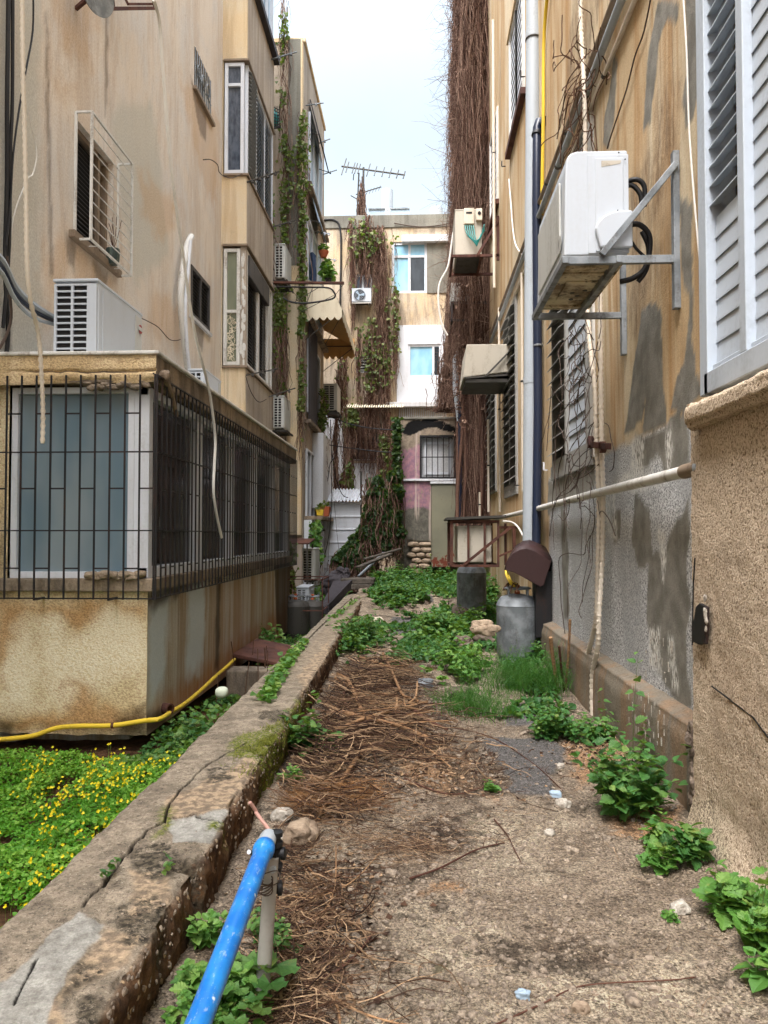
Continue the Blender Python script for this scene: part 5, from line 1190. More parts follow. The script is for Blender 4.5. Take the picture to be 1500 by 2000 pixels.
def rm(U, W):
    dado = sstep(ZD+.01, ZD-.01, W+.008*fbm(U*9, 0, 0, 3, 3))*sstep(9.75, 9.6, U+.1*fbm(W*2, 0, 0, 3, 4))
    dado = dado*1.0
    return np.stack([mx(U, W, cem, soft=.012, wob=.07, wf=5), mx(U, W, drk, soft=.15, wob=.2), dado, mx(U, W, drip, soft=.03, wob=.05)], -1)
uu = np.array(sorted(set(list(np.arange(4.2, 11, .03))+list(np.arange(11, 27.6, .12))+[h[0] for h in hR[:-1]]+[h[1] for h in hR[:-1]]+[4.34])))
vv = np.array(sorted(set(list(np.arange(-.2, 8, .035))+list(np.arange(8, 16.5, .2))+[h[2] for h in hR]+[h[3] for h in hR])))
grid('wall', uu[uu >= 4.2], vv, rw, M['right'], RB, hole=hR, masks=rm, flip=True)
mb = MB(); reveals(mb, FR, hR[:-1], .16); mb.box(XR+.3, XR+7, -9, 27.6, -.2, 16.4); mb.box(XR, XR+.3, 27.55, 27.6, -.2, 16.4); mb.box(XR+.002, XR+.3, -9, 2.1, -.2, 16.4); mb.box(XR+.002, XR+.3, 2.1, 4.2, 6.44, 16.4); mb.build('wall', M['pl_ochre'], RB)
# plinth with sloped top
def plf(U, W):   # W 0..1 face, 1..2 top
    a = np.clip(W, 0, 1); b = np.clip(W-1, 0, 1)
    X = 1.52+.012*fbm(U*3, a*3, 0, 4, 2)+b*.135; Z = -.15+(.66)*a+b*.035+.01*fbm(U*7, W*2, 0, 3, 7)
    ch = .02*sstep(.15, 0, np.abs(W-1)); return np.stack([X+ch*(W <= 1), U, Z-ch*.5], -1)
plm = MB()
plp = [PR([(1225, 1330), (1260, 1340), (1262, 1400), (1235, 1420)]), PR([(1268, 1400), (1300, 1420), (1290, 1500), (1270, 1500)])]
M['plinth'] = plaster('plinth_render', C(128, 120, 106), C(112, 106, 96), C(140, 112, 84), .6, 60, .7, soot=.4)
grid('plinth', lines(4.22, 9.9, .03), np.concatenate([np.linspace(0, 1, 22), np.linspace(1, 2, 8)[1:]]), plf, M['plinth'], RB, flip=True)
mb = MB(); mb.box(1.53, 1.66, 9.88, 9.9, -.2, .5); mb.box(1.53, 1.66, 4.2, 4.22, -.2, .5); mb.build('plinth', M['plinth'], RB)
def paintdrops(mb, X, polys, n, s=.012):
    for poly in polys:
        ys_ = [p[0] for p in poly]; zs_ = [p[1] for p in poly]
        for k in range(n):
            y = R.uniform(min(ys_), max(ys_)); z = R.uniform(min(zs_), max(zs_)); h = R.uniform(.01, .07)
            mb.box(X-.003, X, y-s*R.uniform(.3, 1)/2, y+s*.4, z-h/2, z+h/2)
mb = MB(); paintdrops(mb, XR-.006, [PR([(1262, 1220), (1320, 1370)])], 26); paintdrops(mb, 1.515, [[pX(1225, 1330, 1.52), pX(1300, 1480, 1.52)]], 36)
mb.build('paint_drip', M['whitestone'], RB, kind='stuff')
# near roughcast block under the big shutter window
XN = 1.49
stm = [[pX(a, b, XN) for a, b in q] for q in ([(1345, 1560), (1390, 1560), (1460, 1700), (1520, 1760), (1420, 1760), (1340, 1650)],)]
std = [[pX(a, b, XN) for a, b in q] for q in ([(1400, 1060), (1430, 1070), (1460, 1110), (1400, 1120)], [(1440, 1160), (1500, 1220), (1490, 1240), (1430, 1180)], [(1390, 1400), (1470, 1460), (1500, 1520), (1400, 1450)], [(1455, 1590), (1500, 1600), (1500, 1700), (1460, 1660)], [(1340, 800), (1500, 730), (1500, 760), (1345, 850)])]
def nf(U, W):
    base = sstep(.25, 0, W); return np.stack([XN-.06*base*(1+.6*fbm(U*4, W*4, 0, 3, 3))+.014*fbm(U*2, W*2, 0, 3, 9)+.006*fbm(U*24, W*24, 0, 3, 10), U, W], -1)
grid('roughcast_wall', lines(.5, 4.25, .02), lines(-.15, 2.2, .02), nf, M['stucco'], RB, flip=True, masks=lambda U, W: np.stack([mx(U, W, stm, soft=.05, wob=.08), mx(U, W, std, soft=.05, wob=.1), 0*U, 0*U], -1))
mb = MB(); mb.box(XN+.06, XR+.28, -1, 4.235, -.15, 2.19); mb.build('roughcast_wall', M['stucco'], RB)
def ef(U, W): return np.stack([XN+U+.005*fbm(U*20, W*20, 0, 3, 1), 4.25+0*U-.0, W], -1)
mb = MB(); mb.box(XN+.01, XR-.0, 4.236, 4.255, -.15, 2.2); mb.build('roughcast_return', M['stucco'], RB)
zs0, zs1 = onX(1345, 828, 1.43).z, onX(1345, 795, 1.43).z
def sf(U, W):  # swept sill profile W 0..3
    a = np.clip(W, 0, 1); b = np.clip(W-1, 0, 1); c = np.clip(W-2, 0, 1)
    X = 1.50-.085*a+.0*b+c*.28; Z = 2.16+0*a+.135*b+c*.03
    rr = .03; 
    X = X+rr*(sstep(.25, 0, np.abs(W-1))+sstep(.25, 0, np.abs(W-2)))*.6; Z = Z+rr*.7*sstep(.25, 0, np.abs(W-1))-rr*.7*sstep(.25, 0, np.abs(W-2))
    return np.stack([X+.010*fbm(U*9, W*2, 0, 4, 4), U, Z+.010*fbm(U*9, W*2, 5, 4, 5)], -1)
grid('sill', lines(.5, 4.1, .02), np.linspace(0, 3, 30), sf, M['stucco'], RB, flip=True, masks=lambda U, W: np.zeros(U.shape+(4,)))
mb = MB(); mb.box(1.425, XR+.1, 4.09, 4.11, 2.165, 2.29); mb.rock((1.47, 4.1, 2.225), (.10, .06, .13), 3, 3, .15); mb.build('sill', M['stucco'], RB)
mb = MB(); pts = [onX(1357, 1090, XN-.005), onX(1354, 1140, XN-.005), onX(1353, 1200, XN-.005), onX(1352, 1260, XN-.005)]
mb.tube(pts, .004, 4); pts = [onX(a, b, XN-.005) for a, b in ((1390, 1340), (1430, 1370), (1470, 1400), (1500, 1440))]; mb.tube(pts, .004, 4); mb.build('crack', M['black'], RB)
# deep broken joint at the bottom corner
mb = MB()
for k in range(10): z = .05+.55*k/10; mb.rock((1.50+R.uniform(-.01, .01), 4.27+R.uniform(-.02, .02), z), (.06, .05, .07), k, 2, .5)
mb.build('broken_joint', M['concgrey'], RB)
# shutters
def slat_window(h, open_u, closed_u, fr='shutgrey', sl='shutter', oc=None, pitch=.16, dep=.15, sill=True, op_mat='shutgrey', proud=.07):
    a, b, c, d = h
    o = MB().fb(FR, a, b, c, d, -.15, -.14).build('window', M['darkroom'], RB)
    mb = MB(); frame4(mb, FR, a, b, c, d, -.13, .03, .06)
    for (u0, u1) in list(open_u)+list(closed_u):
        for u in (u0, u1): mb.fb(FR, u-.02, u+.02, c+.06, d-.06, -.06, .035)
    mb.build('frame', M[fr], o, bevel=.004)
    mb = MB()
    for (u0, u1) in open_u: louvre(mb, FR, u0+.02, u1-.02, c+.07, d-.07, proud-.03, pitch, dep, math.radians(38), .008, .03)
    mb.build('open_slats', M[op_mat], o)
    mb = MB()
    for (u0, u1) in closed_u: louvre(mb, FR, u0+.02, u1-.02, c+.07, d-.07, .0, pitch, pitch*1.04, math.radians(84), .010)
    mb.build('closed_slats', M[sl], o)
    return o
h = hR[0]; o = slat_window(h, [(8.45, 9.25)], [(7.4, 8.4)])
mb = MB(); mb.fb(FR, h[0]-.05, h[1]+.1, h[2]-.16, h[2], -.05, .03); mb.build('bottom_rail', M['shutgrey'], o, bevel=.005)
mb = MB(); mb.fb(FR, h[0]-.12, h[0], h[2]-.1, h[3], -.02, .03); mb.build('side_trim', M['whitedirty'], o, bevel=.005)
h = hR[1]; o = slat_window(h, [(12.7, 13.5), (13.55, 14.4)], [])
mb = MB(); mb.fb(FR, h[0], h[1], h[2]-.14, h[2], -.05, .03); mb.build('bottom_rail', M['shutgrey'], o)
h = hR[2]; o = slat_window(h, [(16.0, 16.8), (16.85, 17.5)], [])
h = hR[3]; o = slat_window(h, [], [(11.7, 12.5), (12.5, 13.3)], 'whitedirty', 'white', pitch=.14)
mb = MB(); mb.fb(FR, h[0]-.1, h[1]+.1, h[2]-.1, h[2], -.05, .09); mb.build('sill', M['rust'], o); mb = MB(); mb.fb(FR, h[0]-.08, h[1]+.08, h[3], h[3]+.12, -.05, .06); mb.build('head', M['pl_ochre'], o)
h = hR[4]; o = slat_window(h, [], [(15.5, 16.2), (16.2, 16.9)], 'whitedirty', 'white', pitch=.14)
mb = MB(); mb.fb(FR, h[0]-.1, h[1]+.1, h[2]-.1, h[2], -.05, .09); mb.build('sill', M['rust'], o)
# near big shutter window
h = hR[5]; a, b, c, d = h; xm = onX(1465, 300, XR).y
o = MB().fb(FR, a, b, c, d, -.2, -.19).build('window', M['darkroom'], RB)
mb = MB(); mb.fb(FR, b-.055, b+.06, c-.12, d, -.12, .05); mb.fb(FR, b+.06, b+.075, c-.12, d, -.1, .0); mb.fb(FR, xm-.03, xm+.05, c-.0, d, -.1, .045); mb.fb(FR, a, b, c-.12, c, -.1, .05); mb.fb(FR, a, b, c, c+.04, -.08, .02); mb.build('frame', M['shutter'], o, bevel=.006)
mb = MB(); zc = onX(1440, 380, XR).z
louvre(mb, FR, xm+.05, b-.055, zc+.02, d, .0, .108, .06, math.radians(18), .008); mb.build('open_slats', M['shutgrey'] if False else M['shutter'], o)
mb = MB(); louvre(mb, FR, xm+.05, b-.055, c+.04, zc, -.005, .108, .113, math.radians(85), .010); louvre(mb, FR, a, xm-.03, c+.04, d, -.005, .108, .113, math.radians(85), .010); mb.build('closed_slats', M['shutter'], o)

# ------------------------------------------------------------------ pipes and cables on the right
def pipe(name, label, pts, r, mat, cat='pipe', spline=0, n=12, group=None, joints=(), corr=0):
    p0 = V(pts[0]); t = thing(name, label, cat, tuple(p0), group)
    P = [V(p) for p in pts]
    if spline: P = smooth(P, spline)
    mb = MB()
    if corr:  # corrugated conduit: rings
        Q = []; rr = []
        L_ = sum((b-a).length for a, b in zip(P[:-1], P[1:])); m = int(L_/corr)
        cum = [0]
        for a, b in zip(P[:-1], P[1:]): cum.append(cum[-1]+(b-a).length)
        for i in range(m+1):
            s_ = L_*i/m; j = max(0, min(len(P)-2, int(np.searchsorted(cum, s_))-1)); f = (s_-cum[j])/max(1e-6, cum[j+1]-cum[j]); Q.append(P[j].lerp(P[j+1], f)); rr.append(r*1.08 if i % 2 else r*.7)
        mb.tube(Q, rr, n)
    else: mb.tube(P, r, n)
    mb.build('tube', M[mat], t, smooth=.7)
    for k, (p, jr, jl, jm) in enumerate(joints):
        p = V(p); i = min(range(len(P)-1), key=lambda q: (P[q]-p).length+(P[q+1]-p).length); dd = (P[i+1]-P[i]).normalized()
        mb = MB(); mb.lathe(p-dd*jl/2, [(r*.9, 0), (jr, .005), (jr, jl-.005), (r*.9, jl)], 20, dd); mb.build('collar', M[jm], t, smooth=.5)
    return t
g_p = 'pipes on the right wall'
xp = 1.53; A = onY(1043, -120, 10.4); B = onY(1035, 1085, 10.2)
jn = lambda y: A.lerp(B, (A.z-onY(1040, y, 10.3).z)/(A.z-B.z))
pipe('drain_pipe', 'wide light grey plastic drain pipe running the full height of the right wall', [A, B], .098, 'pvc', n=28, joints=[(jn(62), .108, .12, 'pvc'), (jn(72), .112, .02, 'darksteel'), (jn(745), .104, .1, 'pvc')])
A2_ = onY(1062, 236, 10.5); E0 = onY(1050, 238, 10.45); E1 = onY(1045, 250, 10.4)
pipe('drain_pipe', 'glossy black drain pipe with an elbow at the top, right beside the grey one', [onX(1066, 236, XR), onY(1060, 236, 10.12), onY(1053, 238, 10.08), onY(1049, 250, 10.05), onY(1048, 400, 10.03), onY(1051, 800, 10.0), onY(1047, 1100, 9.98)], .058, 'pvcdark', n=20, joints=[(onY(1049, 262, 10.05), .07, .07, 'black'), (onY(1051, 675, 10.0), .066, .03, 'galv')])
pipe('gas_pipe', 'thin yellow pipe behind the grey drain pipe', [onX(1078, -80, 1.61), onX(1063, 60, 1.61), onX(1061, 240, 1.61), onX(1058, 420, 1.61)], .022, 'yellow', spline=4)
pipe('gas_pipe', 'lower stretch of thin yellow pipe beside the black drain pipe', [onX(1056, 880, 1.61), onX(1054, 980, 1.61), onX(1050, 1000, 1.61)], .02, 'yellow', spline=4)
r0 = onX(1375, 912, 1.53); pipe('rail_pipe', 'old pale horizontal pipe with crusted end running along the grey dado', [(1.53, r0.y, r0.z), (1.55, 7, 1.96), (1.56, 10, 1.94), (1.57, 15.5, 1.93)], .036, 'whitedirty', joints=[((1.53, r0.y+.16, r0.z), .042, .3, 'pipebr'), ((1.53, r0.y+.03, r0.z), .045, .06, 'pvc')])
zA = [5.93, 5.72, 5.62]
def along(px, py, X, Yend, dz=0):
    p = onX(px, py, X); return p
def linepipe(lab, px, py, X, r, mat, y2, clips=()):
    p = onX(px, py, X); pipe('wall_pipe', lab, [(X, p.y-.9, p.z), (X, y2, p.z)], r, mat, joints=[((X, c, p.z), r*1.2, .05, 'darksteel') for c in clips], group=g_p)
linepipe('upper brown pipe of the bundle running along the right wall above the outdoor unit', 1192, 20, 1.60, .03, 'pipebr', 16.5, (7.2, 8.2, 9.4))
linepipe('middle pale pipe of the bundle running along the right wall', 1206, 20, 1.59, .034, 'pvc', 16.5, (7.2, 8.6))
linepipe('thin lower pipe running separately below the bundle on the right wall', 1240, 0, 1.62, .02, 'conduit', 15.5, (6.6, 8.4))
g_c = 'conduits on the right wall'
pc = [(1133, -40), (1135, 60), (1142, 190), (1143, 290), (1141, 500), (1150, 640), (1155, 700), (1162, 760), (1165, 860), (1168, 920), (1170, 1000), (1168, 1100), (1165, 1200), (1158, 1240), (1149, 1275)]
pipe('corrugated_conduit', 'left corrugated conduit hanging in front of the louvred window down to the plinth', [onX(a, b, 1.55) for a, b in pc], .024, 'conduit', 'conduit', 4, 10, g_c, corr=.024)
pc = [(1172, 560), (1173, 700), (1174, 800), (1176, 900), (1178, 980), (1176, 1100), (1170, 1200), (1168, 1260), (1157, 1320), (1157, 1400)]
pipe('corrugated_conduit', 'right corrugated conduit reaching down to the weeds at the plinth', [onX(a, b, 1.52 if b > 1180 else 1.57) for a, b in pc], .024, 'conduit', 'conduit', 4, 10, g_c, corr=.024)
t = thing('pipe_clamp', 'rusty clamp holding the two corrugated conduits below the louvred window', 'clamp', tuple(onX(1168, 868, 1.6)))
p = onX(1160, 868, 1.54); mb = MB(); mb.bar(p, onX(1188, 872, 1.54), .05, .05); mb.bar(onX(1154, 855, 1.54), onX(1156, 872, 1.54), .06); mb.bar(onX(1176, 865, 1.54), onX(1178, 882, 1.54), .05); mb.build('clamp_body', M['rust'], t)
pipe('cable', 'white cable hanging beside the near blue white shutter', [onX(a, b, 1.62) for a, b in ((1333, -30), (1341, 100), (1346, 250), (1357, 400), (1368, 520), (1372, 560), (1374, 640), (1376, 700))], .006, 'cable', 'cable', 4, 6)
pipe('cable', 'thin dark cable curving down the ochre wall to the big outdoor unit', [onX(a, b, 1.63) for a, b in ((1276, -30), (1258, 60), (1240, 110), (1225, 170), (1212, 210), (1195, 260), (1186, 290))], .006, 'wire', 'cable', 4, 6)
pipe('cable', 'thin cream cable looping from the upper window to the grey drain pipe', [onX(a, b, 1.6) for a, b in ((994, 350), (998, 400), (1002, 450), (1008, 480), (1022, 500))], .012, 'cable', 'cable', 4, 6)
g_v = 'thin vertical pipes far down the right wall'
for lab, x, ya, yb, xx in (('cream conduit between the far louvred windows', 975, 600, 1000, 1.58), ('cream conduit right of the second louvred window', 1020, 530, 960, 1.6), ('pale conduit rising past the far outdoor units', 966, 20, 560, 1.5), ('pale stub pipe behind the rusty cage', 936, 962, 1010, 1.3), ('cream pipe with fittings beside the vine', 953, 820, 1000, 1.35), ):
    y = onX(x, 700, xx).y; pipe('thin_pipe', lab, [(xx, y, onX(x, ya, xx).z), (xx, y, onX(x, yb, xx).z)], .022 if ya != 20 else .028, 'conduit', group=g_v, joints=[((xx, y, onX(x, (ya+yb)/2, xx).z), .03, .03, 'black')])
Ya_ = 18.5; pipe('drain_pipe', 'grey downpipe with an offset above the tar smeared outbuilding', [onY(898, 500, Ya_), onY(900, 680, Ya_), onY(896, 695, Ya_), onY(891, 700, Ya_), onY(891, 760, Ya_), onY(899, 822, Ya_)], .085, 'pvc', n=18)
pipe('drain_pipe', 'slim black downpipe running down in front of the barred outbuilding window', [onY(912, 755, Ya_-.2), onY(900, 775, Ya_-.2), onY(899, 790, Ya_-.2), onY(899, 900, Ya_-.2), onY(897, 1020, Ya_-.2)], .055, 'pvcdark', n=14)
# loose wires
def wires(label, centers, n, spread, X, r=.004, name='loose_wire', mat='wire', k=7, length=1.0, drop=1):
    t = thing(name, label, 'wires', tuple(onX(centers[0][0], centers[0][1], X))); mb = MB()
    for i in range(n):
        c = centers[i % len(centers)]; p = onX(c[0]+R.uniform(-1, 1)*spread*.3, c[1]+R.uniform(-1, 1)*spread, X); pts = [p]
        d = V((R.uniform(-.4, .1), R.uniform(-1, 1), R.uniform(-1, .3)))
        for j in range(k): d = (d+V((R.uniform(-.3, .25), R.uniform(-.8, .8), R.uniform(-.8, .6)))*1.0).normalized(); q = pts[-1]+d*length*.12; q.x = max(XR-.28, min(XR-.02, q.x)); pts.append(q)
        mb.tube(pts, r, 4, spline=3)
    mb.build('strand', M[mat], t); return t
wires('tangle of dead tendrils on the pipes above the big outdoor unit', [(1145, 210), (1155, 130), (1135, 100), (1150, 250), (1130, 175)], 42, 45, 1.58, .005, 'dead_tendrils', 'twig')
wires('thin dead tendrils across the louvred window and its conduits', [(1130, 680), (1140, 720), (1150, 800), (1120, 760), (1150, 880), (1158, 900), (1150, 1000)], 40, 60, 1.56, .004, 'dead_tendrils', 'wire', 9, 1.3)

# ------------------------------------------------------------------ big near outdoor unit on its bracket
Yn, Yf = 4.92, 6.02; zb = 3.37; zt = 4.07; x_in = 1.35; x_out = .955
AC = thing('air_conditioner', 'big clean white outdoor unit on a galvanised bracket, nearest on the right wall', 'air conditioner', (1.15, 5.4, zb), g_ac)
mb = MB(); prof = [(x_in, zb+.02), (x_in, zt), (x_out+.075, zt), (x_out+.03, zt-.015), (x_out+.008, zt-.05), (x_out-.0, zt-.12), (x_out-.012, zb+.02)]
mb.prism([(x, Yn, z) for x, z in prof], (0, Yf-Yn, 0)); mb.build('casing', M['acwhite'], AC, bevel=.012, seg=3)
mb = MB(); mb.box(x_out+.14, x_in+.004, Yn-.008, Yn+.0, zb+.03, zt-.03); mb.build('side_panel', M['acwhite'], AC, bevel=.006)
mb = MB(); mb.box(x_out+.185, x_in-.03, Yn-.016, Yn-.007, zb+.04, zt-.055); mb.build('side_panel', M['acwhite'], AC, bevel=.006)
mb = MB(); mb.prism([(x_out+.225, Yn-.018, zt-.075), (x_in-.045, Yn-.018, zt-.075), (x_in-.05, Yn-.018, zt-.095), (x_out+.225, Yn-.018, zt-.115)], (0, .002, 0)); mb.build('handle_recess', M['acbeige'], AC)
pts = [(x_in+.016, zb+.05), (x_in+.016, zb+.29), (x_in-.05, zb+.29)]+[(x_in-.05-.17*math.sin(a), zb+.29-.13*(1-math.cos(a))) for a in np.linspace(.2, 1.45, 8)]+[(x_out+.21, zb+.05)]
mb = MB(); mb.prism([(x, Yn-.055, z) for x, z in pts], (0, .04, 0)); mb.build('valve_cover', M['acwhite'], AC, bevel=.014, seg=3)
mb = MB(); mb.box(x_out-.02, x_out-.006, Yn+.12, Yf-.1, zb+.08, zt-.15); mb.build('front_grille', M['acgrey'], AC, bevel=.006)
mb = MB()
for (x, z) in ((x_in-.06, zt-.025), (x_in-.02, zt-.07), (x_in-.07, zb+.30)): mb.lathe((x, Yn-.018, z), [(.005, 0), (.005, .004)], 8, (0, -1, 0))
mb.build('screw', M['black'], AC)
def logo_plate():
    mb = MB(); mb.lathe((x_out-.018, Yn+.10, zb+.14), [(.05, 0), (.05, .002)], 20, (-1, 0, 0)); return mb.build('badge', M['acgrey'], AC)
logo_plate()
t_ = NT('unit_underside'); n_ = t_.noise(4, None, 6, .7); col_ = t_.mix(t_.mr(n_, .42, .62), C(206, 194, 164), C(120, 100, 74)); t_.out(t_.mix(t_.mr(t_.noise(14), .56, .66, 0, .8), col_, C(60, 48, 38)), .6, 0, t_.bump(n_, .3, .01)); M['under'] = t_.m
mb = MB(); mb.box(x_out+.01, x_in-.01, Yn+.02, Yf-.02, zb-.012, zb+.02)
for y in (Yn+.10, Yn+.22, Yf-.14): mb.box(x_out+.02, x_in-.02, y, y+.03, zb-.028, zb-.012)
mb.box(x_out+.08, x_in-.1, Yn+.4, Yn+.8, zb-.022, zb-.012); mb.build('base_pan', M['under'], AC, bevel=.003)
mb = MB()
for (x, y) in ((1.2, 5.5), (1.17, 5.62), (1.12, 5.55), (1.14, 5.7)): mb.lathe((x, y, zb-.021), [(.018, 0), (.018, -.003)], 10)
mb.build('drain_hole', M['black'], AC)
mb = MB()
for a, b, r_ in (([(x_in-.01, 5.0, zb+.52), (1.42, 4.97, zb+.53), (1.47, 4.97, zb+.48), (1.475, 4.99, zb+.36)], .0, .016), ([(x_in, 5.0, zb+.50), (1.40, 4.99, zb+.5), (1.45, 4.99, zb+.44), (1.46, 5.0, zb+.36)], 0, .016), ([(x_in-.02, 4.9, zb+.2), (1.42, 4.93, zb+.22), (1.49, 4.95, zb+.16), (1.5, 4.98, zb+.05), (1.47, 5.0, zb-.05), (1.4, 5.02, zb-.1), (1.33, 5.05, zb-.11)], 0, .018), ([(x_in-.01, 4.9, zb+.14), (1.4, 4.92, zb+.06), (1.46, 4.95, zb+.02)], 0, .010), ([(1.46, 5.0, zb+.2), (1.5, 5.0, zb+.1), (1.49, 5.0, zb-.04), (1.44, 5.03, zb-.12)], 0, .016)): mb.tube(a, r_, 10, spline=5)
mb.build('hose', M['black'], AC, smooth=.8)
BK = thing('wall_bracket', 'galvanised steel wall bracket with slanting arms under the big white outdoor unit', 'bracket', (XR, 5.5, 3.3), 'brackets carrying outdoor units')
wv = onX(1319, 310, XR-.02)
for y in (4.86, 6.10):
    MB().bar((XR-.02, y, 3.02), (XR-.02, y, 4.02 if y < 5 else 3.9), .04, .055, up=(0, 1, 0)).build('wall_rail', M['galv'], BK, bevel=.003)
    MB().bar((x_out-.02, y, 3.335), (XR-.02, y, 3.335), .035, .05).build('arm', M['galv'], BK, bevel=.003)
    MB().bar((1.16, y-.03, 3.36), (XR-.025, y-.03, 3.93), .04, .035, up=(0, 1, 0)).build('diagonal', M['galv'], BK, bevel=.003)
for x in (x_out-.02, x_in-.08): MB().bar((x, 4.83, 3.335), (x, 6.13, 3.335), .04, .045).build('cross_rail', M['galv'], BK, bevel=.003)
# far outdoor units on the right
p = onY(889, 500, 15.4); q = onY(941, 408, 15.4)
a3 = ac_unit('air_conditioner', 'beige outdoor unit with electric boxes on its side, high in front of the dry vines', (p.x, 15.4, p.z), (0, 1.0, 0), (q.x-p.x, 0, 0), q.z-p.z, 'acbeige', g_ac, grille_on='none', plain=True)
mb = MB(); e = onY(906, 440, 15.38); mb.box(e.x, e.x+.2, 15.30, 15.4, e.z, e.z+.32); e2 = onY(930, 432, 15.38); mb.box(e2.x, e2.x+.12, 15.32, 15.4, e2.z, e2.z+.24); mb.build('electric_box', M['conduit'], a3, bevel=.01)
mb = MB(); mb.box(e.x+.04, e.x+.16, 15.295, 15.30, e.z+.2, e.z+.24); mb.lathe((e2.x+.06, 15.32, e2.z+.14), [(.035, 0), (.03, .02)], 12, (0, -1, 0)); mb.build('meter_slot', M['black'], a3)
mb = MB()
for k in range(5): mb.tube([onY(908+k*4, 440, 15.33), onY(914+k*4, 460+k*3, 15.25), onY(932, 470+k*2, 15.3), onY(946, 450-k*3, 15.5)], .012, 5, spline=4)
mb.build('hose', M['teal'], a3)
zz = p.z-.04
bracket('wall_bracket', 'dark rusty bracket under the beige unit with electric boxes', [((p.x-.08, 15.3, zz), (XR, 15.3, zz)), ((p.x-.08, 16.4, zz), (XR, 16.4, zz)), ((p.x-.06, 15.25, zz-.01), (p.x-.06, 16.45, zz-.01)), ((q.x-.02, 15.25, zz-.01), (q.x-.02, 16.45, zz-.01)), ((q.x-.1, 15.28, zz), (XR, 15.28, zz+.75)), ((XR-.03, 15.3, zz-.1), (XR-.03, 15.3, zz+.8))], .05, 'rust', 'brackets carrying outdoor units')
p = onY(882, 590, 17.6); q = onY(918, 552, 17.6)
ac_unit('air_conditioner', 'grimy outdoor unit half buried in dry vines just below the beige one', (p.x, 17.6, p.z), (0, 1.0, 0), (q.x-p.x, 0, 0), q.z-p.z, 'acgrey', g_ac, grille_on='none', plain=True)
zz = p.z-.05
bracket('wall_bracket', 'dark bracket with mesh tray half hidden in the dry vines', [((p.x-.03, 17.5, zz), (XR, 17.5, zz)), ((p.x-.03, 18.6, zz), (XR, 18.6, zz)), ((p.x, 17.5, zz-.4), (XR-.4, 17.5, zz-.4)), ((p.x, 17.5, zz), (p.x, 17.5, zz-.4)), ((p.x, 17.5, zz), (p.x, 18.6, zz)), ((p.x, 18.6, zz-.4), (p.x, 17.5, zz-.4))], .05, 'iron', 'brackets carrying outdoor units')
p = onY(914, 738, 13.3); q = onY(970, 672, 13.3)
t = thing('unit_hood', 'beige sheet metal hood sticking out of the right wall by the vines', 'hood', (p.x, 13.3, p.z))
mb = MB(); mb.hexa([(p.x-.08, 13.35, p.z+.02), (XR, 13.35, p.z+.12), (XR, 14.6, p.z+.12), (p.x-.08, 14.6, p.z+.02), (p.x-.02, 13.3, q.z), (XR, 13.3, q.z), (XR, 14.6, q.z), (p.x-.02, 14.6, q.z)]); mb.build('sheet', M['acbeige'], t, bevel=.01)
mb = MB(); mb.bar((p.x+.3, 13.28, p.z+.02), (XR-.02, 13.28, p.z+.48), .03); mb.bar((p.x-.06, 13.3, p.z), (XR, 13.3, p.z+.05), .025); mb.box(p.x-.04, XR, 13.4, 14.55, p.z-.06, p.z+.0); mb.build('strut', M['darksteel'], t)

# caged unit low on the right
CG = thing('equipment_cage', 'rusty angle iron cage with flat lid around a cream unit on the right', 'cage', (1, 12.6, 1))
P = lambda a, b, y: onY(a, b, y)
y0, y1 = 12.5, 13.6; a = P(882, 1105, y0); b = P(973, 1018, y0); x0, x1, z0, z1 = a.x, b.x, a.z, b.z
for (x, y) in ((x0, y0), (x1, y0), (x0, y1), (x1, y1)): MB().bar((x, y, z0), (x, y, z1), .05 if x == x0 else .035).build('post', M['rust'], CG)
for x in (x0+(x1-x0)*.36, x0+(x1-x0)*.71): MB().bar((x, y0, z0), (x, y0, z1), .035).build('post', M['rust'], CG)
mb = MB()
for z in (z0, z1): 
    for (p_, q_) in (((x0, y0), (x1, y0)), ((x1, y0), (x1, y1)), ((x1, y1), (x0, y1)), ((x0, y1), (x0, y0))): mb.bar((p_[0], p_[1], z), (q_[0], q_[1], z), .04)
mb.bar((x0+.2, y0-.02, z0+.02), (XR-.15, y0-.02, z0+.62), .045); mb.bar((x1, y0, z0+.15), (XR, y0, z0+.3), .03); mb.bar((x1+.15, y0+.3, z0), (x1+.15, y0+.3, z1-.03), .04); mb.bar((x1, y0, z1-.1), (XR-.02, y0+.2, z1-.1), .04); mb.bar((XR-.08, y0+.05, z0+.1), (XR-.08, y0+.05, z1-.1), .05); mb.build('cage_rail', M['rust'], CG)
mb = MB(); mb.hexa([(x0-.08, y0-.08, z1+.02), (x1+.12, y0-.08, z1+.06), (x1+.12, y1+.1, z1+.06), (x0-.08, y1+.1, z1+.02), (x0-.08, y0-.08, z1+.06), (x1+.12, y0-.08, z1+.1), (x1+.12, y1+.1, z1+.1), (x0-.08, y1+.1, z1+.06)]); mb.build('lid', M['darksteel'], CG)
ac_unit('air_conditioner', 'cream outdoor unit locked inside the rusty cage', (x0+.1, y0+.08, z0+.03), (0, .9, 0), (x1-x0-.2, 0, 0), z1-z0-.1, 'acbeige', g_ac, grille_on='none', plain=True)
pipe('cable', 'short white cable curling from the rusty cage lid to the grey drain pipe', [P(983, 1018, 12.3), P(1000, 1020, 12), P(1012, 1030, 11.5), P(1021, 1046, 11)], .014, 'cable', 'cable', 5, 6)
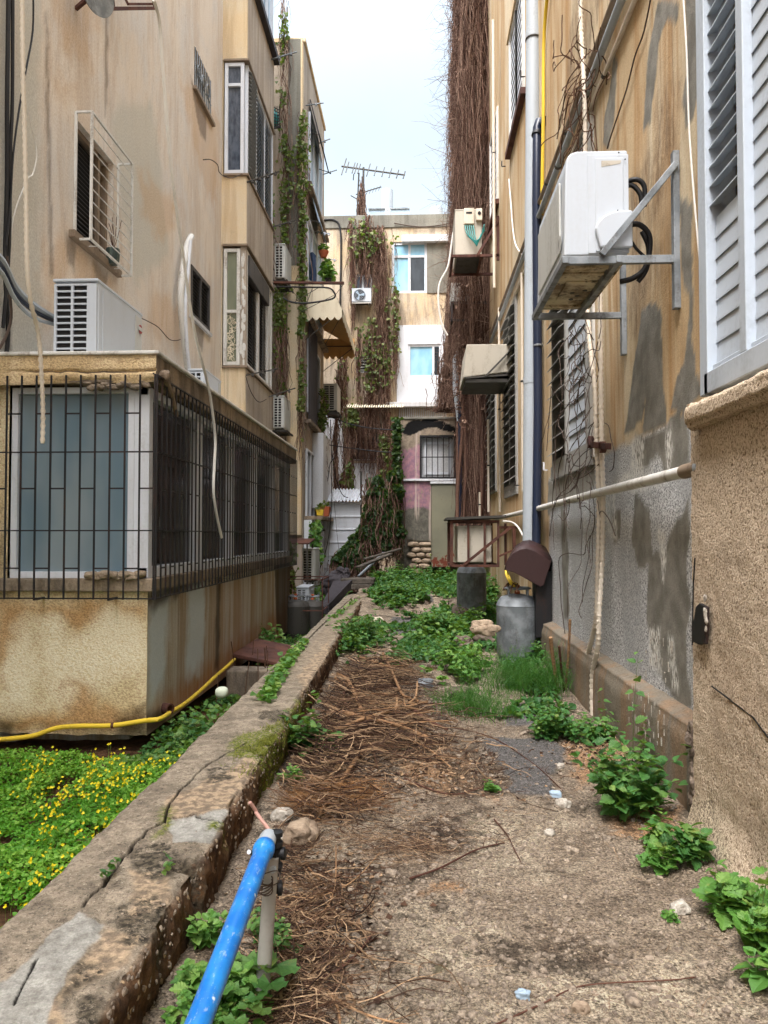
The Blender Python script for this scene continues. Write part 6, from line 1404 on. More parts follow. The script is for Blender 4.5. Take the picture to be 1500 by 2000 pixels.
# galvanised drum behind, cylinder in front, hood
cylinder('galvanised cylinder partly hidden beneath the rusty cage', onY(921, 1155, 14.2).x, 14.2, .12, .27, .95, 'galv')
GC = cylinder('large galvanised gas cylinder standing in feathery grass beside the right wall', 1.262, 9.8, .0, .262, .86, 'galv')
mb = MB(); 
for k in range(6): a = R.uniform(0, 6.3); mb.tube([(1.262, 9.75, .93), (1.262+.12*math.cos(a), 9.7+.12*math.sin(a), 1.0), (1.262+.2*math.cos(a), 9.7+.2*math.sin(a), .9)], .008, 5, spline=4)
mb.build('vine_stem', M['twig'], GC)
pipe('gas_hose', 'yellow gas hose rising from the large galvanised cylinder', [onY(1005, 1145, 9.7), onY(998, 1140, 9.6), onY(990, 1125, 9.7), onY(988, 1115, 9.8), onY(992, 1122, 9.9), onY(1000, 1138, 9.8), onY(1012, 1142, 9.8)], .016, 'yellow', 'hose', 5, 8)
HD = thing('metal_hood', 'curved dark brown sheet metal hood tilted above the large gas cylinder', 'hood', (1.3, 9.6, 1.3))
# curved sheet: arc profile swept between two directions
c0 = [onY(x, y, 9.55) for x, y in ((985, 1112), (990, 1100), (1001, 1084), (1014, 1074), (1028, 1071), (1045, 1076), (1077, 1095))]
vs = []; fs = []; n = len(c0)
low = [onY(x, y, 9.5) for x, y in ((986, 1112), (996, 1116), (1010, 1122), (1024, 1130), (1038, 1137), (1052, 1143), (1060, 1134))]
front = [onY(x, y, 9.35) for x, y in ((985, 1112), (993, 1098), (1004, 1083), (1016, 1075), (1030, 1074), (1048, 1080), (1076, 1096))]
mb = MB(); poly = [onY(x, y, 9.4) for x, y in ((985, 1113), (989, 1098), (1000, 1082), (1014, 1073), (1028, 1071), (1044, 1076), (1077, 1096), (1062, 1143), (1055, 1146), (1030, 1132), (1004, 1118))]
mb.prism(poly, (0, .02, 0)); mb.build('front_sheet', M['hood'], HD, bevel=.006)
back = [p_+V((.12, .55, .10)) for p_ in poly[:7]]
vs = []; 
for p_, q_ in zip(poly[:7], back): vs += [tuple(p_), tuple(q_)]
mb = MB(); mb.add(vs, [(2*i, 2*i+2, 2*i+3, 2*i+1) for i in range(6)]); o = mb.build('curved_sheet', M['hood'], HD, smooth=1.0); sm = o.modifiers.new('thick', 'SOLIDIFY'); sm.thickness = .012
mb = MB(); mb.bar(onY(1077, 1096, 9.5), onY(1066, 1140, 9.9), .04); mb.box(1.45, XR-.01, 9.5, 9.8, .35, 1.15); mb.build('mount', M['iron'], HD)
# small things on right wall
t = thing('metal_plate', 'small black painted iron plate with flaking paint stuck on the roughcast wall', 'plate', tuple(onX(1370, 1230, XN)))
pl_ = [onX(a, b, XN-.012) for a, b in ((1366, 1185), (1373, 1178), (1386, 1186), (1386, 1215), (1384, 1258), (1371, 1259), (1357, 1252), (1361, 1215))]
mb = MB(); mb.prism(pl_, (-.02, 0, 0)); o = mb.build('plate_body', M['iron'], t, bevel=.004)
mb = MB(); 
for (a, b, s_) in ((1377, 1195, .03), (1378, 1203, .025), (1380, 1214, .02), (1379, 1228, .018), (1377, 1168, .025)): mb.rock(onX(a, b, XN-.032), (.012, s_, s_*1.3), a, 2, .4)
mb.build('flaking_paint', M['whitestone'], t)
for lab, (a, b), X in (('small shutter catch with white end on the wall beneath the louvred window', (1062, 918), 1.6), ('small black shutter catch on the upper white shutter', (1017, 150), 1.58), ('small rusty shutter catch between the upper windows', (980, 325), 1.58), ('black shutter catch beneath the second louvred window', (1006, 948), 1.58)):
    p = onX(a, b, X); t = thing('shutter_catch', lab, 'catch', tuple(p), 'shutter catches on the right wall'); k = p.y/1500
    mb = MB(); mb.bar(p+V((0, 0, 0)), V((XR, p.y, p.z)), .02*k*90+.0, .015); mb.bar(p, p+V((0, 0, .10)), .02, .02); mb.build('catch_body', M['white' if 'white end' in lab else 'iron'], t)
# ------------------------------------------------------------------ cables on the left facade
def lcable(lab, pts, X, r, mat, name='cable', spline=4, corr=0, n=6, group=None, jit=0): return pipe(name, lab, [onX(a, b, X) for a, b in pts], r, mat, 'cable', spline, n, group, corr=corr)
g_l = 'cables hanging down the left facade'
lcable('leftmost thick black cable running straight down the left facade', [(17, -40), (14, 200), (14, 350), (10, 520), (16, 650), (8, 720)], XL+.05, .022, 'black', group=g_l)
lcable('second thick black cable right beside the leftmost one', [(25, -40), (24, 200), (20, 300), (18, 480), (6, 640)], XL+.06, .018, 'black', group=g_l)
lcable('thin black cable bowing right before joining the thick ones', [(65, -20), (64, 60), (52, 130), (38, 210), (26, 300), (20, 400), (12, 480)], XL+.08, .01, 'black', group=g_l)
lcable('pale corrugated conduit hanging loose in front of the barred balcony', [(43, -40), (45, 150), (48, 250), (51, 400), (53, 520), (60, 590), (75, 650), (81, 730), (84, 800), (83, 866)], XL+.9, .02, 'conduit', 'corrugated_conduit', 4, .03, 8)
lcable('white kinked wire on the facade left of the white window grille', [(46, 180), (62, 250), (72, 300), (64, 340), (54, 350), (30, 410), (20, 470), (18, 520)], XL+.06, .007, 'cable', group=g_l)
lcable('long white hose drooping across the facade and over the slab edge', [(300, 0), (311, 40), (318, 130), (332, 300), (345, 410), (358, 500), (370, 590), (385, 670), (408, 760), (420, 850), (419, 900), (417, 960), (424, 1010), (433, 1050)], XE+.25, .016, 'cable', 'hose')
lcable('white wrapped pipe bundle from the facade down to the small unit', [(374, 462), (366, 480), (357, 530), (353, 580), (357, 640), (364, 700), (369, 740)], XL+.12, .055, 'whitedirty', 'wrapped_pipes', 4, 0, 10)
lcable('second strand of the white wrapped pipes, thinner and straighter', [(372, 470), (368, 520), (362, 600), (366, 680), (372, 740)], XL+.18, .03, 'white', 'wrapped_pipes', 4, 0, 8)
for i, (y0, r_, m_) in enumerate(((500, .03, 'pvc'), (512, .022, 'pvcdark'), (525, .02, 'pvc'))):
    lcable(['upper grey loop of pipe sagging into the large left outdoor unit', 'middle dark loop of pipe sagging into the large left outdoor unit', 'lowest thin grey loop sagging into the large left outdoor unit'][i], [(-25, y0-20), (5, y0+10), (30, y0+60), (65, y0+95), (108, 622+i*6)], XL+.35, r_, m_, 'coolant_pipe')
lcable('short twisted dark wire bundle at the left edge above the slab', [(-8, 690), (10, 660), (22, 620), (18, 560), (14, 500)], XL+.25, .014, 'wire')
lcable('thin dark wire swinging between the facade and the upper bay', [(397, 312), (412, 312), (425, 322), (428, 336), (440, 345), (455, 347), (475, 338)], XB-.08, .009, 'wire')
lcable('thin wire running from the big left unit along the facade', [(272, 620), (290, 628), (310, 640), (330, 662), (345, 665), (360, 660)], XL+.04, .007, 'wire')
lcable('loose wire drooping under the lower bay', [(480, 735), (490, 765), (505, 785), (520, 780)], XB+.05, .008, 'wire')
# dish and frame cut off by the top edge
t = thing('satellite_dish', 'round grimy dish seen from below at the top edge of the left facade', 'dish', tuple(onX(185, 5, XL+.2)))
c = onX(182, -12, XL+.25); mb = MB(); mb.lathe(c, [(.02, 0), (.16, .02), (.24, .06), (.25, .08), (.235, .08), (.02, .03)], 28, (.75, -.3, -.1)); mb.build('reflector', M['galv'], t, smooth=.7)
MB().bar(c, V((XL, c.y+.1, c.z-.1)), .04).build('arm', M['rust'], t)
BR2 = thing('wall_bracket', 'empty rusty bracket frame at the top edge of the left facade', 'bracket', tuple(onX(205, 15, XL)), 'brackets carrying outdoor units')
mb = MB()
a = onX(207, 17, XL+.1); b = onX(303, 16, XL+.3); 
mb.bar(a, b, .04); mb.bar(onX(222, 10, XL), onX(217, -30, XL+.1), .035); mb.bar(b, onX(290, -40, XL+.3), .035); mb.bar(onX(250, 8, XL+.2), onX(236, -20, XL+.1), .03); mb.bar(onX(250, 8, XL+.2), onX(300, 8, XL+.28), .03); mb.build('frame', M['rust'], BR2)
# yellow hose along the base
hz = [(-20, 1446), (60, 1438), (110, 1422), (160, 1418), (220, 1417), (280, 1408), (312, 1404)]
P1 = [onY(a, b, 6.93) for a, b in hz]; P2 = [onX(a, b, XE+.06) for a, b in ((335, 1390), (360, 1375), (390, 1350), (420, 1322), (445, 1300), (458, 1288))]
pipe('garden_hose', 'yellow hose strung along the foot of the left balcony wall', P1+P2, .022, 'yellow', 'hose', 5, 10, joints=[(P1[4], .028, .03, 'rust')])
t = thing('pipe_stub', 'rusty round pipe stub poking from the left side wall just above the yellow hose', 'pipe', tuple(onX(318, 1385, XE)))
p = onX(318, 1383, XE); mb = MB(); mb.lathe(p, [(.05, 0), (.055, .02), (.055, .1), (.04, .1), (.038, .03)], 16, (1, -.5, 0)); mb.build('stub', M['rust'], t)
t = thing('metal_sheet', 'rusty brown metal lid lying tilted across the narrow passage by the left wall', 'metal sheet', tuple(onX(455, 1275, -2.3)))
q0 = onY(453, 1278, 10.3); q1 = onY(545, 1268, 11.2); mb = MB(); mb.hexa([q0+V((0, 0, -.04)), (q0.x+.75, q0.y-.1, q0.z-.16), (q0.x+.95, q0.y+1.0, q0.z-.12), (q0.x+.1, q0.y+1.1, q0.z+.02), q0+V((0, 0, .01)), (q0.x+.75, q0.y-.1, q0.z-.11), (q0.x+.95, q0.y+1.0, q0.z-.07), (q0.x+.1, q0.y+1.1, q0.z+.07)]); mb.build('lid', M['rust'], t, bevel=.01)
t = thing('concrete_kerb', 'low concrete kerb under the rusty lid in the left passage', 'kerb', (-2.1, 9.8, -.4)); MB().box(-2.4, -1.5, 9.6, 9.95, -.5, -.1).build('block', M['slab'], t, bevel=.02)
t = thing('ball', 'pale greenish white round ball half sunk in the weeds by the left wall', 'ball', tuple(onY(433, 1352, 7.9)))
mb = MB(); c = onY(433, 1352, 7.9); mb.rock(c, (.115, .115, .10), 4, 3, .03); mb.build('ball_body', painted('pale_ball', C(206, 214, 192), .5, C(140, 150, 120), .3, sc=14), t, smooth=3)
mb = MB()
for k in range(9): x = R.uniform(-2.4, -1.7); y = R.uniform(8, 10.5); mb.tube([(x, y, gl(x, y)), (x+R.uniform(-.1, .1), y+R.uniform(-.1, .1), gl(x, y)+R.uniform(.3, .75))], .006, 4)
mb.build('dead_stems', M['twig'], kind='stuff')

# ------------------------------------------------------------------ planks and rubble at the far end of the low wall
for i, (xa_, xb_, ya, yb, yd) in enumerate(((665, 730, 1131, 1141, 17.2), (667, 726, 1142, 1152, 17.1))):
    a = onY(xa_, yb, yd); b = onY(xb_, ya, yd)
    t = thing('concrete_slab', ['thin grey slab lying on top of the pair across the far end of the low wall', 'lower slab of the pair across the far end of the low wall'][i], 'slab', (a.x, yd, a.z), 'stacked slabs')
    mb = MB(); mb.box(a.x, b.x, yd+.02*i, yd+.75, a.z+.002, b.z); mb.build('slab_body', M['slabdark'], t, bevel=.015)
t = thing('board', 'dark board leaning against the far end of the low wall', 'board', tuple(onY(640, 1150, 16.6)))
a = onY(628, 1190, 15.5); b = onY(660, 1140, 17.3); mb = MB(); mb.hexa([a+V((-.05, 0, -.1)), a+V((.15, 0, -.1)), b+V((.35, 0, -.05)), b+V((-.1, 0, -.1)), a+V((-.05, 0, .0)), a+V((.15, .0, .1)), b+V((.35, 0, .12)), b+V((-.1, 0, .06))]); mb.build('plank', M['tarp'], t)
t = thing('tarp', 'crumpled dark plastic heaped beside the slabs at the end of the low wall', 'plastic sheet', tuple(onY(660, 1130, 17.6)))
mb = MB()
for k, (x, y, s_) in enumerate(((652, 1140, .35), (663, 1128, .3), (645, 1150, .3), (670, 1120, .22))): mb.rock(onY(x, y, 17.7), (s_*1.3, s_, s_), k+3, 3, .6)
mb.build('sheet', M['tarp'], t)
# rocks
g_r = 'loose rocks in the alley'
rocks = [((735, 1150), .42, 'concgrey', 'broken brown concrete lump right of the stacked slabs'), ((800, 1165), .38, 'concgrey', 'grey rock in the weeds below the exposed stones'), ((905, 1262), .30, 'concgrey', 'left grey block next to the large gas cylinder'), ((945, 1258), .30, 'concgrey', 'right grey block against the large gas cylinder'),
         ((590, 1635), .155, 'rock', 'pale angular stone near the blue pipe'), ((548, 1600), .10, 'whitestone', 'whitish rubble chip at the foot of the low wall'), ((545, 1645), .07, 'whitestone', 'small whitish chip between the blue pipe and the pale stone'), ((1095, 1500), .05, 'whitestone', 'tiny white chip on the orange soil'), ((1328, 1780), .075, 'whitestone', 'crumbly white chip beside the lower right weeds'), ((1021, 1948), .045, 'bluew', 'pale blue pebble in the foreground gravel'), ((1135, 1976), .05, 'rock', 'tan pebble at the bottom edge of the gravel'), ((1072, 1630), .05, 'whitestone', 'elongated white fragment on the gravel'),
         ((832, 1335), .16, 'galv', 'grey plastic bottle shaped lump by the branch pile'), ((900, 1362), .22, 'concgrey', 'pale rock tucked in the feathery grass'), ((760, 1190), .2, 'rock', 'small tan rock on the weedy path'), ((1085, 1555), .06, 'bluew', 'bluish chip near the asphalt patch'), ((1100, 1575), .07, 'whitestone', 'flat whitish flake near the asphalt patch')]
for i, ((a, b), s_, m_, lab) in enumerate(rocks):
    p = gP(a, b+ (6 if s_ > .1 else 0)); t = tag(MB().rock((0, 0, 0), (s_, s_*.8, s_*.68), i+5, 3, .4, rot=R.uniform(0, 3)).build('rock', M[m_], smooth=.5), lab, 'rock', g_r); t.location = (p.x, p.y, p.z+s_*.2)
p = onY(945, 1228, 9.55); t = tag(MB().rock((0, 0, 0), (.30, .2, .16), 77, 3, .5).build('rock', M['rock'], smooth=.5), 'tan jagged stone on top of the right grey block by the gas cylinder', 'rock', g_r); t.location = p
for i, (a, b, m_, lab) in enumerate(((740, 1218, 'cream', 'crumpled cream carton lying on the weedy path'), (830, 1222, 'teal', 'green plastic bottle cap end in the weeds'))):
    p = gP(a, b); t = tag(MB().rock((0, 0, 0), (.16, .12, .12), 50+i, 2, .3).build('litter', M[m_], smooth=.6), lab, 'litter'); t.location = (p.x, p.y, p.z+.05)
t = thing('kerb_stone', 'long mossy kerb stone half buried in weeds on the far right of the path', 'kerb', tuple(gP(885, 1190)))
a = gP(872, 1172); b = gP(905, 1215); mb = MB(); d = (b-a)
for k in range(4): c = a+d*((k+.5)/4); mb.rock((c.x, c.y, c.z+.1), (.28, abs(d.y)/4*1.2, .28), k+30, 3, .15)
mb.build('kerb_body', M['concgrey'], t)
# gravel: countless small stones
mb = MB(); n = 17000
yy = 1.9+(RN.rand(n)**1.6)*9; xx = -.75+RN.rand(n)*2.25
dens = fbm(xx*3, yy*3, 0, 3, 90)
for i in range(n):
    if dens[i] < -.1 and R.random() < .6: continue
    s_ = R.choice([.006, .007, .008, .010, .012, .016, .021])*(.7+.5*R.random())*(1 if R.random() < .985 else 2)
    x, y = xx[i], yy[i]
    if x < wall_r(y)+.02: continue
    mb.rock((x, y, gz(x, y)+s_*.05), (s_*1.3, s_, s_*.7), i, 0 if s_ < .016 else 1, .5, var=R.random(), rot=R.uniform(0, 3))
mb.build('gravel', M['gravel'], kind='stuff')
# pale chips along the low wall's right arris (embedded aggregate)
mb = MB()
for i in range(520):
    y = 1.9+R.random()**1.5*5; x = float(wall_r(y)); s_ = R.uniform(.005, .015)
    if R.random() < .92: mb.rock((x+R.uniform(-.006, .012), y, .27-R.random()**2*.55), (s_*.6, s_, s_*1.1), i, 0, .4, var=R.random())
    else: mb.rock((x-R.uniform(.0, .45), y, .272), (s_, s_*1.2, s_*.4), i, 0, .4, var=R.random())
mb.build('aggregate_chips', M['gravel'], kind='stuff')

# ------------------------------------------------------------------ twigs and branches
def twig_bed(n, region, ang=None, lmin=.08, lmax=.5, hmax=.06, r=(.0012, .0035), curl=.5, mb=None):
    cx = np.array(region)[:, :2]; w_ = np.array(region)[:, 2]; w_ = w_/w_.sum(); idx = RN.choice(len(region), n, p=w_)
    sx_ = np.array(region)[idx, 3]; sy_ = np.array(region)[idx, 4]
    X = cx[idx, 0]+RN.normal(size=n)*sx_; Y = cx[idx, 1]+RN.normal(size=n)*sy_
    L_ = lmin+(lmax-lmin)*RN.rand(n)**2; a = RN.rand(n)*2*np.pi if ang is None else ang+RN.normal(size=n)*.9
    k = 7; tt = np.linspace(-.5, .5, k)[None, :]; cu = (RN.rand(n)-.5)*2*curl*3
    aa = a[:, None]+cu[:, None]*tt; dx = np.cumsum(np.cos(aa), 1)/k*L_[:, None]; dy = np.cumsum(np.sin(aa), 1)/k*L_[:, None]
    PX = X[:, None]+dx-dx.mean(1, keepdims=True); PY = Y[:, None]+dy-dy.mean(1, keepdims=True)
    h = RN.rand(n)**1.5*hmax; sl = RN.normal(size=n)*.08
    PZ = gh(PX, PY)+.004+h[:, None]+sl[:, None]*tt*L_[:, None]+.02*L_[:, None]*np.sin(tt*9+a[:, None])
    PZ = np.maximum(PZ, gh(PX, PY)+.002)
    ok = (PX.min(1) > wall_r(Y)+.02) & (PX.max(1) < 1.5)
    P = np.stack([PX, PY, PZ], -1)[ok]; rr = (r[0]+(r[1]-r[0])*RN.rand(len(P))**2)*(1+.0*len(P))
    strands(mb, P, rr, 3)
def RG(lst): return [(lambda p: (p.x, p.y, w_, sx_, sy_))(gP(a, b)) for a, b, w_, sx_, sy_ in lst]
mb = MB()
twig_bed(2600, RG([(700, 1400, 5, .28, .8), (640, 1490, 4, .2, .45), (780, 1440, 2, .25, .4), (650, 1580, 2, .15, .2), (740, 1330, 3, .25, .6), (880, 1500, .5, .3, .3)]), lmax=.6, hmax=.12, r=(.0016, .0055), mb=mb)
twig_bed(1000, RG([(620, 1780, 4, .10, .18), (600, 1880, 4, .10, .12), (560, 1700, 3, .08, .18), (640, 1960, 2, .12, .1), (560, 1980, 2, .06, .08)]), lmin=.08, lmax=.5, hmax=.05, r=(.0010, .0042), curl=.8, mb=mb)
twig_bed(700, RG([(800, 1660, 4, .14, .1), (860, 1600, 2, .3, .2), (700, 1640, 3, .15, .15)]), ang=.1, lmin=.05, lmax=.35, hmax=.03, r=(.0008, .0022), curl=.2, mb=mb)
twig_bed(600, [(.4, 3.2, 1, .6, .9), (.6, 5, 1, .5, 1)], lmin=.02, lmax=.16, hmax=.01, r=(.0006, .0016), mb=mb)
twig_bed(1300, RG([(700, 1380, 5, .25, .7), (650, 1480, 3, .18, .4), (780, 1450, 3, .25, .4), (740, 1320, 4, .2, .45)]), lmin=.2, lmax=.8, hmax=.2, r=(.003, .007), curl=.35, mb=mb)
mb.build('twigs', M['twig'], kind='stuff')
mb = MB(); twig_bed(1300, RG([(670, 1565, 3, .13, .10), (600, 1580, 1, .08, .1)]), lmin=.06, lmax=.3, hmax=.09, r=(.0007, .0016), curl=1.4, mb=mb); mb.build('straw', twigmat('straw', C(112, 78, 50), C(150, 108, 70), C(184, 144, 100)), kind='stuff')
# leaf litter flakes
mb = MB(); n = 2600; reg = RG([(700, 1420, 4, .4, .9), (620, 1800, 2, .14, .3), (850, 1500, 2, .4, .4), (1150, 1450, 1, .2, .3)]); id_ = RN.randint(0, len(reg), n); rg = np.array(reg)[id_]
X = rg[:, 0]+RN.normal(size=n)*rg[:, 3]; Y = rg[:, 1]+RN.normal(size=n)*rg[:, 4]; ok = (X > wall_r(Y)+.03) & (X < 1.45); X = X[ok]; Y = Y[ok]; n = len(X)
leaves(mb, np.stack([X, Y, gh(X, Y)+.006], 1), RN.normal(size=(n, 3))*np.array([1, 1, .25]), np.array([[0, 0, 1.]])+RN.normal(size=(n, 3))*.3, .012+.025*RN.rand(n), shape='diamond'); mb.build('leaf_litter', M['twig'], kind='stuff')
g_b = 'cut branches lying in the alley'
bl = [([(660, 1316), (680, 1330), (695, 1362), (708, 1390), (718, 1397)], .022, 'smooth branch bending steeply at the upper left of the pile', 'branch', .10),
      ([(655, 1325), (690, 1345), (730, 1370), (780, 1385)], .017, 'branch running right beneath the bent one in the pile', 'branch', .08),
      ([(620, 1436), (670, 1420), (720, 1400), (780, 1385), (835, 1370)], .018, 'long branch crossing the pile from lower left to upper right', 'branch', .12),
      ([(650, 1385), (700, 1400), (770, 1415), (835, 1440)], .022, 'thick yellowish branch crossing the pile towards the lower right', 'branch', .12),
      ([(720, 1440), (700, 1475), (670, 1520), (640, 1560), (624, 1590)], .017, 'pale thick stick pointing down at the viewer from the pile', 'branch', .05),
      ([(690, 1455), (665, 1485), (650, 1510), (635, 1525)], .016, 'shorter stick lying left of the pale thick one', 'branch', .04),
      ([(722, 1438), (728, 1460), (735, 1490), (738, 1500)], .011, 'thin grey stick just right of the pale thick one', 'twig', .04),
      ([(704, 1284), (740, 1296), (775, 1310)], .02, 'thick stub at the top of the pile', 'branch', .14),
      ([(748, 1276), (765, 1310), (785, 1355), (800, 1362)], .016, 'upright leaning stick at the top right of the pile', 'branch', .16),
      ([(805, 1385), (840, 1410), (875, 1425)], .018, 'reddish branch end at the right of the pile', 'branchred', .08),
      ([(675, 1340), (672, 1370), (690, 1390), (710, 1402)], .013, 'curved reddish branch at the left side of the pile', 'branchred', .07),
      ([(725, 1415), (790, 1440), (840, 1465), (880, 1498)], .009, 'thin branch trailing out of the pile to the lower right', 'branch', .05),
      ([(775, 1361), (774, 1380), (765, 1390)], .012, 'short crooked stick standing in the middle of the pile', 'branch', .12),
      ([(815, 1330), (812, 1360), (798, 1372)], .009, 'thin bent twig on the right side of the pile', 'branch', .14),
      ([(560, 1930), (620, 1915), (660, 1895), (700, 1860), (726, 1825)], .0065, 'dark purple brown branch curving through the foreground litter', 'branchred', .015),
      ([(540, 1845), (600, 1800), (640, 1770), (655, 1720), (656, 1650)], .0042, 'long curved tan twig near the blue pipe', 'branch', .02),
      ([(595, 1685), (612, 1706), (637, 1730)], .006, 'short yellowish cane lying right of the blue pipe', 'branch', .01),
      ([(565, 1650), (610, 1720), (650, 1780), (700, 1810), (720, 1840)], .005, 'dark twig angling down right from the blue pipe', 'twig', .02),
      ([(640, 1935), (660, 1970), (665, 2010)], .006, 'pale cane at the bottom edge left of centre', 'branch', .01),
      ([(650, 1945), (700, 1975), (760, 1995), (800, 2002)], .0045, 'pale twig sweeping along the bottom edge', 'branch', .01),
      ([(800, 1716), (860, 1695), (930, 1660), (985, 1646)], .0055, 'dark forked twig lying across the middle of the path', 'branchred', .015),
      ([(965, 1600), (990, 1630), (1005, 1660), (1018, 1685)], .004, 'short dark curved twig on the gravel', 'branchred', .01),
      ([(960, 2005), (1060, 1960), (1140, 1925), (1300, 1915), (1360, 1908)], .0035, 'long thin dark twig across the lower foreground gravel', 'branchred', .008),
      ([(560, 1750), (620, 1752), (690, 1720), (742, 1665)], .0032, 'slender tan twig arching across the litter', 'branch', .02),
      ([(600, 1575), (560, 1600), (530, 1640), (520, 1690)], .004, 'twig hooping over the rubble at the foot of the low wall', 'twig', .05),
      ([(880, 1420), (960, 1440), (1040, 1490), (1100, 1545)], .0045, 'thin dark twig reaching from the pile across the asphalt patch', 'branchred', .01),
      ([(790, 1520), (850, 1545), (900, 1550), (960, 1530)], .005, 'dark twig lying along the orange soil', 'branchred', .01)]
for pts, r_, lab, m_, hh in bl:
    P_ = []
    for j, (a, b) in enumerate(pts):
        p = gP(a, b); p = onZ(a, b, p.z+hh*(.4+.6*math.sin(math.pi*(j+.5)/len(pts)))); P_.append(p)
    t = thing('branch', lab, 'branch', tuple(P_[0]), g_b); mb = MB(); n_ = len(smooth(P_, 5)); mb.tube(P_, [r_*(1-.4*i/n_)*(1+.1*math.sin(i*2.1)) for i in range(n_)], 8, spline=5, var=.3+.5*R.random()); mb.build('stem', M[m_], t, smooth=1.2)
    if len(pts) > 3 and r_ > .004:
        S = smooth(P_, 5); mb = MB()
        for k in range(3):
            i = R.randrange(2, len(S)-2); d = (S[i+1]-S[i-1]).normalized(); sd_ = V((-d.y, d.x, .3))*R.choice((-1, 1)); mb.tube([S[i], S[i]+(d+sd_*.7)*r_*7, S[i]+(d*1.6+sd_)*r_*12], [r_*.45, r_*.3, r_*.15], 5)
        mb.build('side_shoot', M[m_], t)
for pts, r_, lab in (([(1075, 1245), (1082, 1300), (1090, 1350), (1106, 1400)], .018, 'tan cane leaning against the plinth behind the weeds'), ([(1092, 1262), (1098, 1320), (1110, 1375)], .012, 'reddish cane next to the tan one by the plinth'), ([(1122, 1210), (1122, 1290), (1132, 1340), (1126, 1400)], .013, 'curved cane standing right of the reddish one by the plinth')):
    P_ = [onY(a, b, 7.6+.12*i) for i, (a, b) in enumerate(pts)]; P_ = [V((min(p.x, 1.49), p.y, p.z)) for p in P_]
    t = thing('cane', lab, 'cane', tuple(P_[-1]), 'canes leaning by the plinth'); mb = MB(); mb.tube(P_, r_, 8, spline=4, var=.6); mb.build('stem', M['branchred' if 'reddish' in lab[:8] else 'branch'], t, smooth=1.2)

# ------------------------------------------------------------------ weeds
g_w = 'weed clumps in the alley'
def weed(name, lab, px, py, rad, hgt, n, size, mat='leaf', shape='ovate', Y=None, X=None, stems=14, base=None, group=g_w, cat='weed', ell=None, onz=None):
    size *= 1.25; hgt *= 1.3; rad *= 1.12; n = int(n*1.15)
    if base is None: p = gP(px, py)
    else: p = V(base)
    t = thing(name, lab, cat, tuple(p), group)
    rx, ry = ell or (rad, rad)
    mb = MB(); sm_ = MB(); ns = max(3, n//13); SP = []; LP = []; LD = []; LN = []; LS = []; LV = []
    hb = fbm(np.arange(ns)*.37, 0, 0, 3, n)*.9
    for i in range(ns):
        a = R.uniform(0, 6.283); q = math.sqrt(R.random()); q = min(1.15, abs(R.gauss(0, .5))); bx, by = p.x+.85*q*rx*math.cos(a), p.y+.85*q*ry*math.sin(a); bx = min(bx, 1.47)
        hh = hgt*(1.15-.55*q)*R.uniform(.45, 1.15)*(1+float(hb[i])*.5)*(1.35 if R.random() < .12 else 1); le = R.uniform(.1, .7)*hh; da = a+R.uniform(-.9, .9); k = 6; g0 = gz(bx, by) if onz is None else onz
        tt = np.linspace(0, 1, k); pts = np.stack([bx+math.cos(da)*le*tt**1.5, by+math.sin(da)*le*tt**1.5, g0+hh*tt*(1-.18*tt)], 1); SP.append(pts)
        m = 13; tv = R.random()*.35
        for j in range(m):
            f = .25+.75*(j//2)/(m//2); c = pts[0]*(1-f)+pts[-1]*f if False else np.array([np.interp(f, tt, pts[:, d_]) for d_ in range(3)])
            an = da+(j % 2)*3.14+(j//2)*1.57+R.uniform(-.4, .4); dr = np.array([math.cos(an), math.sin(an), R.uniform(-.45, .75)])
            LP.append(c+dr*size*.18); LD.append(dr); LN.append([R.uniform(-.6, .6)-.3*dr[0], R.uniform(-.6, .6)-.3*dr[1], 1]); LS.append(size*(1.15-.55*f)*R.uniform(.6, 1.3)); LV.append(min(1, max(0, tv+.15+.35*f+R.gauss(0, .12)+(.5 if R.random() < .02 else 0))))
    leaves(mb, LP, LD, LN, LS, var=LV, shape=shape)
    vs = mb.v[-1]; gz_ = gh(vs[:, 0], vs[:, 1]) if onz is None else onz; vs[:, 2] = np.maximum(vs[:, 2], gz_+.004)
    mb.build('foliage', M[mat], t); strands(mb_ := MB(), np.array(SP), max(.0014, size*.032), 3); mb_.build('shoot', M['leafolive'], t)
    return t
weed('nettle_clump', 'dense dark green nettle clump against the plinth corner', 1228, 1592, .15, .34, 420, .062, 'leaf', 'serrate')
p = gP(1232, 1500); weed('nettle_clump', 'tall nettle sprig rising up the plinth behind the dense clump', 1235, 1520, .06, .42, 70, .055, 'leaf', 'serrate')
weed('weed_clump', 'wide clump of small round leaves beside the canes', 1080, 1440, .24, .2, 650, .045, 'leaf', 'ovate')
weed('weed_clump', 'small clump of leaves under the end of the right conduit', 1165, 1450, .12, .16, 160, .05, 'leaf', 'ovate')
weed('weed_clump', 'small light green sprigs at the foot of the roughcast block', 1280, 1650, .09, .09, 70, .05, 'leafbright', 'serrate')
weed('weed_clump', 'leafy sprig hugging the base of the roughcast wall', 1352, 1690, .06, .18, 70, .06, 'leaf', 'serrate')
weed('weed_clump', 'low green sprigs left of the leafy sprig by the roughcast wall', 1295, 1705, .07, .10, 60, .045, 'leafbright', 'serrate')
weed('mallow_plant', 'bright mixed mallow and nettle clump in the lower right, upper part', 1425, 1785, .10, .15, 100, .065, 'leafbright', 'serrate')
weed('mallow_plant', 'round leaved mallow plant at the right edge of the foreground', 1480, 1870, .10, .14, 60, .07, 'leafbright', 'round')
weed('mallow_plant', 'lowest mallow leaves at the bottom right edge', 1485, 1925, .07, .10, 50, .055, 'leafbright', 'ovate')
weed('weed_clump', 'leafy weed at the low wall beneath the mossy corner', 600, 1475, .13, .3, 170, .065, 'leaf', 'ovate')
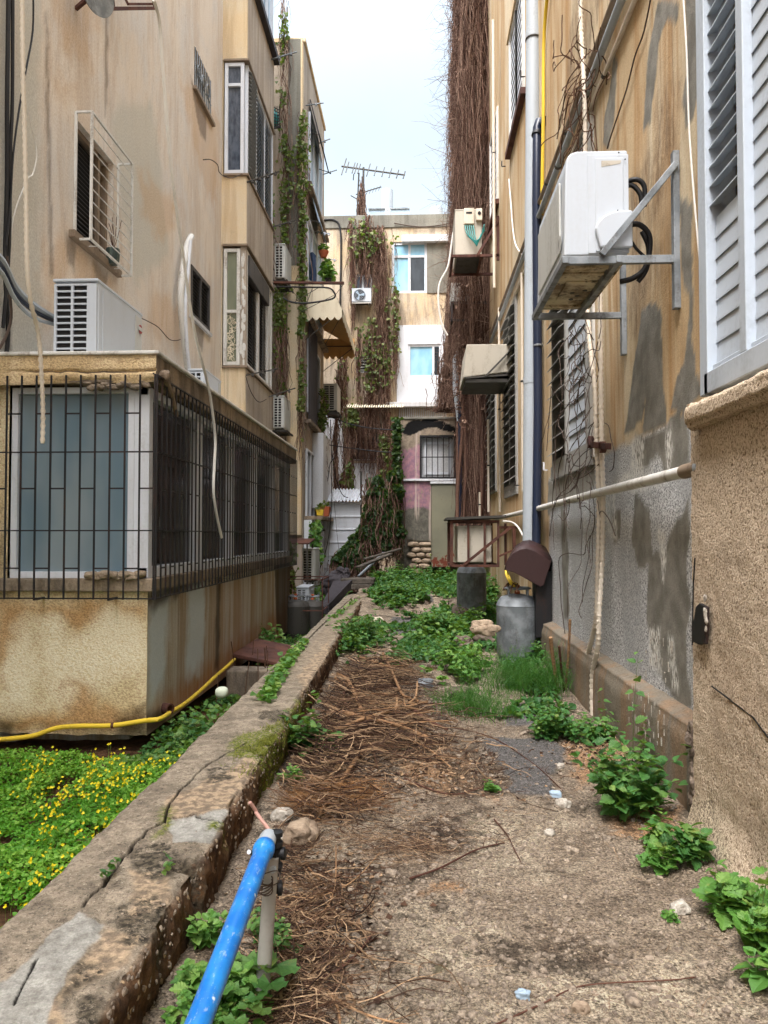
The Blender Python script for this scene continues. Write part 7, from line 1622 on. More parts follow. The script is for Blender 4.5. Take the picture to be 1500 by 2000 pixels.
weed('weed_clump', 'small bright weeds right of the mossy corner', 632, 1475, .08, .14, 60, .07, 'leaf', 'ovate')
weed('weed_clump', 'yellowish seedlings between the low wall and the stick pile', 580, 1530, .09, .10, 90, .035, 'leafbright', 'ovate')
weed('weed_clump', 'tiny seedling on the orange soil', 960, 1542, .045, .05, 26, .035, 'leafbright', 'ovate', stems=3)
weed('weed_clump', 'faint seedling near the black patch of soil', 925, 1888, .03, .03, 20, .02, 'leafbright', 'ovate', base=tuple(gP(1305, 1795)), stems=3)
weed('mallow_plant', 'nettles and seedlings under the blue pipe at the bottom left', 440, 1960, .13, .10, 200, .05, 'leafbright', 'serrate')
weed('weed_clump', 'small weeds around the foot of the pipe stake', 530, 1845, .10, .09, 170, .028, 'leaf', 'ovate')
weed('weed_clump', 'pale star leaved weeds between the low wall and the blue pipe', 400, 1850, .08, .10, 110, .034, 'leafbright', 'ovate')
weed('weed_clump', 'fine weeds along the bottom edge beneath the blue pipe', 410, 2010, .16, .07, 420, .028, 'leafbright', 'ovate')
# the big scalloped mallow leaves
ML = thing('mallow_plant', 'big scalloped mallow leaves to the right of the blue pipe', 'weed', tuple(gP(510, 1900)), g_w)
mb = MB(); st = MB()
for (a, b, s_) in ((508, 1868, .16), (545, 1872, .165), (528, 1912, .12), (478, 1892, .09), (450, 1862, .09), (500, 1940, .08), (515, 1965, .07), (460, 1985, .08), (488, 1955, .07), (430, 1930, .09), (470, 1925, .08)):
    g0 = gP(a, b); p = onZ(a, b, g0.z+.10); fx = R.uniform(-.3, .3)
    leaves(mb, [tuple(p)], [(fx, -1, .15)], [(R.uniform(-.2, .2), -.45, 1)], s_, var=.55+.3*R.random(), shape='round'); st.tube([p, V((p.x+.02, p.y+.05, g0.z+.03)), gP(505, 1915)], .0022, 5, spline=3)
mb.build('leaf', M['leaf'], ML); st.build('stem', M['leafolive'], ML)
# path weeds
g_w2 = 'green weed patches on the far path'
for lab, px, py, ex, hh, n, sz, mt in (
    ('thick weed patch beside the low wall just beyond the branch pile', 700, 1262, (.5, 1.7), .3, 1500, .07, 'leaf'),
    ('dense weed patch in the middle of the path near the cut blocks', 862, 1245, (.55, 1.6), .3, 1500, .08, 'leaf'),
    ('weed strip crossing the far path', 790, 1190, (.95, 1.2), .22, 1300, .085, 'leaf'),
    ('weeds in front of the olive cabinet', 865, 1156, (.8, 1.6), .26, 1000, .08, 'leaf'),
    ('weeds around the kerb stone and the half hidden cylinder', 935, 1195, (.6, 1.6), .45, 1200, .085, 'leaf'),
    ('bright weeds between the branch pile and the feathery grass', 895, 1315, (.4, .9), .28, 800, .065, 'leafbright'),
    ('weeds growing by the exposed stones of the outbuilding', 780, 1140, (.9, 1.0), .28, 700, .085, 'leaf'),
    ('leafy weeds left behind the large gas cylinder', 925, 1232, (.22, .45), .34, 260, .08, 'leaf'),
    ('leafy weeds right of the large gas cylinder by the plinth', 1055, 1288, (.12, .5), .4, 220, .06, 'leaf')):
    weed('weed_patch', lab, px, py, 0, hh, n, sz, mt, 'ovate', ell=ex, group=g_w2, stems=10)
# feathery grass
def feather(lab, px, py, n, rad, hgt, ell=None):
    p = gP(px, py); t = thing('feathery_grass', lab, 'grass tuft', tuple(p), 'feathery grass tufts'); mb = MB()
    ex, ey = ell or (rad, rad); k = 7
    X0 = p.x+RN.normal(size=n)*ex*.5; Y0 = p.y+RN.normal(size=n)*ey*.5; a = RN.rand(n)*6.28; L_ = hgt*(.5+.7*RN.rand(n)); tt = np.linspace(0, 1, k)[None, :]
    le = (.2+.9*RN.rand(n))[:, None]; PX = X0[:, None]+np.cos(a)[:, None]*le*L_[:, None]*tt**1.6*.8; PY = Y0[:, None]+np.sin(a)[:, None]*le*L_[:, None]*tt**1.6*.8; PZ = gh(X0, Y0)[:, None]+L_[:, None]*(tt-.35*le*tt**2.2)
    P = np.stack([PX, PY, PZ], -1); strands(mb, P, .002, 3)
    # side needles
    m = n*9; i = RN.randint(0, n, m); j = RN.randint(2, k, m); B = P[i, j]; D = RN.normal(size=(m, 3))*.7+np.array([0, 0, .5]); D /= np.linalg.norm(D, axis=1, keepdims=True); l = (.02+.045*RN.rand(m))[:, None]
    strands(mb, np.stack([B, B+D*l*.5, B+D*l+np.array([0, 0, -.004])], 1), .0011, 3)
    mb.build('blade', M['grass'], t); return t
feather('large feathery grass tuft in front of the big gas cylinder', 1005, 1345, 420, .3, .42, (.42, .5))
feather('feathery tuft right of the large one, reaching the canes', 1075, 1350, 220, .2, .40, (.18, .35))
feather('drooping feathery tuft in the centre of the path', 945, 1400, 200, .2, .28, (.25, .25))
feather('small feathery fringe at the left of the grass', 895, 1390, 140, .2, .22, (.2, .3))
# grass and moss on the wall top
def walltop(lab, pts, n, size, rad, mat='leafbright'):
    W_ = [onZ(a, b, .285) for a, b in pts]; t = thing('weed_clump', lab, 'weed', tuple(W_[0]), 'weeds growing in the low wall cracks'); mb = MB()
    idx = RN.randint(0, len(W_)-1, n); f = RN.rand(n); P = np.array([tuple(W_[i].lerp(W_[i+1], float(q))) for i, q in zip(idx, f)]); P += RN.normal(size=(n, 3))*np.array([rad, rad*2, 0]); P[:, 2] = .285+RN.rand(n)*.05
    leaves(mb, P, RN.normal(size=(n, 3))*np.array([1, 1, .2])+np.array([0, 0, .3]), np.array([[0, 0, 1.]])+RN.normal(size=(n, 3))*.5, size*(.6+.7*RN.rand(n)), shape='ovate'); mb.build('foliage', M[mat], t)
walltop('bright green weeds trailing along the crack of the low wall top', [(595, 1255), (570, 1285), (550, 1310), (530, 1345), (522, 1370)], 520, .055, .035)
walltop('small green sprigs in the far crack of the low wall', [(700, 1170), (670, 1195), (650, 1208)], 140, .05, .03)
walltop('little green leaves in the crack next to the broken notch', [(232, 1690), (222, 1705), (215, 1712), (200, 1725)], 22, .022, .006, 'leaf')
walltop('tiny leaves sprouting from the broken notch of the low wall', [(325, 1690), (330, 1700), (328, 1715)], 16, .022, .004, 'leaf')
mb = MB(); n = 2600; W_ = [onZ(a, b, .285) for a, b in ((470, 1450), (545, 1430), (500, 1480))]; c = (W_[0]+W_[1]+W_[2])/3
P = np.array([c.x+.06, c.y, .283])+RN.normal(size=(n, 3))*np.array([.07, .22, .0]); ok = (P[:, 0] < wall_r(P[:, 1])-.0) & (fbm(P[:, 0]*12, P[:, 1]*8, 0, 3, 5) > -.05); P = P[ok]; n = len(P); strands(mb, np.stack([P, P+RN.normal(size=(n, 3))*.006+np.array([0, 0, .008]), P+RN.normal(size=(n, 3))*.010+np.array([0, 0, .012])], 1), .0022, 3)
mb.build('moss', leafmat('moss', C(84, 92, 20), C(118, 124, 34), C(150, 150, 60), .2), kind='stuff')

# ------------------------------------------------------------------ flower bed on the left
def scatter_cover(n, fn_ok, size, mat, name, hmin=.02, hmax=.16, shape='ovate', x0=-5.2, x1=-1.38, y0=2.3, y1=9.5):
    X = x0+(x1-x0)*RN.rand(n); Y = y0+(y1-y0)*RN.rand(n)**1.25; ok = fn_ok(X, Y); X = X[ok]; Y = Y[ok]; n = len(X)
    h = hmin+(hmax-hmin)*np.clip(.5+.9*fbm(X*2.5, Y*2.5, 0, 3, 15), 0, 1)*RN.rand(n)**.5
    P = np.stack([X, Y, gl(X, Y)+h], 1); mb = MB()
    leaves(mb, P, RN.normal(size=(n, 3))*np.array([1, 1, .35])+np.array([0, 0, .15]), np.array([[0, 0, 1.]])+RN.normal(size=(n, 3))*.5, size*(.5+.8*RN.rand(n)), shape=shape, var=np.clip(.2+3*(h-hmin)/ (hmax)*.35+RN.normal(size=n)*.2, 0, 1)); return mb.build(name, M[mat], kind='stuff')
okb = lambda X, Y: (X < wall_l(Y)+.0) & ~((X < XE-.15) & (Y > YE+.2)) & (fbm(X*2.2+3, Y*2.2, 0, 3, 44) > -.42) & ((Y < 6.75) | (X > XE-.3)) & (fbm(X*1.3, Y*1.6+9, 0, 2, 46) > -.42)
scatter_cover(90000, lambda X, Y: okb(X, Y) & (Y < 6.7), .028, 'clover', 'ground_cover', .02, .17, 'ovate', -4.6, -1.36, 2.4, 6.7)
scatter_cover(9000, lambda X, Y: (X < wall_l(Y)+.0) & (X > XE-.1) & (fbm(X*1.6, Y*1.3, 0, 3, 48) > -.12), .05, 'leaf', 'ground_cover', .02, .2, 'ovate', -2.5, -1.4, 6.3, 16)
scatter_cover(5000, lambda X, Y: X < wall_l(Y)-.1, .07, 'leaf', 'ground_cover', .02, .28, 'ovate', -2.7, -1.5, 15, 21.5)
# yellow flowers: one mass of tiny blossoms on stems
mb = MB(); st = MB(); n = 1500; X = -4.4+3.05*RN.rand(n); Y = 2.5+3.7*RN.rand(n)
ok = okb(X, Y) & (fbm(X*1.8, Y*1.8, 0, 3, 60)+.12-.12*np.maximum(0, Y-4.2) > 0); X = X[ok]; Y = Y[ok]; n = len(X); H = gl(X, Y)+.12+.2*RN.rand(n)
X = np.repeat(X, 3)+RN.normal(size=n*3)*.018; Y = np.repeat(Y, 3)+RN.normal(size=n*3)*.018; H = np.repeat(H, 3)+RN.normal(size=n*3)*.015; n *= 3
NN = RN.normal(size=(n, 3))*.8+np.array([.25, -.8, .9]); NN /= np.linalg.norm(NN, axis=1, keepdims=True); E1 = np.cross(NN, [0.1, .2, 1.]); E1 /= np.linalg.norm(E1, axis=1, keepdims=True); E2 = np.cross(NN, E1)
for k in range(4):
    a = (k*np.pi/2+RN.rand(1)*.5)[0]; D = E1*math.cos(a)+E2*math.sin(a)+NN*.3; leaves(mb, np.stack([X, Y, H], 1), D, NN, .008+.007*RN.rand(n), wid=.5, fold=.05, droop=.05, shape='ovate')
strands(st, np.stack([np.stack([X, Y, gl(X, Y)], 1), np.stack([X+.01, Y, (H+gl(X, Y))/2], 1), np.stack([X, Y, H], 1)], 1), .0012, 3)
mb.build('yellow_flowers', M['petal'], kind='stuff'); st.build('flower_stems', M['clover'], kind='stuff')
t = thing('weed_clump', 'dark leafy weed in the gap under the balcony corner', 'weed', (-2.2, 7.4, -.4), g_w)
mb = MB(); clump_leaves(mb, (-2.05, 7.3, -.38), (.4, .9, .32), 500, .06); mb.build('foliage', M['leaf'], t)
t = thing('weed_clump', 'dark green plant beyond the rusty lid in the left passage', 'weed', (-2.3, 11.8, -.4), g_w)
mb = MB(); c = onY(517, 1255, 12.3); clump_leaves(mb, (c.x, 12.3, -.4), (.35, .5, .6), 360, .09); mb.build('foliage', M['leaf'], t)

# ------------------------------------------------------------------ blue pipe with valve
BP = thing('water_pipe', 'blue painted water pipe rising from the bottom edge with a grey end fitting', 'pipe', (-.5, 2.2, .3))
a = onZ(388, 2010, .55); 
tipd = 3.05; B_ = onY(513, 1665, 2.62); A_ = onY(387, 2000, 1.80); A_ = A_-(B_-A_)*.35; C_ = onY(521, 1630, 2.72)
mb = MB(); mb.tube([A_, B_], .031, 24); mb.build('tube', M['blue'], BP, smooth=.8)
d = (B_-A_).normalized(); mb = MB(); mb.lathe(B_-d*.01, [(.030, 0), (.036, .008), (.038, .03), (.036, .05), (.031, .055)], 24, d); mb.build('blue_collar', M['blue'], BP, smooth=.7)
e1 = B_+d*.045; mb = MB(); mb.lathe(e1, [(.031, 0), (.032, .02), (.030, .06), (.027, .075), (.018, .08)], 24, d); mb.build('grey_cap', M['pvc'], BP, smooth=.7)
e2 = e1+d*.08; mb = MB(); mb.lathe(e2-d*.005, [(.019, 0), (.02, .01), (.015, .014), (.015, .03), (.012, .034)], 8, d); mb.build('brass_fitting', painted('aged_brass', C(150, 136, 100), .5, C(80, 70, 52), .5, .4), BP)
mb = MB(); e3 = e2+d*.03; mb.tube([e3, onY(502, 1590, 2.83), onY(518, 1598, 2.82) if False else onY(500, 1584, 2.84), onY(488, 1567, 2.82)], .007, 8, spline=4); mb.build('copper_tail', painted('dull_copper', C(176, 136, 124), .5, C(120, 90, 80), .5), BP, smooth=1)
SKP = thing('pipe_stake', 'grey weathered plastic stake holding up the end of the blue pipe', 'stake', (B_.x, 2.6, 0))
s0 = onY(509, 1815, 2.66); s1 = onY(520, 1660, 2.68); mb = MB(); mb.lathe(V((s0.x, 2.68, gz(s0.x, 2.68)-.02)), [(.028, 0), (.026, .1), (.0245, (s1.z-.02)-gz(s0.x, 2.68))], 16, (s1-s0).normalized()); mb.build('post', painted('stake_pvc', C(158, 156, 150), .6, C(110, 104, 96), .6), SKP, smooth=.6)
mb = MB(); c = s0.lerp(s1, .55)
for k in range(7): mb.tube([c+V((.031*math.cos(q), .031*math.sin(q), (k-3)*.006+.006*math.sin(q*2+k))) for q in np.linspace(0, 6.28, 16)], .0022, 5)
mb.tube([c+V((.03, 0, 0)), c+V((.06, -.03, .03)), c+V((.05, -.02, .06)), c+V((.0, -.03, .05))], .002, 5, spline=3); mb.build('wire_tie', M['wire'], SKP)
WM = thing('water_valve', 'black plastic valve and meter body strapped beside the blue pipe end', 'valve', tuple(onY(538, 1690, 2.7)))
for (a, b, r_, h_, ax, nm) in ((538, 1645, .026, .06, (0, 0, 1), 'valve_body'), (540, 1668, .022, .05, (1, 0, .1), 'coupling'), (537, 1700, .024, .045, (.2, -.3, 1), 'valve_body'), (533, 1735, .026, .05, (1, .2, 0), 'knob'), (540, 1690, .018, .09, (0, 0, 1), 'coupling')):
    p = onY(a, b, 2.74); mb = MB(); mb.lathe(p-V(ax)*h_*.3, [(r_*.6, 0), (r_, .005), (r_, h_*.35), (r_*.75, h_*.4), (r_*.75, h_*.6), (r_, h_*.65), (r_, h_-.004), (r_*.6, h_)], 16, ax); mb.build(nm, M['black'], WM, smooth=.5)
p = onY(533, 1697, 2.7); mb = MB(); mb.lathe(p, [(.012, 0), (.014, .006), (.010, .012)], 12, (0, -1, .2)); mb.build('dial', M['pvc'], WM)
p = onY(487, 1664, 2.72); mb = MB(); mb.lathe(p, [(.007, 0), (.008, .004)], 12, (-.3, -1, .4)); mb.build('white_cap', M['white'], WM)
mb = MB(); mb.tube([onY(490, 1665, 2.73), onY(500, 1670, 2.72), onY(512, 1668, 2.7)], .009, 8, spline=3); mb.build('coupling', M['black'], WM)

# ------------------------------------------------------------------ vines
def hang(mb, n, y0, y1, x0f, thick, ztop, zbot, r=(.006, .016), k=10, wob=.10):
    Y = y0+(y1-y0)*RN.rand(n); base = x0f(Y); X = base-RN.rand(n)**.8*thick
    zt_ = ztop-RN.rand(n)*(ztop-zbot)*.75; L_ = (1.2+3.2*RN.rand(n)); tt = np.linspace(0, 1, k)[None, :]
    PZ = np.maximum(zt_[:, None]-L_[:, None]*tt, zbot-.3*RN.rand(n)[:, None])
    PX = X[:, None]+np.cumsum(RN.normal(size=(n, k))*wob*.5, 1); PY = Y[:, None]+np.cumsum(RN.normal(size=(n, k))*wob, 1)
    PX = np.minimum(PX, XR-.02)
    P = np.stack([PX, PY, PZ], -1); strands(mb, P, r[0]+(r[1]-r[0])*RN.rand(n)**2, 3)
mb = MB()
def weedsok(X, Y): return (X > wall_r(Y)+.12) & (X < 1.45) & (fbm(X*1.5+2, Y*.9, 0, 4, 71)+.02+.025*(Y-11) > .06) & ((Y > 9.2) | (np.abs(X-1.0) < .35))
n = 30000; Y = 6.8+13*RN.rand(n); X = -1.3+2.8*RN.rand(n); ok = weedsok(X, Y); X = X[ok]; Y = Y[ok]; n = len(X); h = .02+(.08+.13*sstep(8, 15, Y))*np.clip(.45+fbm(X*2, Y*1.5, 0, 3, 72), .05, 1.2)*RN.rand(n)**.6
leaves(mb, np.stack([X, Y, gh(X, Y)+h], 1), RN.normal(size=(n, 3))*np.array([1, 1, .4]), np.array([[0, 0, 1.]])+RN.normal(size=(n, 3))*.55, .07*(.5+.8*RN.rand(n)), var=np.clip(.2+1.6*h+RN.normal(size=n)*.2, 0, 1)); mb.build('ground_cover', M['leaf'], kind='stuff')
VN = thing('dry_vine', 'huge curtain of dry brown vine hanging down the far right wall', 'vine', (1.4, 18, .5))
mb = MB()
hang(mb, 9000, 17.3, 20.0, lambda Y: XR-.0*Y, .66, 15.5, 5.8, r=(.004, .010), wob=.09)
hang(mb, 3600, 17.5, 22.0, lambda Y: XR-.0*Y, .5, 7.5, 1.2, r=(.004, .010), wob=.08)
n = 3600; k = 9; Y0 = 17.2+1.6*RN.rand(n); X0 = XR-.1-.66*RN.rand(n)**.8; Z0 = 4.5+11*RN.rand(n); dd = RN.normal(size=(n, 1, 3))*np.array([.02, .03, .04])+np.cumsum(RN.normal(size=(n, k, 3))*.018, 1)
PP = np.stack([X0, Y0, Z0], 1)[:, None, :]+np.cumsum(dd, 1); PP[..., 0] = np.minimum(PP[..., 0], XR-.02); strands(mb, PP, .003+.006*RN.rand(n)**2, 3)
for k in range(16):
    y = 17.4+2.4*R.random(); x = XR-.15-.5*R.random(); mb.tube([(x+R.uniform(-.12, .12), y+R.uniform(-.1, .1), 15.5-z_*1.45) for z_ in range(11)], [.02, .045], 6, spline=3)
mb.build('strand', M['vine'], VN)
mb = MB(); n = 5200; Y = 17.25+2.2*RN.rand(n); X = XR-.1-.62*RN.rand(n)**.7; Z = 4+11.3*RN.rand(n); kq = fbm(Y*2, Z*1.1, X*2, 3, 4) > -.05; X, Y, Z = X[kq], Y[kq], Z[kq]; n = len(X)
leaves(mb, np.stack([X, Y, Z], 1), RN.normal(size=(n, 3))+np.array([0, 0, -1.2]), RN.normal(size=(n, 3))*.6+np.array([-.3, -1, .2]), .07*(.5+RN.rand(n)), shape='diamond'); mb.build('dry_foliage', M['vine'], VN)
# backing mass of matted stems so the curtain reads solid in the middle
def vb(U, W): return np.stack([XR-.30-.12*fbm(U*2, W*.7, 0, 4, 5)-.05*fbm(U*7, W*3, 0, 3, 6), U, W], -1)
grid('matted_stems', lines(17.6, 21.5, .12), lines(1.0, 16, .15), vb, M['vine'], VN, flip=True)
def vb2(U, W): return np.stack([U, 17.6+.12*fbm(U*5, W*1.2, 0, 4, 5), W], -1)
grid('matted_stems', lines(1.12, XR, .06), lines(1.0, 16, .15), vb2, M['vine'], VN)
mb = MB(); n = 420; Y = 17.3+.8*RN.rand(n); X = XR-.55-.22*RN.rand(n); Z = 5.8+9.5*RN.rand(n); tt = np.linspace(0, 1, 8)[None, :]
a = RN.rand(n)*6.3; L_ = .4+.7*RN.rand(n)
PX = X[:, None]-.16*np.sin(tt*np.pi*.9+RN.rand(n)[:, None])*L_[:, None]+.03*RN.normal(size=(n, 8)); PY = Y[:, None]+.1*tt*np.cos(a)[:, None]; PZ = Z[:, None]+L_[:, None]*(.15-tt)+.02*RN.normal(size=(n, 8))
strands(mb, np.stack([PX, PY, PZ], -1), .004, 3); mb.build('loose_tendril', M['vine'], VN)
# left lower lobe of the curtain, in front of the white end wall
VL = thing('dry_vine', 'ragged lower lobe of dry vine hanging before the white panel of the end building', 'vine', (1.0, 19, 3))
mb = MB(); n = 1500; ys_ = 19.2+.7*RN.rand(n); pxs = 880+18*RN.normal(size=n)*.6; top_ = 560+260*RN.rand(n)
P = []
for i in range(n):
    w_ = 4+ (12 if top_[i] > 650 else 5)*max(0, (top_[i]-600)/200)
    x = 884+RN.normal()*w_-(6 if top_[i] > 700 else 0); A = onY(x, top_[i], ys_[i]); A = np.array(A)
    k = 8; t_ = np.linspace(0, 1, k)[:, None]; L0 = .5+.9*RN.rand(); q = A+np.array([0, 0, -1])*t_*L0+np.cumsum(RN.normal(size=(k, 3))*.03, 0); q[:, 2] = np.maximum(q[:, 2], zt_+.08 if True else 0); P.append(q)
strands(mb, np.array(P), .006+.008*RN.rand(n)**2, 3); mb.build('strand', M['vine'], VL)
# vines on end building (brown stems with olive leaves)
def facade_vine(lab, cols, dens, leafn, Y, leafmat_='leafolive', r=(.008, .02), tops=None):
    """cols: list of (px_x_center, half_width_px, y0, y1)"""
    t = thing('climbing_vine', lab, 'vine', tuple(onY(cols[0][0], cols[0][3], Y))); mb = MB(); P = []; k = 9
    for (cx, hw_, ya, yb) in cols:
        n = int(.34*dens*hw_*(yb-ya)/1000)
        for i in range(n):
            x = cx+RN.normal()*hw_*.55; y = ya+(yb-ya)*RN.rand(); A = np.array(onY(x, y, Y-.04-.35*RN.rand())); L0 = .5+.9*RN.rand(); t_ = np.linspace(0, 1, k)[:, None]
            q = A+np.array([0, 0, -1])*t_*L0+np.cumsum(RN.normal(size=(k, 3))*np.array([.03, .03, .02]), 0); q[:, 1] = np.minimum(q[:, 1], Y-.02); P.append(q)
    strands(mb, np.array(P), r[0]+(r[1]-r[0])*RN.rand(len(P))**2, 3)
    for (cx, hw_, ya, yb) in cols:
        for q in range(2):
            mb.tube([onY(cx+R.uniform(-1, 1)*hw_*.5, ya+(yb-ya)*f_, Y-.08) for f_ in np.linspace(0, 1.05, 7)], [.03, .05], 5, spline=3)
    mb.build('stem', M['vine'], t)
    if leafn:
        mb = MB(); Q = []
        for (cx, hw_, ya, yb) in cols:
            n = int(.4*leafn*hw_*(yb-ya)/1000)
            for i in range(n): x = cx+RN.normal()*hw_*.7; y = ya+(yb-ya)*RN.rand(); Q.append(tuple(onY(x, y, Y-.1-.35*RN.rand())))
        Q = np.array(Q); n = len(Q); cl = fbm(Q[:, 0]*1.2, Q[:, 2]*.8, 0, 3, 7) > 0; Q = Q[cl]; n = len(Q)
        leaves(mb, Q, RN.normal(size=(n, 3))+np.array([0, -.2, -.6]), RN.normal(size=(n, 3))*.5+np.array([0, -1, .5]), .13*(.6+.7*RN.rand(n)), shape='ovate'); mb.build('foliage', M[leafmat_], t)
    return t
facade_vine('thick brown climbing vine covering the middle of the end building', [(716, 13, 420, 520), (742, 20, 440, 560), (745, 13, 560, 720), (728, 14, 620, 790), (752, 10, 640, 790), (722, 22, 770, 880), (772, 5, 560, 700), (704, 6, 430, 500)], 330, 300, YEND, r=(.008, .015))
facade_vine('thin dead vine left of the small window on the end building', [(686, 5, 425, 560), (690, 4, 480, 620), (674, 5, 640, 800), (700, 5, 640, 760)], 200, 90, YEND)
facade_vine('dry brown bush of vine beside the weathered outdoor unit', [(664, 9, 700, 780), (660, 8, 740, 790), (655, 5, 790, 960), (670, 8, 920, 975)], 330, 40, YEND-3.2)
facade_vine('dry vine wound around the rooftop antenna mast', [(707, 5, 345, 420), (703, 4, 370, 424), (711, 4, 380, 430)], 420, 0, YEND+.5)
facade_vine('leafy vine around the grilled window low on the end building', [(700, 20, 800, 850), (758, 14, 805, 900), (745, 10, 840, 930), (682, 9, 800, 960)], 260, 700, YEND-.2)
# ivy on the pier and second building
def ivy(lab, cols, Y, nleaf, nstem=60, lm='leaf', sz=.085, white=False):
    t = thing('ivy', lab, 'ivy', tuple(onY(cols[0][0], cols[0][2], Y)), 'ivy strands on the left buildings'); mb = MB(); sm_ = MB(); P = []; Q = []
    for (cx, hw_, ya, yb) in cols:
        for i in range(int(nstem*(yb-ya)/300)):
            x = cx+RN.normal()*hw_*.5; y = ya+(yb-ya)*RN.rand()*.8; A = np.array(onY(x, y, Y-.03-.1*RN.rand())); k = 8; t_ = np.linspace(0, 1, k)[:, None]; q = A+np.array([0, 0, -1])*t_*(.6+1.2*RN.rand())+np.cumsum(RN.normal(size=(k, 3))*np.array([.04, .015, .01]), 0); P.append(q)
        for i in range(int(nleaf*(yb-ya)/100)): Q.append(tuple(onY(cx+RN.normal()*hw_*.75, ya+(yb-ya)*RN.rand(), Y-.05-.22*RN.rand())))
    strands(sm_, np.array(P), .006+.008*RN.rand(len(P)), 3); sm_.build('stem', M['vine'], t); Q = np.array(Q); cl = fbm(Q[:, 0]*2.2, Q[:, 2]*1.1, 0, 3, 8) > -.12; Q = Q[cl]; n = len(Q)
    leaves(mb, Q, RN.normal(size=(n, 3))+np.array([0, -.2, -.7]), RN.normal(size=(n, 3))*.5+np.array([0, -1, .4]), sz*(.6+.7*RN.rand(n)), shape='ovate'); mb.build('foliage', M[lm], t); return t
ivy('ivy strand up the left edge of the ochre pier', [(556, 8, -20, 300), (560, 12, 260, 420), (556, 5, 400, 480), (548, 7, 560, 700), (552, 6, 640, 800)], Y2-.2, 160, lm='leafolive')
ivy('ivy strand hanging over the right edge of the ochre pier', [(590, 7, 210, 300), (592, 10, 280, 380), (590, 5, 370, 640), (588, 4, 640, 860)], Y2-.25, 190, lm='leafolive')
ivy('ivy cluster above the curved black tube', [(545, 11, 560, 640), (548, 8, 630, 720)], Y2-1.0, 240, lm='leafolive')
ivy('ivy on the wall beside the upper bay louvres', [(522, 4, 330, 400), (528, 4, 390, 480)], YB2+.25, 120, lm='leafolive')
ivy('ivy hanging at the corner of the white ground floor wall', [(617, 7, 1020, 1100), (608, 6, 1080, 1120)], 20.1, 420, lm='leafbright', sz=.1)
ivy('dull ivy beneath the rusty canopy on the left', [(568, 9, 1060, 1160)], 17.2, 160, lm='leafolive')
ivy('thin ivy beside the weathered outdoor unit', [(628, 6, 800, 920), (632, 5, 760, 840)], 22.4, 160, lm='leafolive')
# ivy covered heap left of the outbuilding
HP = thing('ivy_bush', 'tall ivy covered heap of dead stems leaning against the pink outbuilding', 'bush', (-.8, 19.5, .3))
spine = [((728, 945), .5), ((735, 975), .75), ((745, 1010), .9), ((735, 1050), 1.0), ((700, 1085), .9), ((670, 1105), .6), ((768, 930), .25), ((772, 960), .35), ((770, 1040), .5), ((700, 1060), .5), ((680, 1088), .55), ((655, 1103), .4), ((705, 1095), .8)]
mb = MB(); sm_ = MB(); P = []; Q = []; N_ = []
for (pp, rr_) in spine:
    c = np.array(onY(pp[0], pp[1], 19.9)); 
    for i in range(int(2200*rr_)):
        d_ = RN.normal(size=3); d_ /= np.linalg.norm(d_); 
        if d_[1] > .4: d_[1] *= -1
        rad = rr_*.60*(.75+.35*float(fbm(d_[0]*2+pp[0], d_[2]*2, d_[1]*2, 3, 3))+.1*RN.rand()); Q.append(c+d_*rad*np.array([1, .8, 1])); N_.append(d_)
    for i in range(int(70*rr_)):
        d_ = RN.normal(size=3); d_ /= np.linalg.norm(d_); d_[1] = -abs(d_[1]); A = c+d_*rr_*.5; k = 7; t_ = np.linspace(0, 1, k)[:, None]; P.append(A+np.array([0, 0, -1])*t_*(.4+.6*RN.rand())+np.cumsum(RN.normal(size=(k, 3))*.04, 0))
Q = np.array(Q); N_ = np.array(N_); keep = (fbm(Q[:, 0]*1.6, Q[:, 2]*1.6, 0, 3, 12)+.25*(Q[:, 0]-Q[:, 0].mean())*0+.07*(Q[:, 2]-1.2) > -.2); Q = Q[keep]; N_ = N_[keep]; n = len(Q)
leaves(mb, Q, RN.normal(size=(n, 3))*.6+np.array([0, -.3, -.6]), N_+RN.normal(size=(n, 3))*.4+np.array([0, 0, .4]), .10*(.6+.7*RN.rand(n)), shape='ovate', var=np.clip(.35+.3*N_[:, 2]+.2*RN.normal(size=n), 0, 1)); mb.build('foliage', M['leafdark'], HP)
strands(sm_, np.array(P), .008+.010*RN.rand(len(P)), 3); sm_.build('stem', M['vine'], HP)
mb = MB()
for i, (pp, rr_) in enumerate(spine): mb.rock(onY(pp[0], pp[1], 20.05), (rr_*.66, rr_*.5, rr_*.66), i, 3, .3)
mb.build('matted_core', M['leafdark'], HP)
t = thing('ivy', 'strip of dark ivy climbing the left edge of the pink outbuilding', 'ivy', tuple(onY(776, 1000, 20.2)), 'ivy strands on the left buildings')
mb = MB(); n = 900; Q = np.array([tuple(onY(775+RN.normal()*4, 815+270*RN.rand(), 20.2-.15*RN.rand())) for i in range(n)]); leaves(mb, Q, RN.normal(size=(n, 3))+np.array([0, -.2, -.7]), RN.normal(size=(n, 3))*.5+np.array([-.3, -1, .4]), .1, shape='ovate'); mb.build('foliage', M['leafdark'], t)
mb = MB(); n = 60; P = []
for i in range(n): A = np.array(onY(774+RN.normal()*4, 815+150*RN.rand(), 20.25)); k = 7; P.append(A+np.array([0, 0, -1])*np.linspace(0, 1, k)[:, None]*2+np.cumsum(RN.normal(size=(k, 3))*.03, 0))
strands(mb, np.array(P), .012, 3); mb.build('stem', M['vine'], t)
# leaning poles and boards near the heap
t = thing('leaning_pole', 'grey pole leaning on the ivy heap beside the outbuilding', 'pole', tuple(onY(705, 1120, 18.8))); MB().tube([onY(700, 1126, 18.6), onY(775, 1055, 20.1)], .035, 8).build('shaft', M['galv'], t)
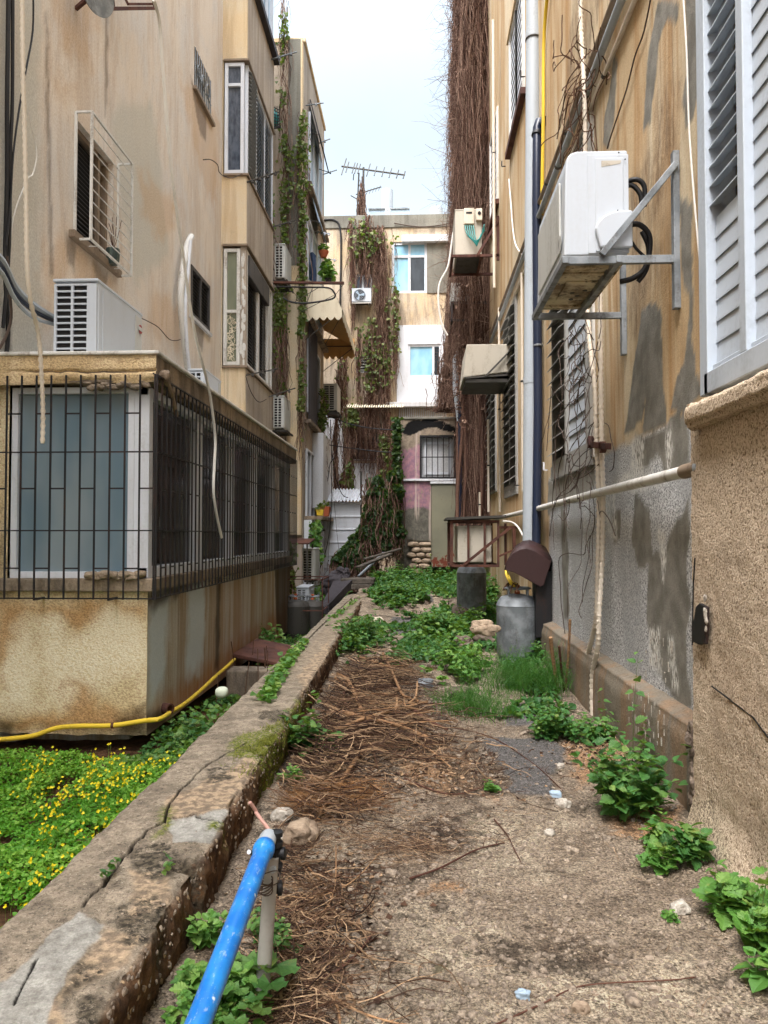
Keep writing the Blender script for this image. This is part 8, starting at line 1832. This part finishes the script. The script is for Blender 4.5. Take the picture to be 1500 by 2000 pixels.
# overhead cables at the far end
for i, (lab, pts, r_) in enumerate((('upper overhead cable sagging from the left building to the outbuilding', ((640, 812), (690, 830), (740, 838), (790, 840)), .015), ('lower overhead cable sagging from the left building to the outbuilding', ((636, 868), (690, 876), (740, 882), (780, 884)), .015))):
    pipe('overhead_cable', lab, [onY(a, b, 23+.0*k) for k, (a, b) in enumerate(pts)], r_, 'black', 'cable', 4, 6)
for i, (lab, pts) in enumerate((('dark hanging cable bundle in front of the dry vine at the left', ((645, 820), (648, 900), (646, 1000), (640, 1060), (625, 1110))), ('crossing loose cable next to the hanging bundle', ((648, 880), (655, 930), (668, 965), (680, 972))), ('second crossing cable leaning the other way', ((664, 850), (655, 890), (645, 905), (640, 940))), ('thin taut string from the shelf to the ground', ((652, 970), (658, 1040), (664, 1090))), ('thin taut string leaning left to the ground', ((650, 960), (645, 1040), (640, 1100))))):
    pipe('hanging_cable', lab, [onY(a, b, 21.2) for a, b in pts], .012 if i < 3 else .006, 'black', 'cable', 4, 6, group='cables hanging by the left passage')
pipe('cable', 'black cable running down the left part of the end building', [onY(a, b, YEND-.06) for a, b in ((632, 430), (652, 430), (664, 445), (666, 500), (664, 600), (662, 690))], .035, 'black', 'cable', 4, 6)
pipe('cable', 'white cable bundle swinging down from the beige unit towards the white panel', [onY(a, b, 16.5) for a, b in ((888, 440), (883, 470), (875, 520), (860, 550), (856, 580), (860, 620), (866, 640), (874, 655))], .022, 'cable', 'cable', 5, 8)
pipe('cable', 'thin brown cable strung along the parapet of the end building', [onY(a, b, YEND-.1) for a, b in ((770, 436), (820, 443), (870, 438), (890, 428))], .02, 'wire', 'cable', 4, 6)

t = thing('window_basket', 'black iron basket on the ledge beside the upper white louvres', 'window grille', tuple(onY(535, 250, 19.0)))
q = lambda a, b, y=19.0: onY(a, b, y)
mb = MB()
for k in range(7): z = k/6; mb.tube([q(527, 205+z*45), q(545, 215+z*34), q(545, 215+z*34, 19.6)], .012, 5, spline=2)
for k in range(5): x = 529+k*4; mb.tube([q(x, 207), q(x+1, 250)], .01, 5)
mb.bar(q(524, 250), q(548, 248), .05); mb.build('bar', M['iron'], t)
t = thing('water_jug', 'teal plastic jug standing in the black iron basket', 'jug', tuple(q(535, 247, 19.25)))
mb = MB(); mb.lathe(q(536, 245, 19.25), [(.09, 0), (.11, .03), (.11, .26), (.07, .33), (.035, .37), (.035, .42)], 14); mb.build('jug_body', M['teal'], t, smooth=.6)

for lab, a, b, w_ in (('weathered grey plank lying on rubble at the foot of the ivy heap', (700, 1108), (762, 1082), .16), ('narrow broken plank crossing behind the grey plank by the ivy heap', (712, 1092), (782, 1072), .09)):
    A = onY(a[0], a[1], 18.3); B = onY(b[0], b[1], 19.4); t = thing('plank', lab, 'plank', tuple(A), 'planks by the ivy heap'); MB().bar(A, B, w_, .04).build('board', M['slabdark'], t, bevel=.005)
for i, (x, y, s_, lab) in enumerate(((752, 1135, .34, 'brown rubble block just right of the stacked slabs, upper one'), (775, 1128, .26, 'small grey rubble block in the far weeds below the pink outbuilding'), (850, 1135, .24, 'grey stone in the far weeds before the olive cabinet'), (820, 1178, .3, 'flat stone in the weeds mid way along the far path'))):
    p = gP(x, y+14); t = tag(MB().rock((0, 0, 0), (s_*1.2, s_, s_*.7), i+90, 3, .45, rot=i).build('rock', M['concgrey'], smooth=.5), lab, 'rock', g_r); t.location = (p.x, p.y, p.z+s_*.3)
